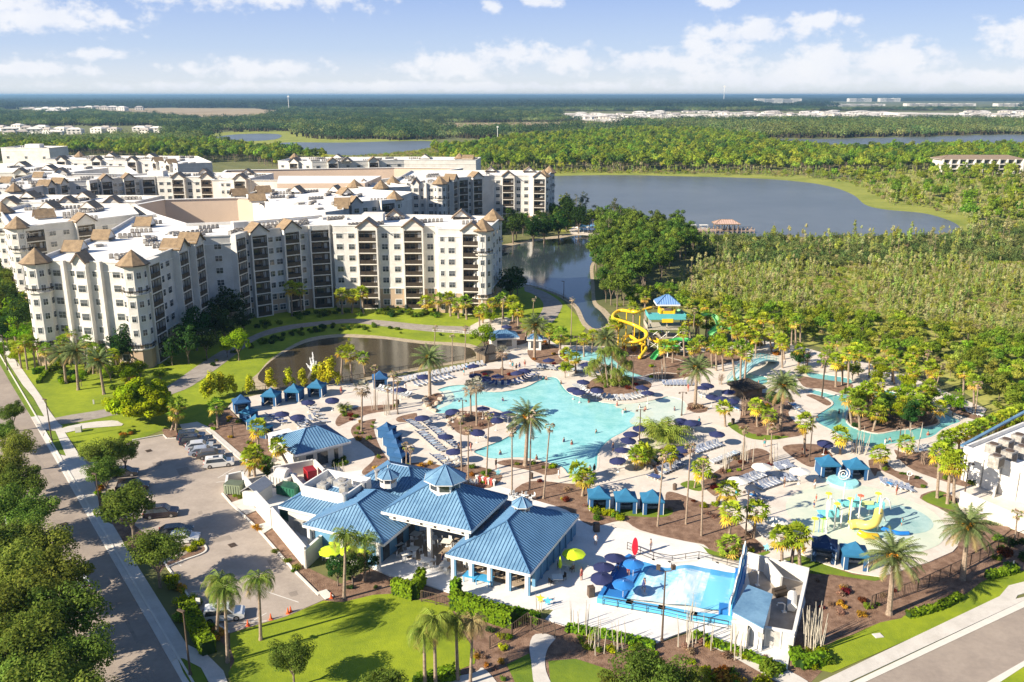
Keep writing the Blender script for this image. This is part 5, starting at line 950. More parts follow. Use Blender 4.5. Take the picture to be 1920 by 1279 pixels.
def garage(label, poly, floor, H, heads=()):
    """open-topped parking deck with high walls"""
    t = empty('parking_garage', (0, 0, 0), 0, label, 'parking garage', 'parking decks of the hotel'); n = len(poly)
    if sum(poly[i][0] * poly[(i + 1) % n][1] - poly[(i + 1) % n][0] * poly[i][1] for i in range(n)) < 0: raise ValueError(label)
    mb = MB(); mb.sheet([poly], floor); mb.build('deck_floor', M_path, t)
    for i in range(n):
        a, b = Vector(poly[i]), Vector(poly[(i + 1) % n]); d = (b - a); L_ = d.length; m = MB(); m.box((L_ / 2, 0, H / 2), (L_ + .5, .5, H), 0, 0); m.box((L_ / 2, 0, H + .08), (L_ + .9, 1.3, .16), 0, 1); m.build('wall', [M_tan if i in (3, 4, 5) else M_wallb, M_roofw], t, (a.x, a.y, i * .002), atan2(d.y, d.x))
    for x, y in heads:
        m = MB(); m.tube([(x, y, floor), (x, y, floor + 9)], .12, 6); m.box((x, y, floor + 9), (1.2, .4, .2)); m.build('lamp_post', M_rail, t)
garage('open parking deck with tall tan walls behind the front hotel block', [(-91, 247.8), (-74, 252.8), (-57.3, 266.5), (-92, 316), (-98, 317.5), (-122, 312), (-126, 296), (-107.3, 268.5)], 6, 22.6, [(-106, 292), (-94, 300), (-82, 290), (-72, 276)])
garage('second parking deck with grey walls in the far left of the hotel', [(-205, 419), (-175, 419), (-200, 466), (-240, 470), (-250, 460)], 6, 22.4, [(-215, 450), (-205, 440)])
garage('third parking deck with long grey walls behind the middle wing', [(-130, 388), (-60, 386), (-52, 400), (-25, 452), (-60, 456), (-140, 440)], 6, 22.4, [(-70, 430), (-55, 435), (-62, 425)])
t = empty('arcade_building', (0, 0, 0), 0, 'tall tan hall with arched dark windows behind the middle wing', 'building')
mb = MB(); mb.prism([(-92, 350), (-58, 352), (-56, 384), (-100, 384)], 0, 24.6, 0, 1); mb.build('wall', [M_tan, M_roofw], t)
for x in (-79, -72.5, -66): 
    for z in (16.8, 20.6): o = win_obj('a', t); o.location = (x, 350.8 + (x + 92) * .059, z)
# ------------------------------------------------------------------ cafe pavilions with blue standing-seam roofs
M_blue = mat('blue metal roof', (.105, .225, .37), .42, .18, .35, (.175, .32, .46), spec=.5); M_blued = mat('roof seam blue', (.08, .18, .32), .4); M_bluew = mat('blue painted wall', (.10, .24, .38), .7)
M_white = mat('white trim', (.74, .73, .70), .6); M_cw = mat('white rendered wall', (.56, .54, .50), .85, .05, .4)
def hiproof(mb, c, L_, W_, z, h, rz, seam=.46, ridge=None, th=.14, base=0):
    """hip roof with standing seams; local x along L_, ridge along x"""
    hl, hw = L_ / 2, W_ / 2; rl = max(0, hl - hw) if ridge is None else ridge / 2; cr, sr = cos(rz), sin(rz)
    def w(p): return (c[0] + p[0] * cr - p[1] * sr, c[1] + p[0] * sr + p[1] * cr, p[2])
    e = [(-hl, -hw, z), (hl, -hw, z), (hl, hw, z), (-hl, hw, z)]; r1, r2 = (-rl, 0, z + h), (rl, 0, z + h)
    planes = [(e[0], e[1], r2, r1), (e[2], e[3], r1, r2), (e[1], e[2], r2, None), (e[3], e[0], r1, None)]
    for P in planes:
        pts = [p for p in P if p is not None]
        if rl < 1e-3: pts = pts[:3]
        mb.slab([w(p) for p in pts], th, base)
        a, b = Vector(pts[0]), Vector(pts[1]); n = int((b - a).length / seam); d = (b - a).normalized(); top = [Vector(p) for p in pts[2:]]
        up = ((top[0] + top[-1]) / 2 - (a + b) / 2); up = up - d * up.dot(d); hgt_ = up.length; up.normalize()
        tl = sorted([(p - a).dot(d) for p in top]); t0, t1 = tl[0], tl[-1]; Lab = (b - a).length
        for i in range(1, n):
            s = i * Lab / n; f = s / t0 if s < t0 else ((Lab - s) / (Lab - t1) if s > t1 else 1.0); f = max(0, min(1, f)) * .985
            p0 = a + d * s; p1 = p0 + up * hgt_ * f; nn = d.cross(up).normalized(); nn = nn if nn.z > 0 else -nn; q = nn * .07; s_ = d * .035
            mb.face([w(p0 - s_ + q), w(p0 + s_ + q), w(p1 + s_ + q), w(p1 - s_ + q)], 1); mb.face([w(p0 - s_), w(p0 - s_ + q), w(p1 - s_ + q), w(p1 - s_)], 1); mb.face([w(p0 + s_ + q), w(p0 + s_), w(p1 + s_), w(p1 + s_ + q)], 1)
    for a, b in ((e[0], r1), (e[3], r1), (e[1], r2), (e[2], r2)) + (((r1, r2),) if rl > .01 else ()):
        mb.tube([tuple(Vector(w(a)) + Vector((0, 0, .07))), tuple(Vector(w(b)) + Vector((0, 0, .07)))], .09, 5, 1)
    mb.box((*w((0, -hw - .02, 0))[:2], z - .2), (L_ + .1, .12, .32), rz, 2); mb.box((*w((0, hw + .02, 0))[:2], z - .2), (L_ + .1, .12, .32), rz, 2); mb.box((*w((hl + .02, 0, 0))[:2], z - .2), (.12, W_ - .1, .32), rz, 2); mb.box((*w((-hl - .02, 0, 0))[:2], z - .2), (.12, W_ - .1, .32), rz, 2)
    return w
RZP = R(-24.5)
def loc2(c, x, y): return (c[0] + x * cos(RZP) - y * sin(RZP), c[1] + x * sin(RZP) + y * cos(RZP))
def cupola(parent, x, y, z, r, h, n=8):
    mb = MB(); mb.cone((x, y, z - .6), r * .86, r * .86, h * .5 + .6, n, 0, pi / 8); 
    for k in range(n): a = 2 * pi * (k + .5) / n + pi / 8; mb.box((x + r * .8 * cos(a), y + r * .8 * sin(a), z + h * .22), (.08, r * .5, h * .28), a, 1)
    o = mb.build('cupola', [M_white, M_glass], parent); rf = MB(); rf.cone((x, y, z + h * .5), r * 1.15, 0, h * .6, n, 0, pi / 8)
    for k in range(n): a = 2 * pi * k / n + pi / 8; rf.tube([(x + r * 1.16 * cos(a), y + r * 1.16 * sin(a), z + h * .5 + .02), (x, y, z + h * 1.1 + .04)], .05, 4, 2)
    rf.tube([(x, y, z + h * 1.05), (x, y, z + h * 1.1 + .5)], .05, 5, 1); rf.cone((x, y, z + h * .5 - .12), r * 1.17, r * 1.17, .1, n, 1, pi / 8); rf.build('cupola_roof', [M_blue, M_white, M_blued], o)
# tall centre pavilion
pv = empty('cafe_pavilion', (0, 0, 0), 0, 'tallest open pavilion with big blue hip roof and eight-sided cupola', 'pavilion', 'blue-roofed cafe buildings')
c2 = ((-16.9 - .6) / 2, (104.6 + 109) / 2); mb = MB(); hiproof(mb, c2, 13.0, 10.9, 6.0, 3.3, RZP); mb.build('roof', [M_blue, M_blued, M_white], pv)
mb = MB()
for x, y, lx, ly in ((0, -4.6, 11.6, .3), (0, 4.6, 11.6, .3), (-5.7, 0, .3, 9.2), (5.7, 0, .3, 9.2)): mb.box((*loc2(c2, x, y), 5.3), (lx, ly, 1.1), RZP, 0)
for i in range(6): mb.cone((*loc2(c2, -5 + 2 * i, -4.82), 5.0), .17, .05, .4, 6, 1)
mb.build('eave_beam', [M_white, M_rail], pv)
for x, y in ((-5.5, -4.4), (0, -4.4), (5.5, -4.4), (-5.5, 4.4), (0, 4.4), (5.5, 4.4)): m = MB(); m.box((0, 0, 2.5), (.5, .5, 4.8)); m.build('column', M_white, pv, (*loc2(c2, x, y), .16), RZP)
cupola(pv, *c2, 8.35, 2.5, 2.9)
# left pavilion with kitchen
pl = empty('cafe_kitchen', (0, 0, 0), 0, 'left cafe building with blue hip roofs, small cupola and walled rooftop machine well', 'pavilion', 'blue-roofed cafe buildings')
c1 = (-19.3, 107.6); mb = MB(); hiproof(mb, c1, 11.6, 12.4, 3.9, 2.7, RZP + pi / 2, ridge=4.5); mb.build('roof', [M_blue, M_blued, M_white], pl)
mb = MB(); hiproof(mb, (-25.0, 113.8), 10.5, 11.0, 3.6, 1.5, RZP, ridge=4); mb.build('roof', [M_blue, M_blued, M_white], pl)
mb = MB(); hiproof(mb, (-16.4, 119.6), 11.0, 10.5, 3.6, 2.2, RZP, ridge=3); mb.build('roof', [M_blue, M_blued, M_white], pl)
mb = MB(); mb.box((*c1, 1.9), (9.6, 10.6, 3.5), RZP, 0); mb.box((-25, 113.8, 1.75), (8.8, 9.4, 3.2), RZP, 1); mb.box((-16.4, 119.6, 1.74), (9.6, 9, 3.2), RZP, 1); mb.build('wall', [M_bluew, M_cw], pl)
for x, y in ((4.85, -3.2), (4.85, 0.2), (4.85, 3.2)): m = MB(); m.box((0, 0, 1.2), (.06, 1.5, 2.2)); m.build('doorway', M_glass, pl, (*loc2(c1, x, y), .16), RZP)
for x, y in ((5.3, -5.7), (-5.3, -5.7), (0, -5.9)): m = MB(); m.box((0, 0, 1.8), (.4, .4, 3.5)); m.build('column', M_white, pl, (*loc2(c1, x, y), .16), RZP)
mb = MB(); wc = (-24.6, 114.0); 
for x, y, lx, ly in ((0, -3.0, 7.4, .25), (0, 3.0, 7.4, .25), (-3.6, 0, .25, 5.75), (3.6, 0, .25, 5.75)): mb.box((*loc2(wc, x, y), 4.9), (lx, ly, 1.9), RZP, 0)
mb.box((*wc, 4.35), (7.0, 5.8, .2), RZP, 1); mb.build('machine_well', [M_white, M_roofw], pl)
for i, (x, y, w, h) in enumerate(((-1.6, -.8, 1.5, 1.2), (.6, .6, 2.0, 1.5), (1.9, -1.0, 1.0, 1.6), (-2, 1.4, .9, 1.0))):
    m = MB(); m.box((0, 0, h / 2), (w, w * .8, h), 0, 0); m.cone((0, 0, h), w * .3, w * .3, .12, 10, 1); m.box((0, -w * .4 - .02, h / 2), (w * .7, .04, h * .6), 0, 1); m.build('air_conditioner', [mat('galvanised metal', (.45, .45, .44), .4, .1, 2, metal=.4), M_ac], pl, (*loc2(wc, x, y), 4.46), RZP)
for x, y in ((-20.6, 113.2), (-19.4, 117.4), (-22.6, 109.6)): m = MB(); m.tube([(0, 0, 0), (0, 0, 1.3)], .32, 10); m.cone((0, 0, 1.3), .42, .42, .25, 10, 0); m.build('roof_vent', MATS['galvanised metal'], pl, (x, y, 4.6))
cupola(pl, -17.4, 114.6, 5.6, 1.4, 1.8)
# right pavilion
pr = empty('cafe_pavilion', (0, 0, 0), 0, 'right open pavilion with long blue roof and small cupola, beside the lime umbrellas', 'pavilion', 'blue-roofed cafe buildings')
c3 = ((-8.1 + 8.9) / 2, (98.2 + 108.8) / 2 - .4); mb = MB(); hiproof(mb, (c3[0], c3[1]), 16.6, 11.3, 3.5, 3.0, RZP + pi / 2, ridge=5.2); mb.build('roof', [M_blue, M_blued, M_white], pr)
mb = MB()
for x, y, lx, ly in ((0, -7.6, 10.4, .25), (5.1, 0, .25, 15.2), (-5.1, 0, .25, 15.2), (0, 7.6, 10.4, .25)): mb.box((*loc2(c3, x, y), 3.15), (lx, ly, .5), RZP, 0)
mb.box((*loc2(c3, 0, 3.5), 1.7), (8.5, 6.5, 2.9), RZP, 1); mb.build('wall', [M_bluew, M_cw], pr)
for i in range(5): m = MB(); m.box((0, 0, 1.5), (.42, .42, 2.95), 0, 0); m.box((.33, 0, 1.5), (.18, .3, 2.9), 0, 1); m.build('column', [M_white, M_bluew], pr, (*loc2(c3, -5.0 + 2.5 * i, -7.6), .166), RZP)
for i in range(7): m = MB(); m.box((0, 0, 1.5), (.42, .42, 2.95), 0, 1); m.box((0, 1.0, 1.0), (.1, 1.6, 1.8), 0, 1); m.build('column', [M_white, M_bluew], pr, (*loc2(c3, 5.0, -5.4 + 2.1 * i), .166), RZP)
cupola(pr, *loc2(c3, 0, 2.2), 5.95, 1.25, 1.7)
# restroom block
rs = empty('restroom_block', (0, 0, 0), 0, 'small white block with blue hip roof between car park and cabanas', 'building', 'blue-roofed cafe buildings')
cR = (-33.0, 135.9); mb = MB(); hiproof(mb, cR, 9.6, 9.2, 3.4, 2.1, R(36), ridge=1.8); mb.build('roof', [M_blue, M_blued, M_white], rs)
mb = MB(); mb.box((*cR, 1.7), (7.6, 7.2, 3.2), R(36), 0); mb.build('wall', M_cw, rs)
def rl(x, y): return (cR[0] + x * cos(R(36)) - y * sin(R(36)), cR[1] + x * sin(R(36)) + y * cos(R(36)))
for x, w in ((-2.0, 1.2), (.2, 1.8), (2.6, .7)): m = MB(); m.box((0, 0, 1.1), (w, .08, 2.1)); m.build('doorway', M_glass, rs, (*rl(x, -3.63), .16), R(36))
mb = MB(); mb.box((-38.6, 138.6, 1.6), (3.6, 3.2, 3.0), R(36), 0); mb.box((-38.6, 138.6, 3.2), (3.9, 3.5, .2), R(36), 1); tag(mb.build('pump_shed', [M_cw, M_roofw]), 'tiny white flat-roofed shed behind the blue-roofed restrooms', 'shed')
# small bar hut and kiosk near the pond end
def hut(label, px, py, L_, W_, h, rz, roofm, wallm, rh=1.4, name='hut'):
    x, y = G(px, py); t = empty(name, (x, y, .16), rz, label, 'hut'); m = MB(); m.box((0, 0, h / 2), (L_ * .84, W_ * .84, h)); m.build('wall', wallm, t); m = MB(); hiproof(m, (0, 0), L_, W_, h + .1, rh, 0); m.build('roof', [roofm, M_blued if roofm is M_blue else roofm, M_white if roofm is M_blue else roofm], t)
    m = MB(); m.box((0, -W_ * .42 - .03, h * .5), (L_ * .5, .06, h * .6)); m.build('serving_window', M_glass, t); return t
hut('poolside hut with long blue roof behind the grey ragged palm', 943, 650, 7, 5.5, 2.6, R(10), M_blue, M_cw, 1.2); hut('little white kiosk with blue roof beside a date palm', 1003, 655, 3.6, 3.2, 2.6, R(-5), M_blue, M_white, .9); hut('dark-roofed brown hut at the pond end of the deck', 917, 676, 5.2, 4.2, 2.2, R(35), mat('dark shingle', (.07, .06, .05), .9), M_inner, 1.2)
hut('dark thatched hut among the loungers near the river bridge', 1398, 742, 5.5, 5, 2.0, .4, mat('dark thatch', (.05, .042, .035), .95), M_inner, 1.3)
# ------------------------------------------------------------------ service yard walls
def wall(label, px, h, th=.25, m=None, z=0, name='wall', cap=True):
    p = gp(px, 0); t = MB()
    for a, b in zip(p, p[1:]):
        L_ = hypot(b[0] - a[0], b[1] - a[1]); rz = atan2(b[1] - a[1], b[0] - a[0]); c = ((a[0] + b[0]) / 2, (a[1] + b[1]) / 2)
        t.box((*c, z + h / 2), (L_ + th * .98, th, h), rz, 0)
        if cap: t.box((*c, z + h + .05), (L_ + th + .06, th + .12, .1), rz, 1)
    o = t.build('boundary_wall' if name == 'wall' else name, [m or M_cw, M_white]); tag(o, label, 'wall'); return o
wall('long white yard wall facing the car park, below the cafe', [(512, 990), (574, 1066)], 3.0); wall('white wall returning from the yard corner under the cafe roof', [(574, 1066), (600, 1042), (626, 1020)], 2.6); wall('white yard wall with two panels near the waste enclosure', [(482, 958), (510, 990)], 3.0); wall('white wall beside the white shed at the yard entrance', [(462, 925), (480, 948)], 2.6)
wall('white inner wall between the compactor and the red machine', [(538, 903), (575, 942)], 2.2); wall('grey wall behind the red machine', [(516, 900), (590, 886)], 2.2); wall('white wall closing the yard towards the restrooms', [(590, 886), (608, 905)], 2.2)
def gable_shed(label, px, py, rz, w, d, h):
    x, y = G(px, py); t = empty('storage_shed', (x, y, .05), rz, label, 'shed'); m = MB(); m.box((0, 0, h / 2), (w, d, h)); m.build('wall', M_cw, t); m = MB()
    for s in (-1, 1): m.slab([(s * (w / 2 + .2), -d / 2 - .2, h - .05), (s * (w / 2 + .2), d / 2 + .2, h - .05), (0, d / 2 + .2, h + .9), (0, -d / 2 - .2, h + .9)], .1)
    m.build('roof', MATS['galvanised metal'], t); m = MB(); m.box((-w / 2 - .03, 0, h * .45), (.06, d * .5, h * .8)); m.build('door', M_white, t)
gable_shed('small grey-roofed shed in the service yard', 484, 940, R(-20), 2.6, 3.6, 2.3)
def skip(label, px, py, rz, col, w=3.4, d=1.9, h=1.5, lid=None):
    x, y = G(px, py); t = empty('skip', (x, y, .1), rz, label, 'skip'); m = MB(); m.prism([(-w / 2, -d / 2), (w / 2, -d / 2), (w / 2, d / 2), (-w / 2, d / 2)], .15, h)
    for i in range(6): m.box((-w / 2 + .3 + i * (w - .6) / 5, -d / 2 - .04, h / 2 + .05), (.1, .08, h - .3))
    m.build('body', mat('paint ' + name_of(col), col, .5), t); m = MB(); m.box((0, 0, h + .05), (w, d, .1)) if lid is None else m.tube([(-w * .25, 0, h), (w * .3, 0, h)], d * .45, 10); m.build('lid', mat('lid ' + name_of(lid or col), lid or tuple(c * .6 for c in col), .5), t)
def name_of(c): return '%02d%02d%02d' % tuple(int(v * 99) for v in c)
skip('dark green waste compactor body in the service yard', 543, 928, R(-25), (.02, .12, .07)); skip('white covered container beside the green compactor', 532, 912, R(-25), (.55, .53, .50), 3.6, 2.4, 1.9, (.6, .58, .55)); skip('red waste press in the walled bay by the restrooms', 583, 903, R(-60), (.42, .02, .03), 2.2, 1.5, 2.0); skip('dark green bin beside the kitchen wall', 541, 974, R(-40), (.02, .09, .06), 2.0, 1.4, 1.4); skip('green electrical cabinet inside a low enclosure by the car park', 441, 925, R(-12), (.20, .24, .16), 2.6, 1.8, 1.6)
wall('low concrete enclosure round the green electrical cabinet', [(425, 928), (428, 908), (456, 902), (458, 918)], 1.6)
for i, (px, py, w) in enumerate(((566, 998, 2.0), (580, 1006, 2.4), (560, 985, 1.4), (592, 1000, 1.8))):
    x, y = G(px, py); m = MB(); m.box((0, 0, .8), (w, 1.0, 1.5)); m.box((0, 0, 1.6), (w * .9, .9, .1)); tag(m.build('kitchen_machine', MATS['galvanised metal'], None, (x, y, .16), R(-30)), ('long', 'large', 'small', 'square')[i] + ' grey metal kitchen machine inside the walled yard', 'machine')
# service building at the right edge
sb = empty('service_building', (0, 0, 0), 0, 'white flat-roofed service building at the right edge with dark rooftop units', 'building')
pR = [(70.0, 127.1), (74.8, 119.4), (93, 108), (108, 132), (95, 148), (84.8, 137.4)]; pR = pR if sum(pR[i][0] * pR[(i + 1) % 6][1] - pR[(i + 1) % 6][0] * pR[i][1] for i in range(6)) > 0 else pR[::-1]
mb = MB(); mb.prism(pR, 0, 5.2, 0, 1)
for i in range(6):
    a, b = pR[i], pR[(i + 1) % 6]; L_ = hypot(b[0] - a[0], b[1] - a[1]); mb.box(((a[0] + b[0]) / 2, (a[1] + b[1]) / 2, 5.3), (L_ + .3, .35, 1.1), atan2(b[1] - a[1], b[0] - a[0]), 2)
mb.build('wall', [M_white, M_roofw, M_white], sb)
mb = MB(); a, b = (70, 127.1), (95, 148); mb.box(((a[0] + b[0]) / 2 - .3, (a[1] + b[1]) / 2 + .35, 5.75), (33, .5, .3), atan2(b[1] - a[1], b[0] - a[0]), 0); mb.build('roof_edge', M_blue, sb)
for i in range(6): m = MB(); m.box((0, 0, .9), (1.9, 1.6, 1.8), 0, 0); m.box((0, -.82, .9), (1.4, .05, 1.1), 0, 1); m.cone((0, 0, 1.8), .6, .6, .12, 10, 1); m.build('air_conditioner', [M_ac, M_fascia], sb, (*G(1862 + (i % 3) * 24 + (i // 3) * 6, 842 - (i % 3) * 9 + (i // 3) * 22, 6.2), 5.25), R(35))
m = MB(); m.box((0, 0, 1.3), (2.6, .12, 2.5)); m.build('doorway', M_glass, sb, (*G(1846, 912), .1), R(-57))
for f, w_, h_, z_ in ((.10, 1.1, 2.2, 1.2), (.28, 1.4, .8, 3.4), (.45, 1.4, .8, 3.4), (.62, 1.1, 2.2, 1.2), (.8, 1.4, .8, 3.4)):
    a_, b_ = (74.8, 119.4), (93, 108); m = MB(); m.box((0, 0, 0), (w_, .1, h_)); m.build('wall_vent' if h_ < 1 else 'door', M_ac if h_ < 1 else MATS['galvanised metal'], sb, (a_[0] + (b_[0] - a_[0]) * f - .02, a_[1] + (b_[1] - a_[1]) * f - .03, z_), atan2(b_[1] - a_[1], b_[0] - a_[0]))
for f in (.05, .35, .65, .95): a_, b_ = (70, 127.1), (74.8, 119.4); m = MB(); m.box((0, 0, 2.5), (.12, .12, 5)); m.build('downpipe', M_ac, sb, (a_[0] + (b_[0] - a_[0]) * f - .08, a_[1] + (b_[1] - a_[1]) * f - .05, .1))
wall('long white wall running from the service building to the fence', [(1800, 948), (1925, 1003)], 2.2); wall('white terrace wall under the service building', [(1848, 905), (1868, 922), (1862, 935)], 1.8)
area_sheet('terrace', [(1800, 940), (1845, 905), (1925, 940), (1925, 1000)], .2, M_deck)
for k in REST: pass
# ------------------------------------------------------------------ surf pool
M_surf = leafmat('surf water colours', .0, .0, 0)
sp_t = empty('surf_pool', (0, 0, 0), 0, 'sloping blue surf machine pool with white foam wave', 'surf pool')
SL, SR, ST, SBt = G(1137, 1118, .5), G(1372, 1148, .5), G(1182, 1050, .5), G(1386, 1076, .5)
nu, nv = 72, 40; mb = MB()
def spt(u, v):
    x = (SL[0] * (1 - u) + SR[0] * u) * (1 - v) + (ST[0] * (1 - u) + SBt[0] * u) * v; y = (SL[1] * (1 - u) + SR[1] * u) * (1 - v) + (ST[1] * (1 - u) + SBt[1] * u) * v
    y += -.5 * sin(pi * v * 1.0) * 0 + (.9 * math.exp(-((u - .3) / .12) ** 2) * -1 + .5 * math.exp(-((u - .62) / .12) ** 2)) * v
    ridge = .3 + .10 * math.exp(-((u - (.62 - .1 * v)) / .10) ** 2) + .06 * sin(u * 22 + v * 3) * (.3 < u < .95) + .5 * max(0, u - .85)
    return (x, y, ridge + .25)
from mathutils import noise as mn
for i in range(nu):
    for j in range(nv):
        u, v = (i + .5) / nu, (j + .5) / nv; n_ = mn.noise(Vector((u * 9, v * 5 + u * 6, 0))) ; n2_ = mn.noise(Vector((u * 26, v * 26, 3)))
        foam = max(0, 1 - abs(u - (.70 - .22 * (1 - v))) / .17) * (1 - abs(v - .38) * 1.3) * .95 + (max(0, 1 - abs(u - .27) / .12) * .6 * (1 - v * .9)) + .5 * max(0, n_) + .3 * n2_ + (.35 if .2 < u < .75 else -.1)
        foam = max(0, min(.82, foam)); foam = foam * foam * (3 - 2 * foam); bl = (.08, .34, .62) if (u < .17 or v > .86) else (.17, .52, .74); foam *= .8 + .5 * mn.noise(Vector((u * 40, v * 7 + u * 9, 9)))
        if v > .90 or u < .12: foam *= .15
        mb.face([spt(i / nu, j / nv), spt((i + 1) / nu, j / nv), spt((i + 1) / nu, (j + 1) / nv), spt(i / nu, (j + 1) / nv)], 0, tuple(bl[k] * (1 - foam) + (.74, .80, .80)[k] * foam for k in range(3)))
m_ = MATS['surf water colours']; gl = m_.node_tree.nodes.new('ShaderNodeBsdfGlossy'); gl.inputs['Roughness'].default_value = .15; ms = m_.node_tree.nodes.new('ShaderNodeMixShader'); ms.inputs[0].default_value = .06
prev = m_.node_tree.nodes['Material Output'].inputs[0].links[0].from_socket; m_.node_tree.links.new(prev, ms.inputs[1]); m_.node_tree.links.new(gl.outputs[0], ms.inputs[2]); m_.node_tree.links.new(ms.outputs[0], m_.node_tree.nodes['Material Output'].inputs[0])
mb.build('water_surface', M_surf, sp_t, smooth=True)
M_sblue = mat('surf ride blue pad', (.03, .18, .50), .4, .08, .5); M_lblue = mat('light blue pad', (.10, .42, .68), .4, .08, .5)
def rim(px, h, m, nm='rim', w=.5, z=.16):
    p = gp(px, z); t = MB()
    for a, b in zip(p, p[1:]): L_ = hypot(b[0] - a[0], b[1] - a[1]); t.box(((a[0] + b[0]) / 2, (a[1] + b[1]) / 2, z + h / 2), (L_ + w * .9, w, h), atan2(b[1] - a[1], b[0] - a[0]))
    return t.build(nm, m, sp_t)
rim([(1127, 1124), (1162, 1062), (1180, 1050)], .75, M_sblue); rim([(1127, 1128), (1180, 1138), (1240, 1148), (1300, 1160), (1370, 1168)], .65, M_lblue, w=.9); rim([(1182, 1046), (1225, 1054), (1255, 1058), (1310, 1052), (1345, 1060), (1388, 1074)], .35, M_white, w=.4)
mb = MB(); mb.prism(gp([(1128, 1124), (1160, 1060), (1185, 1050), (1200, 1068), (1170, 1122)], .7), .2, .72); mb.build('landing_pad', M_sblue, sp_t); mb = MB(); mb.box((*G(1366, 1148, .7), .8), (2.2, 1.5, 1.1), R(-15)); mb.build('end_pad', M_sblue, sp_t); mb = MB(); mb.box((*G(1387, 1083, .7), .9), (1.2, 1.4, 1.3), R(-15)); mb.build('end_pad', M_sblue, sp_t)
def railing(label, px, h=1.05, m=None, z=.16, gap=1.6, name='railing', cat='railing', mid=True, bars=0):
    p = gp(px, z); t = MB()
    for a, b in zip(p, p[1:]):
        L_ = hypot(b[0] - a[0], b[1] - a[1]); n = max(1, int(L_ / gap)); rz = atan2(b[1] - a[1], b[0] - a[0]); c = ((a[0] + b[0]) / 2, (a[1] + b[1]) / 2)
        t.box((*c, z + h), (L_, .06, .06), rz); 
        if mid: t.box((*c, z + h * .12), (L_, .05, .05), rz)
        if bars == 0 and mid: t.box((*c, z + h * .55), (L_, .04, .04), rz)
        for i in range(n + 1): f = i / n; t.box((a[0] + (b[0] - a[0]) * f, a[1] + (b[1] - a[1]) * f, z + h / 2), (.09 if bars else .06, .09 if bars else .06, h), rz)
        if bars:
            nb = int(L_ / bars)
            for i in range(nb): f = (i + .5) / nb; t.box((a[0] + (b[0] - a[0]) * f, a[1] + (b[1] - a[1]) * f, z + h * .53), (.03, .03, h * .86), rz)
    o = t.build(name, m or M_rail); tag(o, label, cat); return o
railing('thin metal railing along the far edge of the surf pool', [(1176, 1030), (1225, 1050), (1260, 1056), (1310, 1048), (1390, 1068)]); railing('metal railing along the near edge of the surf pool', [(1130, 1134), (1240, 1154), (1290, 1166), (1365, 1180)])
# surf house with blue roof and wave-shaped board
sh_ = empty('surf_house', (0, 0, 0), 0, 'white surf machine house with flat blue roof, open grey door and wave board', 'building')
q = [G(1372, 1148, 3), G(1432, 1180, 3), G(1449, 1116, 3), G(1402, 1098, 3)]; q = q[::-1] if sum(q[i][0] * q[(i + 1) % 4][1] - q[(i + 1) % 4][0] * q[i][1] for i in range(4)) < 0 else q
cx_, cy_ = sum(a[0] for a in q) / 4, sum(a[1] for a in q) / 4; qi = [(cx_ + (a[0] - cx_) * .94, cy_ + (a[1] - cy_) * .94) for a in q]
mb = MB(); mb.prism(qi, .1, 2.98); mb.build('wall', M_white, sh_); mb = MB(); mb.prism(q, 3.0, 3.14, 0, None, True); mb.build('roof', M_blue, sh_)
ga, gb = Vector(qi[0]), Vector(qi[1]); d_ = (gb - ga).normalized(); dz_ = atan2(d_.y, d_.x); pc = ga + (gb - ga) * .48; n_ = Vector((d_.y, -d_.x))
m = MB(); m.box((0, 0, 1.15), (1.0, .06, 2.2)); m.build('doorway', M_glass, sh_, (pc.x + n_.x * .03, pc.y + n_.y * .03, .12), dz_); m = MB(); m.box((.5, 0, 1.15), (1.0, .06, 2.2)); m.build('door', MATS['galvanised metal'], sh_, (pc.x + d_.x * .5 + n_.x * .05, pc.y + d_.y * .5 + n_.y * .05, .12), dz_ - R(70))
for s_, w_, z_ in ((-1.6, .5, 2.2), (1.9, .8, 2.0), (-2.1, .35, 1.0)): m = MB(); m.box((0, 0, 0), (w_, .08, w_ * .7)); m.build('wall_vent', M_ac, sh_, (pc.x + d_.x * s_ + n_.x * .05, pc.y + d_.y * s_ + n_.y * .05, z_), dz_)
wa, wb = Vector(G(1370, 1166)), Vector(G(1397, 1082)); wl = (wb - wa).length; wr = atan2((wb - wa).y, (wb - wa).x)
def board(off_, m, sc, base=0):
    mb = MB(); top = []; n = 40
    for i in range(n + 1):
        t = i / n; h = (2.2 + 1.6 * t + 1.7 * math.exp(-((t - .93) / .06) ** 2) + .9 * math.exp(-((t - .70) / .10) ** 2) + .25 * sin(t * 19)) * sc
        top.append((t * wl, h))
    for i in range(n):
        a, b = top[i], top[i + 1]
        for y in (off_, off_ + .12): mb.face([(a[0], y, base), (b[0], y, base), (b[0], y, b[1]), (a[0], y, a[1])])
        mb.face([(a[0], off_, a[1]), (b[0], off_, b[1]), (b[0], off_ + .12, b[1]), (a[0], off_ + .12, a[1])])
    for a, i in ((top[0], 0), (top[-1], n)): mb.face([(a[0], off_, base), (a[0], off_ + .12, base), (a[0], off_ + .12, a[1]), (a[0], off_, a[1])])
    return mb.build('wave_board', m, sh_, (wa.x, wa.y, .16), wr)
board(.16, M_white, 1.0); board(0, M_lblue, .86, .1); board(-.14, M_sblue, .62, .1); board(.30, M_blue, .9, .1)
wall('white pump yard wall facing the street', [(1372, 1202), (1428, 1212), (1484, 1222)], 2.4); wall('white pump yard wall on the wetland side', [(1484, 1222), (1512, 1094)], 1.9); wall('white pump yard wall on the splash pad side', [(1512, 1094), (1460, 1080), (1402, 1064)], 2.0); wall('white inner wall in the pump yard', [(1434, 1078), (1462, 1112)], 2.2)
area_sheet('yard_floor', [(1400, 1066), (1508, 1096), (1482, 1218), (1425, 1208)], .17, M_path)
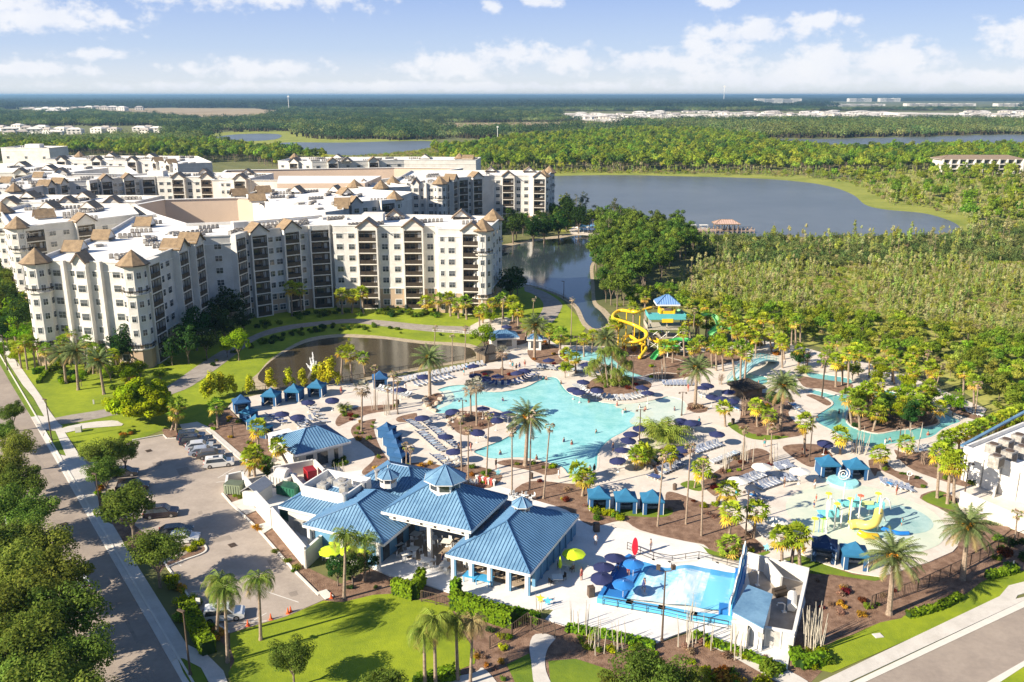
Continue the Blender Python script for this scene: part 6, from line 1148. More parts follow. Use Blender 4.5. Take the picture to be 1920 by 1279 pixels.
x, y = G(1484, 1140); m = MB(); m.tube([(0, -1.3, .7), (0, 1.6, .7)], .55, 14); m.box((0, 1.2, .3), (.9, .3, .6)); m.box((0, -.9, .3), (.9, .3, .6)); tag(m.build('filter_tank', M_white, None, (x, y, .17), R(-18)), 'large white filter tank lying in the pump yard', 'tank')
for i, (px, py, hx) in enumerate(((1420, 1100, 1.9), (1470, 1150, 1.0))):
    x, y = G(px, py); m = MB(); m.tube([(0, 0, 0), (0, 0, hx), (-.3, 0, hx + .2), (-.8, 0, hx + .2), (-.9, 0, hx - .1)], .09, 8); m.box((0, 0, .05), (.5, .5, .1)); tag(m.build('water_pipe', M_white, None, (x, y, .17), 0), ('tall bent white pipe behind the surf house', 'short bent white pipe beside the filter tank')[i], 'pipe')
x, y = G(1462, 1118); m = MB(); m.box((0, 0, .35), (1.7, 1.0, .6)); m.tube([(-.9, .2, .75), (.9, .2, .75)], .25, 10); tag(m.build('pump', M_rail, None, (x, y, .17), .4), 'dark pump set against the inner yard wall', 'pump')
x, y = G(1190, 1044); mb = MB(); mb.v = []
for k in range(24):
    a0, a1 = 2 * pi * k / 24, 2 * pi * (k + 1) / 24; f = lambda a: (.42 * sin(a) * (1 if cos(a) < 0 else .9), 0, 1.35 + 1.25 * cos(a))
    A0, A1 = f(a0), f(a1); mb.face([(A0[0], -.06, A0[2]), (A1[0], -.06, A1[2]), (A1[0], .06, A1[2]), (A0[0], .06, A0[2])])
for y_ in (-.06, .06): mb.face([(.42 * sin(2 * pi * k / 24) * (1 if cos(2 * pi * k / 24) < 0 else .9), y_, 1.35 + 1.25 * cos(2 * pi * k / 24)) for k in range(24)])
tag(mb.build('surfboard_sign', mat('red board', (.62, .02, .04), .4), None, (x, y, .16), 0), 'upright red surfboard standing beyond the surf pool railing', 'surfboard')
# ------------------------------------------------------------------ people: one continuous skinned body each
M_skin = mat('skin', (.42, .24, .16), .6, .1, 4)
CLOTH = [mat('cloth navy', (.03, .05, .16), .8), mat('cloth red', (.32, .07, .06), .8), mat('cloth white', (.7, .7, .68), .8), mat('cloth teal', (.05, .3, .35), .8), mat('cloth black', (.02, .02, .02), .8)]
M_hair = mat('hair', (.05, .03, .02), .8)
POSE = dict(stand=[(0, 0, .95), (0, 0, 1.2), (0, 0, 1.42), (0, 0, 1.52), (0, .02, 1.62), (0, .02, 1.74), (.2, 0, 1.40), (.27, .02, 1.12), (.26, -.06, .86), (-.2, 0, 1.40), (-.27, .02, 1.12), (-.26, -.06, .86), (.1, 0, .9), (.12, -.03, .5), (.12, .02, .08), (.13, -.14, .03), (-.1, 0, .9), (-.12, .02, .5), (-.12, .06, .08), (-.13, -.10, .03)],
            surf=[(0, 0, .82), (.03, -.08, 1.05), (.05, -.14, 1.25), (.05, -.16, 1.34), (.05, -.18, 1.44), (.05, -.18, 1.55), (.22, -.14, 1.24), (.50, -.18, 1.15), (.74, -.22, 1.2), (-.14, -.14, 1.24), (-.42, -.1, 1.12), (-.66, -.06, 1.18), (.12, 0, .78), (.32, -.14, .45), (.38, .02, .08), (.42, -.12, .03), (-.12, 0, .78), (-.32, -.14, .45), (-.38, .02, .08), (-.42, -.12, .03)])
EDG = [(0, 1), (1, 2), (2, 3), (3, 4), (4, 5), (2, 6), (6, 7), (7, 8), (2, 9), (9, 10), (10, 11), (0, 12), (12, 13), (13, 14), (14, 15), (0, 16), (16, 17), (17, 18), (18, 19)]
RAD = [.15, .13, .16, .06, .10, .085, .06, .045, .03, .06, .045, .03, .10, .07, .045, .035, .10, .07, .045, .035]
BODY = {}
def body_mesh(pose):
    if pose in BODY: return BODY[pose]
    me = bpy.data.meshes.new('body'); me.from_pydata(POSE[pose], EDG, []); o = bpy.data.objects.new('body_tmp', me); COL.objects.link(o)
    md = o.modifiers.new('s', 'SKIN'); 
    if not me.skin_vertices: 
        bpy.context.view_layer.objects.active = o
    for i, sv in enumerate(me.skin_vertices[0].data): sv.radius = (RAD[i], RAD[i] * (.75 if i < 3 else 1)); sv.use_root = i == 0
    o.modifiers.new('d', 'SUBSURF').levels = 1
    dg = bpy.context.evaluated_depsgraph_get(); nm = bpy.data.meshes.new_from_object(o.evaluated_get(dg)); nm.materials.clear(); nm.materials.append(M_skin); nm.name = 'person'
    bpy.data.objects.remove(o); BODY[pose] = nm; return nm
def person(x, y, z, rz, ci, label, pose='stand', sc=1.0, shorts=True):
    o = bpy.data.objects.new('person', body_mesh(pose)); COL.objects.link(o); o.location = (x, y, z); o.rotation_euler = (0, 0, rz); o.scale = (sc,) * 3; tag(o, label, 'person', 'people around the pools')
    P = POSE[pose]; m = MB()
    m.tube([(P[0][0], P[0][1], P[0][2] - .12), tuple(P[0]), tuple(P[1])], [.19, .18, .165], 10)
    for a, b in ((12, 13), (16, 17)): m.tube([P[a], tuple((P[a][k] * .35 + P[b][k] * .65) for k in range(3))], [.125, .10], 8)
    if ci % 2 == 0: m.tube([P[1], P[2], (P[2][0], P[2][1], P[2][2] + .06)], [.165, .19, .10], 10)
    m.build('clothing', CLOTH[ci % 5], o); h = MB(); h.cone((P[5][0], P[5][1] + .02, P[5][2] - .1), .115, .06, .14, 8); h.build('hair', M_hair, o)
    return o
xs, ys = G(1206, 1108, .75); person(xs, ys, .80, R(100), 0, 'surfer riding a board on the surf machine, arms spread', 'surf', 1.05)
m = MB(); m.box((0, 0, 0), (1.35, .42, .06)); m.cone((.72, 0, -.03), .2, .1, .06, 8); m.cone((-.72, 0, -.03), .2, .1, .06, 8); tag(m.build('surfboard', M_white, None, (xs, ys, .76), R(100)), 'white board under the riding surfer', 'surfboard')
PEOPLE = [(1158, 1068, .7, 'person in white standing on the surf landing pad'), (1178, 1078, .7, 'person waiting under the blue surf umbrella'), (1048, 897, .16, 'person standing on the deck by the date palm bed'), (1106, 890, .16, 'person in teal at the steps of the main pool'), (1114, 888, .16, 'small person crouched by the pool steps'), (1149, 846, .16, 'person with bare back beside the navy umbrellas'), (883, 846, .16, 'dark-clothed person at the pool corner below the lounge peninsula'), (957, 688, .16, 'woman in black standing by the pond-side path'), (961, 691, .16, 'woman in a yellow dress on the pond-side path'), (968, 695, .16, 'person in blue on the pond-side path'), (974, 693, .16, 'second person in blue on the pond-side path'), (984, 688, .16, 'person with towel on the pond-side path'), (1117, 1022, .16, 'person in white carrying a bag beyond the blue pavilion'), (1433, 838, .16, 'person walking on the path by the bare-stem bed'), (1603, 950, .19, 'child running on the splash pad rim'), (1526, 952, .19, 'child walking on the pale splash pad'), (1640, 955, .19, 'child behind the water play frame'), (1527, 916, .19, 'person at the edge of the splash pad by the cabana'), (1690, 985, .2, 'child by the blue spray tube'), (1620, 890, .19, 'person sitting by the right-hand cabana group'), (1606, 888, .19, 'person in pink near the two cabanas'), (1530, 940, .2, 'small child alone on the pale floor')]
for i, (px, py, z, lb) in enumerate(PEOPLE): x, y = G(px, py, z); person(x, y, z, rnd.uniform(0, 6.28), i, lb.replace('right-hand ', ''), 'stand', .95 if 'child' not in lb else .68)
for i, (px, py) in enumerate(((1057, 829), (1072, 834), (1168, 775), (1172, 773), (1052, 721), (938, 853), (1157, 761), (1010, 711), (1018, 712), (1024, 713), (1104, 741), (1006, 862), (1660, 831), (1668, 829), (1573, 776), (1422, 720))): x, y = G(px, py); AUTO.append((person(x, y, -.85, rnd.uniform(0, 6.28), i, '', 'stand'), 'bather standing in water', x, y))
gp_ = random.Random(31)
for zx0, zy0, zx1, zy1, n_ in ((940, 740, 1180, 850, 4), (1640, 815, 1740, 832, 2), (1180, 760, 1270, 785, 3)):
    for i in range(n_): x, y = G(gp_.uniform(zx0, zx1), gp_.uniform(zy0, zy1)); AUTO.append((person(x, y, -.9, gp_.uniform(0, 6.28), i, '', 'stand'), 'bather standing in water', x, y))
for i, (px, py) in enumerate(((640, 740), (700, 752), (760, 735), (830, 712), (870, 705), (800, 825), (860, 850), (1020, 700), (1060, 700), (1230, 735), (1290, 735), (1260, 820), (1300, 860), (1340, 855), (1380, 935), (1420, 925), (1470, 915), (1500, 905), (1540, 880), (1620, 905), (1680, 930), (1490, 830), (1600, 850), (1180, 895), (1240, 905), (1020, 905), (930, 880), (780, 1040), (830, 1060), (920, 1090), (1090, 1090), (1060, 1110), (1220, 1035), (1400, 1050), (1310, 800))[::2]): x, y = G(px, py); AUTO.append((person(x, y, .16, gp_.uniform(0, 6.28), i + 1, '', 'stand'), 'guest standing on the deck', x, y))
# ------------------------------------------------------------------ pool furniture kinds
M_navy = mat('navy canvas', (.018, .025, .09), .8, .1, 1); M_lime = leafmat('x', 0, 0, 0) and mat('lime canvas', (.52, .70, .02), .7, .1, 1); M_whitec = mat('white canvas', (.72, .70, .64), .8, .06, 1)
M_cab = mat('cabana blue canvas', (.018, .085, .21), .75, .1, .8); M_teal = mat('cabana teal canvas', (.02, .135, .26), .75, .08, .8); M_cabd = mat('cabana shaded canvas', (.015, .045, .12), .8, .1, .8)  # tones of one cabana cloth: sun and shade are put into the colours
M_frame = mat('white furniture frame', (.70, .70, .68), .5); M_sling = mat('striped sling', (.10, .16, .32), .8, .5, 7, (.46, .50, .58)); M_slingw = mat('pale sling', (.34, .38, .45), .8, .4, 6, (.60, .61, .62)); M_slingn = mat('navy sling', (.05, .08, .22), .8, .2, 6)
def umbrella_kind(canvas, pole, nm, desc, group, r=1.45):
    root = empty(nm); mb = MB()
    for k in range(8):
        a0, a1 = 2 * pi * k / 8, 2 * pi * (k + 1) / 8; am = (a0 + a1) / 2; zt, zr = 2.65, 2.12
        A_ = (r * cos(a0), r * sin(a0), zr); B_ = (r * cos(a1), r * sin(a1), zr); C_ = (r * .96 * cos(am), r * .96 * sin(am), zr + .03); T_ = (0, 0, zt)
        mb.face([A_, C_, T_]); mb.face([C_, B_, T_]); mb.face([(A_[0], A_[1], zr - .14), (B_[0], B_[1], zr - .14), B_, A_])
    mb.cone((0, 0, 2.62), .12, .02, .14, 8); mb.build('canopy', canvas, root); mb = MB(); mb.tube([(0, 0, 0), (0, 0, 2.6)], .035, 6); mb.cone((0, 0, 0), .28, .2, .08, 10); mb.build('pole', pole, root)
    return Kind(root, desc, 'umbrella', group)
K_um = umbrella_kind(M_navy, M_frame, 'sun_umbrella', 'navy sun umbrella', 'navy umbrellas round the pools'); K_uw = umbrella_kind(M_whitec, M_frame, 'sun_umbrella', 'white sun umbrella', 'white umbrellas by the splash pad', 1.6); K_ul = umbrella_kind(M_lime, M_frame, 'sun_umbrella', 'lime green umbrella', 'lime umbrellas of the cafe', 1.75); K_ub = umbrella_kind(M_sblue, M_frame, 'sun_umbrella', 'royal blue umbrella', 'umbrellas at the surf pool', 1.5)
for px, py in ((577, 751), (622, 748), (527, 774), (558, 779), (750, 729), (794, 703), (888, 683), (892, 702), (910, 708), (933, 704), (983, 693), (971, 697), (849, 769), (905, 763), (792, 779), (925, 772), (952, 774), (930, 784), (835, 816), (852, 844), (894, 806), (1099, 682), (1030, 674), (1093, 713), (1119, 729), (1203, 725), (1067, 684), (949, 610), (1184, 810), (1176, 823), (1168, 841), (1160, 859), (1277, 786), (1296, 790), (1267, 850), (1281, 840), (1200, 800), (1345, 812), (1302, 789), (1306, 875), (1546, 828), (1325, 719), (1317, 724), (1335, 740), (1367, 732), (1373, 750), (1355, 745), (1153, 1042), (1133, 1058), (1129, 1078), (1087, 733), (1075, 727), (1215, 735)):
    x, y = G(px, py, 2.5); o = K_um.put(x, y, .16, None, (.95, .95, gp_.uniform(.88, 1.02))); o.rotation_euler = (gp_.uniform(-.09, .09), gp_.uniform(-.09, .09), gp_.uniform(0, 6))
for px, py in ((1429, 873), (1384, 899), (1500, 881), (1456, 975)): K_uw.put(*G(px, py, 2.5), .16)
for px, py in ((1169, 1091), (1188, 1053)): K_ub.put(*G(px, py, 2.7), .5, None, .88)
for px, py in ((1076, 1032), (619, 1026), (638, 1008), (664, 1008), (690, 1020), (655, 1024)): K_ul.put(*G(px, py, 2.5), .16, None, .86)
x, y = G(1050, 1078, .16); t = empty('closed_umbrella', (x, y, .16), 0, 'folded lime umbrella beside a table by the blue pavilion', 'umbrella'); m = MB(); m.cone((0, 0, 1.0), .16, .26, .5, 8); m.cone((0, 0, 1.5), .26, .04, 1.1, 8); m.build('canopy', M_lime, t); m = MB(); m.tube([(0, 0, 0), (0, 0, 2.6)], .035, 6); m.cone((0, 0, 0), .3, .22, .08, 10); m.build('pole', M_frame, t)
def lounger_kind(sling, desc, group):
    root = empty('sun_lounger'); m = MB()
    for s in (-1, 1): m.box((.1, s * .3, .30), (1.35, .05, .06)); 
    for s in (-1, 1): m.box((.6, s * .3, .14), (.05, .05, .3)); m.box((-.45, s * .3, .14), (.05, .05, .3))
    m.build('frame', M_frame, root); m = MB(); m.slab([(.78, -.29, .36), (.78, .29, .36), (-.5, .29, .36), (-.5, -.29, .36)], .04); m.slab([(-.5, -.29, .36), (-.5, .29, .36), (-1.05, .29, .80), (-1.05, -.29, .80)], .04); m.build('sling', sling, root)
    return Kind(root, desc, 'sun lounger', group)
K_lg = [lounger_kind(M_sling, 'striped sun lounger', 'rows of sun loungers'), lounger_kind(M_slingw, 'white sun lounger', 'rows of sun loungers'), lounger_kind(M_slingn, 'navy sun lounger', 'rows of sun loungers')]
ORD = 'first second third fourth fifth sixth seventh eighth ninth tenth eleventh twelfth thirteenth fourteenth fifteenth sixteenth seventeenth eighteenth nineteenth twentieth'.split()
def nth(i):
    if i < 20: return ORD[i]
    tens = {2: 'twenty', 3: 'thirty', 4: 'forty', 5: 'fifty', 6: 'sixty', 7: 'seventy', 8: 'eighty', 9: 'ninety'}; n = i + 1
    if n >= 100: return 'hundred-and-' + nth(n - 101) if n > 100 else 'hundredth'
    return tens[n // 10] + '-' + ORD[n % 10 - 1] if n % 10 else tens[n // 10][:-1] + 'ieth'
ROWS = []
def lrow(px, n, k, where, face=None, flip=1):
    """loungers evenly spaced along a pixel line, each lying across the row"""
    p = gp(px, .16); seg = [hypot(b[0] - a[0], b[1] - a[1]) for a, b in zip(p, p[1:])]; tot = sum(seg)
    n = min(n, int(tot / .82) + 1); rot = 0
    for i in range(n):
        s = tot * (i + .5) / n; j = 0
        while j < len(seg) - 1 and s > seg[j]: s -= seg[j]; j += 1
        a, b = p[j], p[j + 1]; f = s / seg[j]; ang = atan2(b[1] - a[1], b[0] - a[0]); rz = (ang - pi / 2 * flip if face is None else R(face)) + rnd.uniform(-.06, .06)
        K_lg[k].put(a[0] + (b[0] - a[0]) * f, a[1] + (b[1] - a[1]) * f, .16, rz, 1.05, label='%s lounger from the car park end, row %s' % (nth(i), where))
lrow([(757, 716), (830, 700), (908, 684)], 20, 1, 'along the pond fence', 0 - 80); lrow([(778, 725), (850, 707)], 9, 0, 'in front of the pond fence row'); lrow([(705, 730), (768, 745)], 10, 1, 'by the pond-side cabana')
lrow([(577, 758), (592, 775), (608, 796)], 6, 1, 'between the navy umbrellas near the restrooms', 20); lrow([(548, 783), (572, 805)], 5, 0, 'just behind the restroom roof', 20); lrow([(505, 778), (535, 796)], 4, 2, 'facing the corner cabanas', 20); lrow([(560, 800), (598, 782)], 4, 0, 'towards the curved planting bed', -60)
lrow([(765, 790), (792, 808)], 6, 0, 'by the four blue cabanas, upper end', 20); lrow([(787, 811), (830, 849)], 10, 0, 'in front of the four blue cabanas', 20); lrow([(795, 790), (838, 828)], 10, 0, 'one step poolwards of the cabana row', 20); lrow([(815, 855), (845, 879)], 6, 0, 'at the lower end by the mulch bed', 20); lrow([(838, 828), (860, 843)], 4, 0, 'next to the lone navy umbrella', 20)
lrow([(935, 792), (955, 782), (972, 790), (960, 805)], 8, 1, 'at the tip of the lounge peninsula'); lrow([(888, 815), (908, 822)], 4, 1, 'under the palms of the lounge peninsula', -40); lrow([(900, 716), (925, 722), (958, 722), (990, 712), (1002, 700)], 14, 2, 'round the pond-side planter')
lrow([(1079, 722), (1090, 738), (1119, 745), (1150, 750), (1181, 749), (1221, 738)], 22, 1, 'curving round the central palm planter', None, 1); lrow([(1242, 722), (1302, 722)], 11, 0, 'below the slide pool screen', -90); lrow([(1006, 690), (1042, 694)], 6, 1, 'above the pool neck', -80); lrow([(1073, 696), (1098, 698)], 4, 1, 'by the slide pool edge', -80)
lrow([(1315, 742), (1342, 752)], 6, 1, 'under the umbrella cluster', -50); lrow([(1350, 757), (1385, 770)], 8, 0, 'below the umbrella cluster', -50); lrow([(1302, 850), (1352, 834)], 10, 0, 'beside the bushy palm clump, upper side', -70); lrow([(1238, 889), (1282, 870)], 9, 0, 'beside the bushy palm clump, lower side', -60); lrow([(1218, 894), (1237, 900)], 3, 2, 'at the corner by the small palms', 45); lrow([(1335, 870), (1385, 850)], 9, 1, 'along the planted triangle', 110)
lrow([(1394, 907), (1442, 888)], 9, 0, 'under the white umbrellas, upper arc', -60); lrow([(1456, 881), (1486, 874)], 6, 0, 'near the two teal cabanas', -70); lrow([(1422, 918), (1462, 904)], 8, 0, 'under the white umbrellas, lower arc', -60); lrow([(1466, 902), (1492, 900)], 5, 0, 'beside the last white umbrella', -70); lrow([(1407, 932), (1438, 938)], 6, 0, 'by the splash pad lamp', -45)
lrow([(1402, 975), (1440, 1012)], 7, 1, 'along the mulch slope below the lamp', 30); lrow([(1450, 986), (1470, 992)], 3, 1, 'beside the low white umbrella', 30); lrow([(1653, 907), (1712, 922)], 7, 0, 'behind the splash pad with the life ring', -75); lrow([(1483, 758), (1503, 776)], 6, 0, 'at the river bend', 30); lrow([(1775, 754), (1802, 767)], 5, 2, 'on the far river bank', 30); lrow([(1816, 775), (1840, 781)], 4, 1, 'in the wetland corner', -60); lrow([(1704, 848), (1748, 845)], 6, 1, 'above the splash pad path', -80)
M_screen2 = M_cab
def cabana_kind(roof, body, desc, group):
    root = empty('cabana'); w = 1.55; m = MB()
    for sx, sy in ((-1, -1), (1, -1), (1, 1), (-1, 1)): m.box((sx * w, sy * w, 1.15), (.1, .1, 2.3))
    m.build('frame', M_frame, root); m = MB(); e = [(-w - .15, -w - .15), (w + .15, -w - .15), (w + .15, w + .15), (-w - .15, w + .15)]
    for i in range(4):
        a, b = e[i], e[(i + 1) % 4]; m.face([(*a, 2.3), (*b, 2.3), (b[0] * .5, b[1] * .5, 2.72), (a[0] * .5, a[1] * .5, 2.72)]); m.face([(a[0] * .5, a[1] * .5, 2.72), (b[0] * .5, b[1] * .5, 2.72), (0, 0, 3.65)]); m.face([(*a, 2.02), (*b, 2.02), (*b, 2.3), (*a, 2.3)])
    m.build('canopy', roof, root)
    for nm, c, d in (('curtain', (0, w, 1.15), (2 * w - .1, .05, 2.2)), ('curtain', (-w, 0, 1.15), (.05, 2 * w - .1, 2.2)), ('curtain', (w, 0, 1.15), (.05, 2 * w - .1, 2.2)), ('curtain', (-w + .3, -w, 1.15), (.55, .08, 2.2)), ('curtain', (w - .3, -w, 1.15), (.55, .08, 2.2))):
        q = MB(); q.box(c, d); q.build(nm, body, root)
    q = MB(); q.box((0, .7, .35), (2.0, .7, .4)); q.box((0, 1.0, .7), (2.0, .2, .5)); q.build('sofa', M_slingw, root); q = MB(); q.box((0, -w - .03, 2.12), (.4, .03, .12)); q.build('number_plate', M_white, root)
    return Kind(root, desc, 'cabana', group)
K_c1 = cabana_kind(M_teal, M_cab, 'teal cabana', 'poolside cabanas'); K_c2 = cabana_kind(M_cab, M_cab, 'blue cabana', 'poolside cabanas'); K_c3 = cabana_kind(M_cabd, M_cabd, 'blue cabana in a shaded tone', 'poolside cabanas')
for i, (px, py, k, rz, lb) in enumerate(((452, 747, K_c2, 25, 'blue cabana at the street corner of the pond-side deck'), (508, 734, K_c1, -8, 'teal-topped cabana between the two yellow bushes, first in the pond row'), (551, 726, K_c1, -8, 'teal-topped cabana, middle of the pond row'), (594, 718, K_c1, -8, 'teal-topped cabana beside the tall yellow bush'), (465, 763, K_c1, 72, 'teal-topped cabana, upper of the three beside the parking bed'), (479, 778, K_c1, 72, 'teal-topped cabana, middle of the three beside the parking bed'), (493, 792, K_c1, 72, 'teal-topped cabana, lowest of the three beside the parking bed'), (712, 702, K_c2, 10, 'lone blue cabana at the pond fence behind bare stems'),
                                         (725, 793, K_c2, 66, 'topmost blue cabana of the four in line'), (735, 807, K_c2, 66, 'second blue cabana of the four in line'), (742, 824, K_c2, 66, 'third blue cabana of the four in line'), (748, 842, K_c2, 66, 'lowest blue cabana of the four in line'), (1123, 920, K_c1, 0, 'teal-topped cabana by the lime shrubs, first of three above the mulch bed'), (1173, 925, K_c1, 0, 'teal-topped cabana in the middle of three above the mulch bed'), (1223, 927, K_c1, 0, 'teal-topped cabana by the litter bin, last of three above the mulch bed'),
                                         (1553, 861, K_c1, 0, 'teal-topped cabana beside the splash pad path'), (1605, 866, K_c1, 0, 'teal-topped cabana behind the blue water toy'), (1547, 1013, K_c3, -20, 'blue cabana in a shaded tone seen from behind, below the splash pad'), (1603, 1026, K_c1, -10, 'teal-topped cabana half hidden by a date palm'))):
    k.put(*G(px, py, 2.7), .16, R(rz), .76 if px < 800 and 'line' in lb or 'three beside' in lb else .93, label=lb)
def table_kind(top, desc, group, chairs=4, m=None):
    root = empty('dining_table'); q = MB(); q.box((0, 0, .74), (1.3, 1.3, .05)) if top == 's' else q.cone((0, 0, .71), .65, .65, .05, 14); q.build('table_top', m or M_whitec, root); q = MB(); q.tube([(0, 0, 0), (0, 0, .71)], .05, 6); q.cone((0, 0, 0), .35, .3, .04, 8); q.build('pedestal', M_frame, root)
    return Kind(root, desc, 'table', group)
def chair_kind(m, desc, group):
    root = empty('patio_chair'); q = MB(); q.box((0, 0, .45), (.46, .46, .05)); q.build('seat', m, root); q = MB(); q.box((0, .23, .72), (.46, .05, .5)); q.build('backrest', m, root)
    for x, y in ((-.2, -.2), (.2, -.2), (.2, .2), (-.2, .2)): q = MB(); q.box((x, y, .22), (.04, .04, .44)); q.build('leg', m, root)
    return Kind(root, desc, 'chair', group)
K_tb = table_kind('s', 'white square cafe table', 'cafe tables'); K_tr = table_kind('r', 'round brown cafe table', 'cafe tables', m=M_inner); K_ch = chair_kind(M_frame, 'white cafe chair', 'cafe chairs'); K_chb = chair_kind(M_rail, 'dark cafe chair', 'dark chairs')
for px, py, k, c, n in ((762, 1050, K_tb, K_ch, 4), (775, 1040, K_tb, K_ch, 4), (800, 1062, K_tb, K_ch, 4), (835, 1070, K_tb, K_ch, 4), (812, 1020, K_tb, K_ch, 4), (838, 1026, K_tb, K_ch, 3), (780, 1012, K_tb, K_ch, 3), (862, 1040, K_tb, K_ch, 3), (905, 1072, K_tr, K_chb, 3), (932, 1078, K_tr, K_chb, 3), (962, 1086, K_tr, K_chb, 3), (885, 1062, K_tr, K_ch, 2), (1063, 1068, K_tb, K_chb, 3), (640, 1062, K_tb, K_ch, 3), (668, 1066, K_tb, K_ch, 3), (1045, 1094, K_tb, K_chb, 2), (745, 1030, K_tb, K_ch, 3), (622, 1054, K_tb, K_ch, 2), (852, 866, K_tb, K_ch, 3), (1165, 872, K_tb, K_ch, 4), (1176, 850, K_tb, K_ch, 2), (1292, 806, K_tb, K_ch, 3)):
    x, y = G(px, py); k.put(x, y, .17, rnd.uniform(0, 1.5)); a0 = rnd.uniform(0, 6.28)
    for i in range(n): a = a0 + 2 * pi * i / n; c.put(x + 1.0 * cos(a), y + 1.0 * sin(a), .17, a - pi / 2)
mb = MB(); x, y = G(897, 1094)
for i in range(2): mb.box((-.95 + 1.9 * i, 0, .8), (1.8, 1.5, .06))
for sx in (-1.7, 0, 1.7):
    for sy in (-.6, .6): mb.box((sx, sy, .38), (.08, .08, .76))
tag(mb.build('tennis_table', mat('light blue table', (.06, .34, .62), .4), None, (x, y, .17), RZP), 'bright blue table tennis table in front of the right pavilion', 'table tennis table')
K_tw = []
for c, nm in (((.72, .72, .70), 'white'), ((.05, .25, .55), 'blue'), ((.35, .45, .55), 'grey-blue'), ((.62, .55, .42), 'sand-coloured')):
    q = MB(); q.box((0, 0, .03), (.95, .5, .05)); q.box((.2, .02, .07), (.5, .46, .04)); K_tw.append(Kind(q.build('beach_towel', mat('towel ' + nm, c, .95, .15, 6)), nm + ' beach towel on a lounger', 'towel', 'towels left on the loungers'))
lg_ = [o for o in COL.objects if o.name.startswith('sun_lounger')]
for o in gp_.sample(lg_, 34): K_tw[gp_.randrange(4)].put(o.location.x, o.location.y, .16 + .40, o.rotation_euler.z, 1)
for o in gp_.sample(lg_, 150): o.rotation_euler.z += gp_.uniform(-.12, .12)
# ------------------------------------------------------------------ lamps, bins, cones, signs, fences
def lamp_kind(nm, desc, h, heads, group):
    root = empty(nm); m = MB(); m.tube([(0, 0, 0), (0, 0, h)], [.12, .075], 8); m.cone((0, 0, 0), .22, .16, .35, 8); m.build('pole', M_fascia, root); m = MB()
    if heads == 2:
        m.tube([(-.75, 0, h + .35), (-.6, 0, h + .05), (0, 0, h), (.6, 0, h + .05), (.75, 0, h + .35)], .05, 6)
        for s in (-1, 1): m.box((s * .8, -.1, h + .55), (.42, .35, .5), .3 * s)
    elif heads == 3: 
        for s in (-1, 1): m.box((s * .35, 0, h - .1), (.75, .06, .06)); m.cone((s * .62, 0, h - .35), .22, .12, .25, 8)
    else: m.box((.35, 0, h), (.9, .28, .14))
    m.build('lamp_head', M_fascia, root); return Kind(root, desc, 'lamp post', group)
K_l2 = {}
def lamp(px, py, tx, ty, heads, label, nm='lamp_post'):
    x, y = G(px, py); h = max(1.5, at(tx, ty, y)[2]); k = lamp_kind(nm, '', h, heads, ''); k.group = 'lamp posts'; k.put(x, y, .05, 0 if heads != 1 else R(180 - 30), 1, label=label)
lamp(1241, 1203, 1243, 1072, 2, 'tall black floodlight pole with two lamps beside the surf pool'); lamp(188, 952, 181, 890, 1, 'brown lamp pole between the car park oaks'); lamp(357, 1266, 346, 1148, 1, 'brown lamp pole on the grass oval by the street'); lamp(1517, 867, 1524, 780, 3, 'black lamp pole by the river bend path'); lamp(1397, 1015, 1397, 920, 3, 'black lamp pole below the white umbrellas'); lamp(1806, 945, 1818, 868, 3, 'black lamp pole in front of the service building'); lamp(1682, 862, 1690, 800, 3, 'black lamp pole at the river island tip'); lamp(1540, 748, 1548, 680, 3, 'black lamp pole on the small mulch spit'); lamp(1198, 845, 1200, 768, 3, 'black lamp pole at the pool edge by the bushy palms'); lamp(1278, 780, 1283, 735, 3, 'pale lamp pole at the shallow end of the pool'); lamp(1186, 733, 1188, 668, 3, 'black lamp pole in the central palm planter'); lamp(1081, 682, 1079, 630, 3, 'black lamp pole above the pool neck'); lamp(97, 826, 87, 750, 1, 'dark lamp pole on the street verge by the crossing'); lamp(14, 694, 5, 630, 1, 'dark lamp pole at the far street end'); lamp(1057, 560, 1056, 528, 1, 'thin lamp pole on the canal bank'); lamp(437, 822, 437, 800, 1, 'short lamp pole in the bed by the parked cars'); lamp(746, 828 - 50, 745, 752, 1, 'short lamp post by the curved path bed'); lamp(868, 795, 868, 750, 3, 'dark lamp pole on the lounge peninsula'); lamp(1273, 665, 1273, 648, 1, 'dark post by the green slide')
def cone_obj(px, py, lb):
    x, y = G(px, py); m = MB(); m.box((0, 0, .03), (.42, .42, .05)); m.cone((0, 0, .05), .16, .04, .7, 10); tag(m.build('traffic_cone', mat('cone orange', (.75, .12, .03), .6), None, (x, y, .05)), lb, 'traffic cone', 'orange cones at the car park end')
for px, py, lb in ((465, 1174, 'orange cone nearest the silver car'), (508, 1162, 'orange cone in the middle of the car park end'), (540, 1151, 'orange cone in front of a fallen cone'), (545, 1148, 'orange cone behind the middle one'), (621, 1122, 'orange cone at the kerb end by the lawn')): cone_obj(px, py, lb.replace('nearest', 'next to'))
def bin_obj(px, py, lb, m=M_fascia):
    x, y = G(px, py); q = MB(); q.cone((0, 0, 0), .3, .33, .85, 10); q.cone((0, 0, .85), .36, .2, .15, 10); tag(q.build('litter_bin', m, None, (x, y, .16)), lb, 'litter bin', 'litter bins')
for px, py, lb in ((996, 899, 'dark litter bin by the tall thin palms'), (1265, 920, 'dark litter bin beside the last of three cabanas'), (1346, 945, 'dark litter bin by the white planter wall'), (1374, 796, 'dark litter bin by the grass tip'), (746, 838 - 78, 'dark bin by the curved path')): bin_obj(px, py, lb)
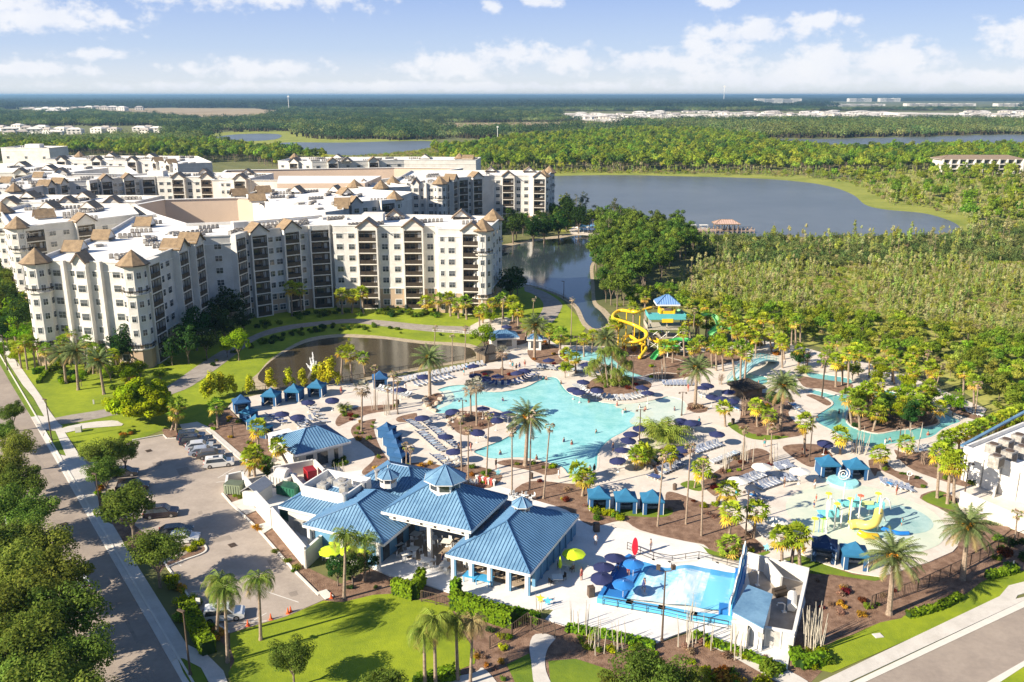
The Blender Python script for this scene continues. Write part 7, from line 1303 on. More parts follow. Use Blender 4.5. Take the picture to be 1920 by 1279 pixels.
for px, py, lb in ((1118, 998, 'black speaker cabinet at the corner of the white terrace'), (1108, 1120, 'black speaker cabinet at the near corner of the surf pool')):
    x, y = G(px, py); q = MB(); q.box((0, 0, .65), (.75, .7, 1.3)); q.box((0, -.36, .65), (.55, .04, 1.0)); tag(q.build('speaker_cabinet', M_fascia, None, (x, y, .16), .3), lb, 'speaker', 'black speakers')
for px, py, lb, c in ((934, 893, 'pale blue starfish figure on the deck behind the tall pavilion', (.25, .60, .70)), (1437, 1035, 'pale blue starfish figure beside the path to the surf pool', (.25, .60, .70)), (1013, 1132, 'yellow sea creature figure beside the low hedge', (.75, .50, .03)), (1027, 1137, 'bright blue starfish figure beside the low hedge', (.10, .50, .75)), (1506, 1040, 'yellow figure beside the dark cabana', (.8, .5, .03))):
    x, y = G(px, py); q = MB(); pts = [(.55 * (1 if k % 2 == 0 else .42) * sin(pi * k / 5), .6 + .55 * (1 if k % 2 == 0 else .42) * cos(pi * k / 5)) for k in range(10)]
    q.face([(a, -.06, b) for a, b in pts]); q.face([(a, .06, b) for a, b in pts][::-1])
    for k in range(10): a, b = pts[k], pts[(k + 1) % 10]; q.face([(a[0], -.06, a[1]), (b[0], -.06, b[1]), (b[0], .06, b[1]), (a[0], .06, a[1])])
    q.tube([(0, 0, 0), (0, 0, .4)], .05, 5); tag(q.build('starfish_figure', mat('figure ' + name_of(c), c, .5), None, (x, y, .16), rnd.uniform(-.4, .4)), lb, 'garden figure')
# giant letters style white and pink seats behind the tall pavilion
for i in range(7):
    x, y = G(895 + i * 5.2, 905 + i * 1.3); q = MB(); q.box((0, 0, .45), (.12, .5, .9), 0, 0); q.box((0, 0, .95), (.5, .55, .16), 0, 0); q.box((0, .25, .7), (.45, .06, .6)); AUTO.append((tag(q.build('bar_stool', mat('coral paint', (.62, .12, .09), .6) if i % 2 else M_white, None, (x, y, .16), .3), None, 'stool', 'stools behind the tall pavilion'), 'coral and white stool', x, y))
for i in range(9): x, y = G(952 + i * 6, 932 + i * .6 + (i % 2) * 4); K_ch.put(x, y, .16, rnd.uniform(0, 6))
for i in range(6): x, y = G(873 + i * 4.0, 908 + i * .8); K_ch.put(x, y, .16, rnd.uniform(0, 6))
railing('dark picket fence between the right lawn and the splash pad bed', [(1632, 1142), (1640, 1138), (1720, 1110), (1800, 1072), (1870, 1035), (1925, 1012)], 1.7, M_fascia, .05, 2.2, 'picket_fence', 'fence', True, .28); railing('low pond fence behind the cabanas and loungers', [(455, 737), (520, 731), (600, 722), (637, 718), (694, 707), (767, 694), (830, 682), (892, 672)], 1.1, M_rail, .1, 2.2, 'pond_fence', 'fence', True, .5); railing('thin fence along the canal bank', [(950, 534), (994, 536), (1031, 547), (1060, 560), (1078, 574)], 1.0, M_rail, .06, 2.0, 'bank_fence', 'fence')
railing('dark entry gate at the curved path', [(995, 1182), (1040, 1196)], 1.8, M_fascia, .06, 1.2, 'entry_gate', 'gate', True, .2); railing('dark fence crossing the mulch slope to the entry gate', [(918, 1216), (960, 1192), (990, 1170), (996, 1182)], 1.5, M_fascia, .05, 1.8, 'garden_fence', 'fence', True, .3); railing('thin fence beside the tall cafe hedge', [(790, 1128), (845, 1140)], 1.5, M_fascia, .05, 1.8, 'garden_fence', 'fence', True, .3); railing('dark frame screen below the slide pool', [(1242, 706), (1273, 703)], 2.0, M_rail, .16, 3, 'timber_screen', 'screen'); railing('dark frame screen above the pool neck', [(1050, 678), (1080, 676)], 2.0, M_rail, .16, 3, 'timber_screen', 'screen')
railing('white picket row beside the pond path', [(812, 622), (850, 624), (888, 627)], .6, M_white, .1, 2, 'low_fence', 'fence', True, .5)
railing('white gate panels of the pump yard', [(1433, 1214), (1462, 1219)], 2.3, M_white, .05, 1.4, 'yard_gate', 'gate', True, .12)
def sign(px, py, lb, w=.5, h=.7, z=1.6, m=M_white, rz=0):
    x, y = G(px, py); t = empty('sign_post', (x, y, .05), rz, lb, 'sign'); q = MB(); q.tube([(0, 0, 0), (0, 0, z + h / 2)], .035, 6); q.build('post', M_rail, t); q = MB(); q.box((0, -.05, z), (w, .04, h)); q.build('panel', m, t)
sign(374, 1150, 'small white sign by the silver car', .5, .8, 1.6); sign(1898, 1068, 'thin white post near the street crossing', .15, .9, .8)
for px, py, lb in ((148, 810, 'small white cube cabinet on the street lawn'), (1646, 1193, 'pale utility cover on the bottom lawn'), (176, 758, 'small white post on the street lawn')):
    x, y = G(px, py); q = MB(); hh_ = 1.0 if 'cube' in lb else (.06 if 'cover' in lb else .8); q.box((0, 0, hh_ / 2), (1.0, .8, hh_) if 'post' not in lb else (.25, .25, hh_)); q.box((0, 0, hh_ + .02), (.9, .7, .03) if 'post' not in lb else (.2, .2, .03)); tag(q.build('utility_box', M_cw, None, (x, y, .06), .2), lb, 'utility box')
for px, py, lb in ((120, 984, 'storm drain grate in the street'), (436, 1023, 'storm drain grate in the middle of the car park'), (279, 846, 'storm drain grate near the parked cars'), (459, 957, 'small drain by the yard gate')):
    x, y = G(px, py); q = MB(); q.box((0, 0, .02), (1.1, .9, .04)); [q.box((-.42 + .14 * i, 0, .045), (.05, .8, .02), 0, 1) for i in range(7)]; tag(q.build('drain_grate', [M_fascia, M_rail], None, (x, y, .05), R(-50)), lb, 'drain grate')
# rocks round the planters
K_rk = []
for s_ in (1, 2):
    rr = random.Random(s_); bm = bmesh.new(); bmesh.ops.create_icosphere(bm, subdivisions=2, radius=.5)
    for v in bm.verts: v.co *= 1 + mn.noise(v.co * 2.2 + Vector((s_ * 9, 0, 0))) * .5; v.co.z *= .7
    me = bpy.data.meshes.new('boulder'); bm.to_mesh(me); bm.free(); me.materials.append(mat('tan rock', (.40, .33, .26), .9, .25, 2, (.52, .45, .36), bump=.4)); o = bpy.data.objects.new('boulder', me); COL.objects.link(o); K_rk.append(Kind(o, 'tan boulder', 'boulder', 'boulders at the planters'))
for px, py in ((800, 762), (806, 768), (812, 764), (820, 758), (826, 750), (797, 752), (815, 772), (843, 790), (850, 786), (858, 783), (868, 780), (878, 778), (840, 800), (846, 806), (1226, 862), (1222, 870), (1230, 855), (1215, 880), (1220, 850)): K_rk[rnd.randrange(2)].put(*G(px, py), .2, None, rnd.uniform(.8, 1.7))
# ------------------------------------------------------------------ cars
M_tyre = mat('tyre', (.02, .02, .02), .8); M_rim = mat('wheel rim', (.45, .45, .46), .3, metal=.8); M_lamp = mat('headlight', (.7, .7, .7), .1); M_tail = mat('tail light', (.35, .01, .01), .2)
def car(px, py, rz, col, label, suv=True, cx=None):
    x, y = G(px, py); t = empty('parked_car', (x, y, .05), R(rz), label, 'car', 'cars in the car park'); L_, W_ = (4.7, 1.85) if suv else (4.5, 1.8); H_ = 1.66 if suv else 1.42; bl = .95 if suv else .85
    prof = [(-L_ / 2, .35), (-L_ / 2 - .02, .75), (-L_ / 2 + .12, bl), (-L_ / 2 + (.35 if suv else .9), H_ - .06), (-L_ / 2 + (.75 if suv else 1.5), H_), (L_ * .08, H_), (L_ * .14, H_ - .04), (L_ * .27, bl + .06), (L_ * .45, bl - .08), (L_ / 2, .72), (L_ / 2, .35), (L_ * .40, .22), (-L_ * .40, .22)]
    m = MB(); n = len(prof)
    def hw(z): return W_ / 2 * (1 if z < bl + .01 else 1 - .20 * (z - bl) / (H_ - bl))
    for i in range(n):
        a, b = prof[i], prof[(i + 1) % n]; m.face([(a[0], -hw(a[1]), a[1]), (a[0], hw(a[1]), a[1]), (b[0], hw(b[1]), b[1]), (b[0], -hw(b[1]), b[1])])
    m.face([(p[0], -hw(p[1]), p[1]) for p in prof]); m.face([(p[0], hw(p[1]), p[1]) for p in prof][::-1])
    m.build('body', mat('car paint ' + name_of(col), col, .25, .02, .5, coat=.6, spec=.6), t)
    for s in (-1, 1):
        g_ = MB(); zb, zt = bl + .03, H_ - .14; x0, x1, x2, x3 = prof[2][0] + .28, prof[3][0] + .22, prof[6][0] - .03, prof[7][0] - .12
        P_ = [(x0, zb), (x3, zb), (x2, zt), (x1, zt)]; g_.face([(a, s * (hw(b) + .006), b) for a, b in P_]); g_.build('side_window', M_glass, t)
    for nm, a, b in (('windscreen', prof[7], prof[6]), ('rear_window', prof[2], prof[3])):
        g_ = MB(); k = 1 if nm == 'windscreen' else -1; q = [(a[0] + (b[0] - a[0]) * f + k * .012, s * hw(a[1] + (b[1] - a[1]) * f) * .88, a[1] + (b[1] - a[1]) * f + .012) for f, s in ((.12, -1), (.12, 1), (.95, 1), (.95, -1))]; g_.face(q); g_.build(nm, M_glass, t)
    for sx in (-L_ * .30, L_ * .31):
        for s in (-1, 1):
            w = MB(); w.tube([(sx, s * (W_ / 2 - .12), .34), (sx, s * (W_ / 2 + .02), .34)], .34, 14); o = w.build('wheel', M_tyre, t); w = MB(); w.tube([(sx, s * (W_ / 2 + .02), .34), (sx, s * (W_ / 2 + .035), .34)], .2, 10); w.build('rim', M_rim, o)
    for s in (-1, 1):
        q = MB(); q.box((L_ / 2 - .02, s * W_ * .36, .66), (.1, .36, .15)); q.build('headlight', M_lamp, t); q = MB(); q.box((-L_ / 2 + .02, s * W_ * .38, .82), (.1, .26, .2)); q.build('tail_light', M_tail, t)
    if suv: q = MB(); [q.box((-L_ * .12, s * W_ * .34, H_ + .03), (1.9, .05, .05)) for s in (-1, 1)]; q.build('roof_rail', M_rim, t); q = MB(); q.box((-L_ * .08, 0, H_ + .006), (.9, .8, .01)); q.build('sunroof', M_glass, t)
car(359, 824, 14, (.03, .05, .09), 'dark blue car at the far end of the parked row'); car(364, 833, 14, (.012, .018, .04), 'navy black car, second in the parked row'); car(374, 842, 15, (.55, .57, .60), 'silver white car in the middle of the parked row', False); car(381, 852, 15, (.35, .39, .46), 'grey-blue silver hatchback in the parked row', False); car(396, 858, 16, (.10, .09, .08), 'dark grey car half hidden behind the white one', False); car(411, 874, 17, (.72, .72, .70), 'white car with dark sunroof at the near end of the row')
car(232, 892, 12, (.015, .02, .03), 'black car under the leaning oak by the entrance', False); car(250, 918, 12, (.03, .02, .02), 'dark maroon car behind the round oak'); car(303, 968, 12, (.02, .015, .02), 'black rounded car beside the middle oak'); car(330, 1003, 10, (.02, .03, .025), 'dark car just above the white one under the oak', False); car(342, 1016, 10, (.70, .70, .68), 'white car with its front showing past the oak', False); car(420, 1160, 12, (.62, .64, .64), 'silver hatchback parked behind the queen palms'); car(150, 1100, 128, (.70, .72, .74), 'white car almost hidden by the street oaks', False)
# ------------------------------------------------------------------ slide tower and slides
YT = 203.0; tx0 = at(1245, 645, YT)[0]; tw = empty('slide_tower', (0, 0, 0), 0, 'water slide tower with teal deck, yellow hut and blue hip roof', 'slide tower')
M_tealp = mat('teal paint', (.10, .42, .45), .5, .08, .5); M_yel = mat('yellow slide', (.80, .52, .02), .3, .05, .5, spec=.6); M_grn = mat('green slide', (.06, .38, .10), .3, .08, .5, spec=.6); M_lgrn = mat('light green slide', (.20, .55, .20), .3, .08, .5)
for i, x in enumerate((-4.2, 0, 4.2)):
    for y in (-2.6, 2.6): m = MB(); m.box((0, 0, 4.2), (.28, .28, 8.4)); m.build('leg', M_pale, tw, (tx0 + x, YT + y, 0))
for z, a, mm in ((7.6, 4.3, M_tealp), (5.2, 4.6, M_pale), (2.6, 4.4, M_pale)):
    m = MB(); m.box((0, 0, 0), (a * 2, 6.2, .25)); m.box((0, -3.1, .65), (a * 2, .08, 1.3)) if z > 6 else m.box((0, -3.1, .75), (a * 2, .06, .1)); m.box((a, 0, .55), (.08, 6.2, .85)); m.box((-a, 0, .55), (.08, 6.2, .85)); m.build('platform', mm, tw, (tx0, YT, z))
m = MB()
for x in (-1.6, 1.6):
    for y in (-1.4, 1.4): m.box((x, y, 1.25), (.35, .35, 2.5))
m.box((0, 0, .6), (3.2, 2.8, 1.0)); m.box((0, 0, 2.4), (3.6, 3.2, .25)); m.build('hut', M_yel, tw, (tx0 + .2, YT, 8.1)); m = MB(); hiproof(m, (tx0 + .2, YT), 5.4, 4.8, 11.0, 1.8, 0, .5, .6); m.build('roof', [mat('pale blue roof', (.18, .32, .62), .4, .05, .5), M_blued, M_white], tw)
m = MB(); m.box((0, -3.2, 0), (2.6, .1, .9)); m.build('sign_panel', M_yel, tw, (tx0, YT, 7.3)); m = MB()
for x in (-4.2, -1.4, 1.4):
    m.tube([(x, -2.6, .3), (x + 2.8, -2.6, 2.4)], .08, 5); m.tube([(x + 2.8, -2.6, .3), (x, -2.6, 2.4)], .08, 5); m.tube([(x, -2.6, 2.8), (x + 2.8, -2.6, 5.2)], .08, 5)
for i in range(10): m.box((-3 + i * .62, 3.6, 5.4 - i * .5), (.6, 1.4, .1)); m.box((-3 + i * .62, -3.6, 2.6 - i * .24), (.6, 1.2, .1))
m.build('stair_frame', M_frame, tw, (tx0, YT, 0))
def slide(label, pz, r, m, closed, legs=2.5, nm='water_slide'):
    P_ = []
    for px, py, z in pz: x, y = G(px, py, z); P_.append((x, y, z))
    P_ = smooth_poly(P_, 7, False); t = empty(nm, (0, 0, 0), 0, label, 'water slide', 'water slides'); q = MB()
    if closed: q.tube(P_, r, 10, 0)
    else:
        rings = []
        for i, p in enumerate(P_):
            p = Vector(p); d = Vector(P_[min(i + 1, len(P_) - 1)]) - Vector(P_[max(i - 1, 0)]); d.normalize(); s = d.cross(Vector((0, 0, 1))).normalized(); u = s.cross(d)
            rings.append([p + s * r * cos(a) + u * r * sin(a) for a in [pi + pi * k / 8 for k in range(9)]] + [p + s * r * .88 * cos(a) + u * r * .88 * sin(a) for a in [2 * pi - pi * k / 8 for k in range(9)]])
        for a, b in zip(rings, rings[1:]):
            for k in range(18): q.face([tuple(a[k]), tuple(a[(k + 1) % 18]), tuple(b[(k + 1) % 18]), tuple(b[k])])
    q.build('flume', m, t, smooth=True); acc = 0
    for a, b in zip(P_, P_[1:]):
        acc += (Vector(b) - Vector(a)).length
        if acc > legs and a[2] > 1.2: acc = 0; w = MB(); w.tube([(a[0], a[1], 0), (a[0], a[1], a[2] - r * .8)], .13, 6); w.build('support_post', m if closed else M_frame, t)
slide('yellow tube slide coiling down beside the tower', [(1222, 577, 8.2), (1207, 581, 8.0), (1190, 585, 7.8), (1165, 582, 7.4), (1152, 588, 7.0), (1150, 597, 6.5), (1166, 602, 6.0), (1190, 610, 5.2), (1212, 624, 4.4), (1208, 636, 3.6), (1190, 641, 3.2), (1172, 640, 2.9), (1168, 634, 2.7), (1180, 630, 2.5), (1198, 642, 2.0), (1211, 652, 1.5), (1206, 662, 1.0), (1199, 671, .6)], .40, M_yel, True, 4)
slide('light green slide leaving the tower towards the wetland', [(1268, 580, 8.0), (1285, 587, 7.5), (1303, 592, 7.0), (1318, 588, 6.6), (1333, 588, 6.1), (1344, 597, 5.6), (1348, 609, 5.0), (1343, 616, 4.6), (1333, 624, 4.0)], .75, M_lgrn, False, 4); slide('dark green trough running out among the palms', [(1333, 624, 4.0), (1345, 612, 4.4), (1358, 611, 4.3), (1376, 614, 4.2)], .8, M_grn, False, 3)
slide('green open slide curling into the slide pool', [(1294, 636, 3.9), (1275, 634, 3.6), (1258, 638, 3.2), (1248, 645, 2.9), (1258, 650, 2.7), (1270, 647, 2.6), (1262, 652, 2.3), (1245, 652, 2.0), (1233, 660, 1.4), (1224, 671, .7)], .75, M_grn, False, 3); slide('short yellow flume in front of the tower', [(1222, 632, 3.2), (1234, 638, 3.0), (1247, 637, 2.8)], .8, M_yel, False, 2.5)
# bridge over the river
br = empty('footbridge', (0, 0, 0), 0, 'teal arched footbridge over the lazy river', 'footbridge'); a, b = Vector(G(1372, 717, .2)), Vector(G(1452, 676, .2)); L_ = (b - a).length; d = (b - a).normalized(); nn = Vector((-d.y, d.x)); m = MB(); rl_ = MB()
for i in range(12):
    f0, f1 = i / 12, (i + 1) / 12; z0, z1 = .2 + 2.2 * sin(pi * f0), .2 + 2.2 * sin(pi * f1); p, q = a + d * L_ * f0, a + d * L_ * f1
    m.slab([(*(p - nn * 1.1), z0), (*(q - nn * 1.1), z1), (*(q + nn * 1.1), z1), (*(p + nn * 1.1), z0)], .35)
    for s in (-1, 1): e0, e1 = p + nn * s * 1.1, q + nn * s * 1.1; rl_.tube([(*e0, z0 + 1.05), (*e1, z1 + 1.05)], .05, 5); rl_.tube([(*e0, z0 + .55), (*e1, z1 + .55)], .035, 4); rl_.tube([(*e0, z0), (*e0, z0 + 1.05)], .045, 5); [rl_.tube([(*(e0.lerp(e1, g)), z0 + (z1 - z0) * g), (*(e0.lerp(e1, g)), z0 + (z1 - z0) * g + 1.0)], .02, 4) for g in (.33, .66)]
m.build('bridge_deck', mat('pale teal', (.32, .52, .55), .7), br); rl_.build('railing', M_tealp, br)
# ------------------------------------------------------------------ splash play frame
pf = empty('water_play_frame', (0, 0, 0), 0, 'white-posted water play frame with yellow slide, blue panels and flower tops', 'play structure'); M_ys = mat('pale yellow slide', (.78, .62, .14), .4)
def pxp(px, py, z): return (*G(px, py, z), z)
for px, py, tx, ty in ((1548, 1000, 1552, 930), (1564, 994, 1568, 952), (1576, 988, 1570, 958), (1592, 990, 1595, 935), (1609, 978, 1612, 940), (1629, 965, 1630, 935), (1645, 995, 1656, 935), (1648, 960, 1645, 925), (1555, 962, 1556, 930), (1580, 950, 1582, 905)):
    x, y = G(px, py, .18); h = max(1.5, min(5, at(tx, ty, y)[2])); m = MB(); m.tube([(x, y, .18), (x, y, h)], .1, 8); m.build('post', M_white, pf)
m = MB(); c = Vector(G(1600, 975)); 
for dx, dy, z, w, d in ((-4.2, -1.2, 1.6, 2.4, 2.0), (-.6, .6, 2.3, 2.6, 2.2), (2.8, .6, 1.9, 2.4, 2.0)): m.box((c.x + dx, c.y + dy, z), (w, d, .15)); m.box((c.x + dx, c.y + dy - d / 2, z + .5), (w, .08, .8)); m.box((c.x + dx + w / 2, c.y + dy, z + .5), (.08, d, .8))
m.build('platform', mat('play panel teal', (.18, .55, .60), .5), pf); m = MB(); m.slab([(c.x - 3, c.y - 1.2, 1.7), (c.x - 1.8, c.y + .2, 2.3), (c.x - 1.9, c.y + 1.2, 2.3), (c.x - 3.1, c.y - .2, 1.7)], .12); m.slab([(c.x + .7, c.y + .2, 2.3), (c.x + 1.7, c.y + .2, 1.95), (c.x + 1.7, c.y + 1.2, 1.95), (c.x + .7, c.y + 1.2, 2.3)], .12); m.box((c.x + .6, c.y - .5, 2.9), (3.6, .06, .6)); m.build('walkway', mat('play panel lime', (.55, .68, .30), .5), pf)
def tubes(pz, r, m, nm): 
    q = MB(); q.tube(smooth_poly([pxp(*p) for p in pz], 6, False), r, 10); q.build(nm, m, pf, smooth=True)
tubes([(1648, 958, 2.5), (1646, 968, 2.2), (1640, 980, 1.8), (1625, 985, 1.4), (1608, 982, 1.1), (1594, 984, .9)], .62, M_ys, 'slide'); tubes([(1610, 998, 1.0), (1622, 1004, .8), (1645, 1006, .4)], .45, M_yel, 'slide'); tubes([(1652, 990, .9), (1668, 995, .7), (1685, 1000, .5), (1704, 986 + 14, .4)], .3, mat('blue tube', (.02, .18, .55), .3), 'spray_tube')
tubes([(1660, 978, .3), (1653, 945, 3.5), (1660, 934, 4.0), (1668, 940, 3.6), (1670, 955, 2.2)], .1, M_white, 'spray_arch'); tubes([(1550, 1000, .3), (1551, 945, 3.6), (1560, 935, 4.0), (1566, 942, 3.5)], .1, M_white, 'spray_arch')
for px, py, z, cc in ((1554, 926, 4.2, (.85, .6, .05)), (1595, 936, 3.8, (.85, .7, .05)), (1570, 945, 3.4, (.8, .7, .05)), (1647, 926, 4.0, (.85, .75, .05)), (1614, 930, 3.8, (.8, .15, .08)), (1528, 973, 2.2, (.8, .75, .05)), (1538, 968, 2.6, (.05, .2, .45)), (1544, 972, 2.3, (.3, .6, .05))):
    x, y = G(px, py, z); q = MB()
    for k in range(6): a = 2 * pi * k / 6; q.cone((x + .28 * cos(a), y + .28 * sin(a), z), .2, .16, .12, 7)
    q.cone((x, y, z + .02), .2, .2, .16, 7); q.tube([(x, y, .2), (x, y, z)], .05, 5); q.build('flower_top', mat('play ' + name_of(cc), cc, .5), pf)
x, y = G(1580, 905, .18); t = empty('dumping_toy', (x, y, .18), 0, 'round pale blue spiral water toy on a tiny basin beside the cabanas', 'water toy'); q = MB(); q.cone((0, 0, 0), 2.4, 2.3, .35, 20); q.build('basin', mat('basin blue', (.30, .62, .66), .3), t); q = MB()
for k in range(26): a, b = 2 * pi * k / 12, 2 * pi * (k + 1) / 12; r0, r1 = .15 + .035 * k, .15 + .035 * (k + 1); q.tube([(r0 * cos(a), 0, 1.4 + r0 * sin(a)), (r1 * cos(b), 0, 1.4 + r1 * sin(b))], .08, 6)
q.build('spiral', M_white, t)
tag(MB().build('x', M_white), None) and None
bpy.data.objects.remove(bpy.data.objects['x'])
x, y = G(1704, 903); q = MB()
for k in range(16): a, b = 2 * pi * k / 16, 2 * pi * (k + 1) / 16; q.tube([(.38 * cos(a), 0, 1.2 + .38 * sin(a)), (.38 * cos(b), 0, 1.2 + .38 * sin(b))], .09, 6)
q.box((0, .12, .6), (.08, .08, 1.2)); tag(q.build('life_ring', M_white, None, (x, y, .16)), 'white life ring on a post at the end of the lounger row', 'life ring')
# fountain jets in the pond
x, y = G(588, 696); t = empty('fountain', (x, y, .1), 0, 'white fountain jets rising from the dark pond', 'fountain'); rr = random.Random(4); q = MB(); q.tint = (.9, .9, .9)
for ax, ay, h in ((0, 0, 4.2), (-.5, .1, 3.0), (.55, -.1, 2.2), (-1.1, 0, 1.6), (1.1, .2, 1.4), (0, .6, 2.4)):
    for i in range(150):
        f = rr.random(); s = .08 + .30 * (1 - f) ; c = Vector((ax * f * 1.3 + rr.gauss(0, s * .5) + (ax + .2) * (1 - f) * .3, ay * f + rr.gauss(0, s * .5), h * f)); r = .07 * (1.5 - f); q.face([(c.x - r, c.y, c.z - r * 1.6), (c.x + r, c.y, c.z - r * 1.6), (c.x + r, c.y, c.z + r * 1.6), (c.x - r, c.y, c.z + r * 1.6)])
q.build('water_jet', mat('spray', (.82, .84, .85), .6), t); q = MB(); q.cone((0, 0, -.1), .6, .5, .18, 12); q.build('nozzle', M_rail, t)
# ------------------------------------------------------------------ dock on the lake, second pool, far houses
dk = empty('boat_dock', (0, 0, 0), 0, 'long wooden boat dock with roofed pavilion on the near side of the lake', 'dock'); Yd = G(1350, 436)[1]; m = MB(); p0 = at(1300, 428, Yd)[0]; p1 = at(1412, 428, Yd)[0]
m.box(((p0 + p1) / 2, Yd, 1.0), (p1 - p0, 5, .3))
for i in range(15): 
    for s in (-2.3, 2.3): m.box((p0 + (p1 - p0) * i / 14, Yd + s, .5), (.3, .3, 2.0 + (1.2 if s < 0 else 1.2))); m.box(((p0 + p1) / 2, Yd + s, 2.1), ((p1 - p0), .1, .12))
m.build('dock_deck', mat('weathered timber', (.36, .27, .21), .9, .15, 1), dk); m = MB(); xr = at(1362, 410, Yd)[0]; hiproof(m, (xr, Yd), 11, 7, 4.2, 1.5, 0, 1.0, 5); m.build('roof', [mat('pink roof', (.48, .33, .27), .8), M_inner, M_inner], dk); m = MB()
for i in range(5):
    for s in (-3, 3): m.box((xr - 4.6 + 2.3 * i, Yd + s, 2.6), (.3, .3, 3.2))
m.build('roof_post', M_inner, dk)
for i, px in enumerate((1300, 1322)):
    x = at(px, 426, Yd)[0]; t = empty('moored_boat', (x, Yd + 5, .1), .1, ('white pontoon boat at the far end of the dock', 'white covered boat moored next to the dock pavilion')[i], 'boat'); q = MB(); q.box((0, 0, .5), (6.5, 2.4, .7)); q.box((0, 0, 1.0), (6.2, 2.3, .3)); q.build('hull', M_white, t); q = MB(); q.box((.5, 0, 2.5), (3.5, 2.2, .12)); [q.box((.5 + a, b, 1.7), (.08, .08, 1.6)) for a in (-1.5, 1.5) for b in (-1, 1)]; q.build('canopy', M_whitec, t)
area_sheet('second_deck', [(1075, 425), (1128, 425), (1132, 440), (1072, 440)], .12, M_deck, 2); area_sheet('second_pool', [(1086, 420), (1112, 418), (1124, 424), (1122, 431), (1092, 432), (1084, 427)], .2, mat('far pool', (.10, .42, .62), .1, .1, .3), 3)
for i in range(5): x, y = G(1086 + i * 8, 437); K_uw.put(x, y, .2, None, 1.1, label=nth(i) + ' white umbrella from the canal end of the far hotel pool')
def house_kind(c, rc, w, d, h, rh, desc, grp, nm='house'):
    root = empty(nm); m = MB(); m.box((0, 0, h / 2), (w, d, h)); [m.box((x * w, -d / 2 - .05, z), (w * .13, .1, 1.5), 0, 1) for x in (-.3, 0, .3) for z in ((1.8, 5.0) if h > 5 else (1.8,))]; m.build('wall', [c, M_glass], root); m = MB(); e = [(-w * .54, -d * .56, h), (w * .54, -d * .56, h), (w * .54, d * .56, h), (-w * .54, d * .56, h)]; r1, r2 = (-w * .25, 0, h + rh), (w * .25, 0, h + rh)
    for f in ((e[0], e[1], r2, r1), (e[1], e[2], r2), (e[2], e[3], r1, r2), (e[3], e[0], r1)): m.face(list(f))
    m.build('roof', rc, root)
    return Kind(root, desc, 'house', grp)
M_hr = mat('pale roof tiles', (.42, .38, .34), .8, .1, .2); M_hr2 = mat('white roof tiles', (.66, .63, .58), .8, .1, .2); M_hw = mat('house wall', (.66, .62, .55), .8, .05, .1)
K_h = [house_kind(M_hw, M_hr, 16, 12, 6, 2.6, 'cream house with pale roof', 'houses left of the wood'), house_kind(M_wallb, M_hr2, 20, 12, 6.4, 2.6, 'white house with white roof', 'houses beyond the wood')]
hs_ = [6, 20, 36, 52, 66, 22, 42, 80, 92, 104, 116, 130, 142, 90, 70, 200, 216, 186, 264, 280, 296, 274]
for px, py in ((6, 246), (20, 250), (36, 243), (52, 247), (66, 251), (22, 257), (42, 256), (80, 246), (92, 251), (104, 257), (116, 250), (130, 247), (142, 252), (90, 262), (70, 262), (200, 247), (216, 250), (186, 250), (264, 248), (280, 246), (296, 249), (274, 252), (50, 212), (62, 210), (75, 213), (88, 210), (100, 212), (112, 210), (126, 212), (140, 209), (152, 208), (168, 207), (182, 206), (196, 206), (212, 207), (120, 215), (100, 216), (230, 208), (262, 207)):
    K_h[rnd.randrange(2)].put(*G(px, py), .3, rnd.uniform(-.5, .5), 1.1 if py > 230 else 1.9, label='pale suburban house beyond the hotel wood, %s counting from the street side' % nth(sorted(hs_).index(px)) if py > 230 else 'tiny pale house at the edge of the dry field', group='suburban houses beyond the wood' if py > 230 else 'houses at the dry field')
gg = random.Random(9); n_h = 0
while n_h < 290:
    px = gg.uniform(1040, 1930); py = gg.uniform(211, 226) if px > 1150 else gg.uniform(215, 224)
    if 1675 < px < 1800 and 208 < py < 222: continue
    K_h[gg.randrange(2)].put(*G(px, py), .4, gg.choice((0, .3, -.3)), (gg.uniform(1.2, 2.2), gg.uniform(1.2, 2.2), gg.uniform(.55, .95)), label='tiny pale house in the far new housing estate', group='houses of the far estate'); n_h += 1
def block(label, px0, px1, pyb, pyt, dep, parts=3, m=M_wallb):
    x0, y = G(px0, pyb); x1 = G(px1, pyb)[0]; h = at((px0 + px1) / 2, pyt, y)[2]; t = empty('white_building', (0, 0, 0), 0, label, 'building'); q = MB(); w = (x1 - x0) / parts
    for i in range(parts): q.box((x0 + w * (i + .5), y + dep / 2, h * (.5 - .04 * (i % 2))), (w - 1, dep - (i % 2) * 6, h * (1 - .08 * (i % 2))))
    q.build('wall', m, t); q = MB(); [q.box(((x0 + x1) / 2, y - .3 - .0, h * f), ((x1 - x0) * .92, .5, h * .06)) for f in (.2, .4, .6, .8)]; q.build('window', M_glass, t)
block('long white hotel block far off in the dark forest', 1417, 1503, 193, 185, 60, 5); block('white twin building, first of a pair far beyond the lake', 1592, 1634, 191, 184.5, 60, 3); block('white twin building, second of a pair far beyond the lake', 1650, 1688, 191, 184, 60, 3); block('wide white warehouse on the sandy ground', 1682, 1792, 221, 212, 90, 2); block('low white row far right in the dark forest', 1540, 1660, 199, 195, 50, 9); block('low white row at the right edge of the dark forest', 1700, 1830, 199, 194, 50, 11); block('white row touching the right border of the forest', 1870, 1925, 200, 194, 50, 5); block('small white block on the horizon right of the middle', 1300, 1340, 181.5, 179.3, 300, 3); block('small white block on the horizon beside the mast', 1400, 1440, 181.5, 179, 300, 2); block('white row at the horizon on the far left', 20, 130, 182.6, 179.6, 200, 8)
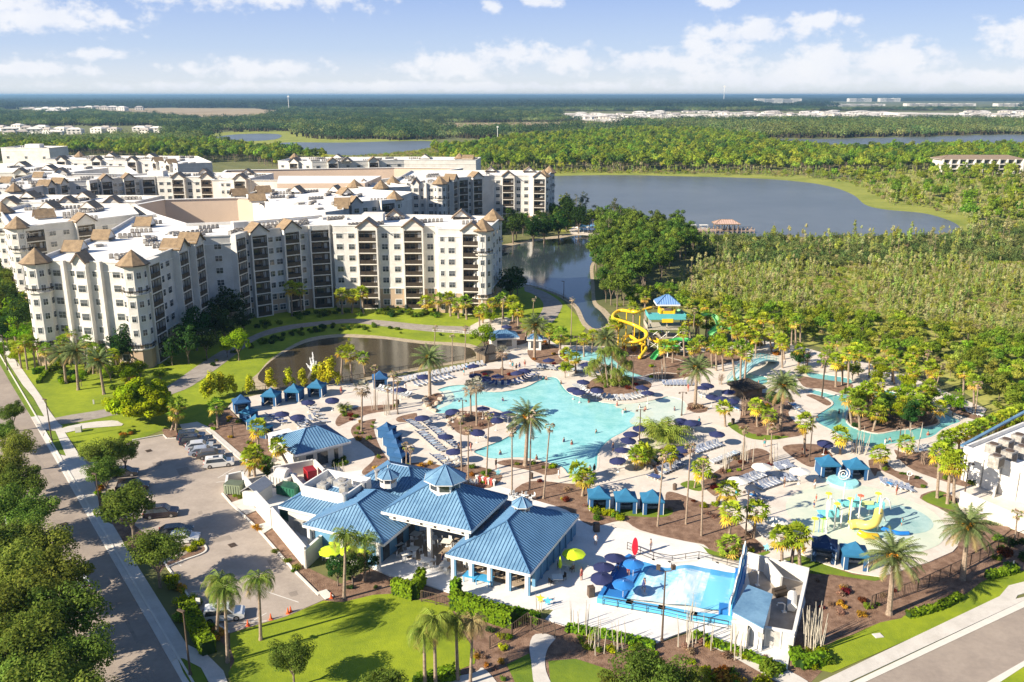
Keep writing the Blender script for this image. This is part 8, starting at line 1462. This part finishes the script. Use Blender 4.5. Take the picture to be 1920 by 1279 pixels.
# condominium among the trees
cd = empty('condominium', (0, 0, 0), 0, 'low cream condominium with balconies among the trees beyond the wetland', 'building'); xa, ya = G(1765, 326); xb = G(1915, 326)[0]; q = MB(); q.box(((xa + xb) / 2, ya + 9, 5.5), (xb - xa, 16, 11)); q.build('wall', M_hw, cd); q = MB(); [q.box(((xa + xb) / 2, ya - .2, z), ((xb - xa) * .9, 2.0, .5)) for z in (3.6, 7.2)]; [q.box((xa + (xb - xa) * i / 10, ya + .0, 5.5), (1.0, 2.2, 11)) for i in range(11)]; q.build('balcony', M_wallb, cd); q = MB(); [q.box((xa + (xb - xa) * (i + .5) / 10, ya + .86, z), (3.6, .4, 2.2)) for i in range(10) for z in (1.8, 5.4, 9)]; q.build('window', M_glass, cd); q = MB(); hiproof(q, ((xa + xb) / 2, ya + 9), xb - xa + 3, 19, 11, 2.6, 0, 4); q.build('roof', [mat('tan tile roof', (.24, .18, .13), .9), M_inner, M_hr], cd)
for px, py, pt, lb in ((542, 208, 178.5, 'thin pale radio mast above the dry field'), (1357, 190, 160, 'thin dark mast on the horizon'), (933, 262, 236, 'short white mast above the trees by the field')):
    x, y = G(px, py); h = at(px, pt, y)[2]; q = MB(); w = y / 1500; q.tube([(x, y, 0), (x, y, h * .7), (x, y, h)], [w * .55, w * .5, w * .3], 5); q.box((x, y, h * .92), (w * 3, w, w * 2)); tag(q.build('radio_mast', M_frame), lb, 'mast')
# ------------------------------------------------------------------ labels that single out
LM = {'surf pool': (1260, 1100), 'tall pavilion': (830, 950), 'right pavilion': (950, 1030), 'kitchen roof': (670, 950), 'restroom roof': (588, 840), 'splash pad': (1630, 980), 'slide tower': (1245, 640), 'river island': (1670, 785), 'main pool': (1060, 790), 'pond fountain': (588, 696), 'car park centre': (400, 960), 'curved hotel front': (640, 590), 'corner lawn': (700, 1200), 'footbridge': (1410, 697), 'canal': (1040, 500), 'service building': (1850, 870), 'four blue cabanas': (740, 830), 'bamboo thicket': (265, 790), 'central palm planter': (1150, 725), 'three cabanas': (1173, 940), 'white umbrellas': (1440, 900), 'pump yard': (1460, 1150), 'lounge peninsula': (905, 795), 'street oaks': (80, 1080), 'picket fence': (1760, 1090), 'entry gate': (1015, 1188), 'bushy palm clump': (1220, 860), 'far hotel pool': (1105, 428), 'pale end of the hotel': (150, 690)}
LG = {k: G(*v) for k, v in LM.items()}
grp = {}
for o, desc, x, y in AUTO:
    k = min(LG, key=lambda q: hypot(LG[q][0] - x, LG[q][1] - y)); dx, dy = x - LG[k][0], y - LG[k][1]
    s = ('wetland' if dx > 0 else 'car park') if abs(dx) > abs(dy) else ('lake' if dy > 0 else 'street'); grp.setdefault((desc, k, s), []).append((hypot(dx, dy), o.name, o))
for (desc, k, s), l in grp.items():
    l.sort(key=lambda q: q[:2])
    for i, (_, _, o) in enumerate(l): o['label'] = '%s, %s from the %s, %s side' % (desc, nth(i), k, s) if len(l) > 1 else '%s on the %s side of the %s' % (desc, s, k)
for k in Kind.ALL:                     # a kind that was never placed leaves nothing behind
    if not k.used:
        for ch in list(k.root.children): bpy.data.objects.remove(ch)
        bpy.data.objects.remove(k.root)
# ------------------------------------------------------------------ haze
hz = MB(); hz.prism([(-75000, -700), (75000, -700), (75000, 62500), (-75000, 62500)], -15, 75, 0, None, True); ho = hz.build('haze', mat('haze', (1, 1, 1))); tag(ho, None, 'haze', None, 'stuff')
hm = bpy.data.materials.new('haze air'); hm.use_nodes = True; nt = hm.node_tree; nt.nodes.remove(nt.nodes['Principled BSDF']); pvn = nt.nodes.new('ShaderNodeVolumePrincipled'); pvn.inputs['Color'].default_value = (.30, .54, .80, 1); pvn.inputs['Density'].default_value = 8.5e-5; pvn.inputs['Anisotropy'].default_value = .2
nt.links.new(pvn.outputs[0], nt.nodes['Material Output'].inputs['Volume']); ho.data.materials.clear(); ho.data.materials.append(hm)
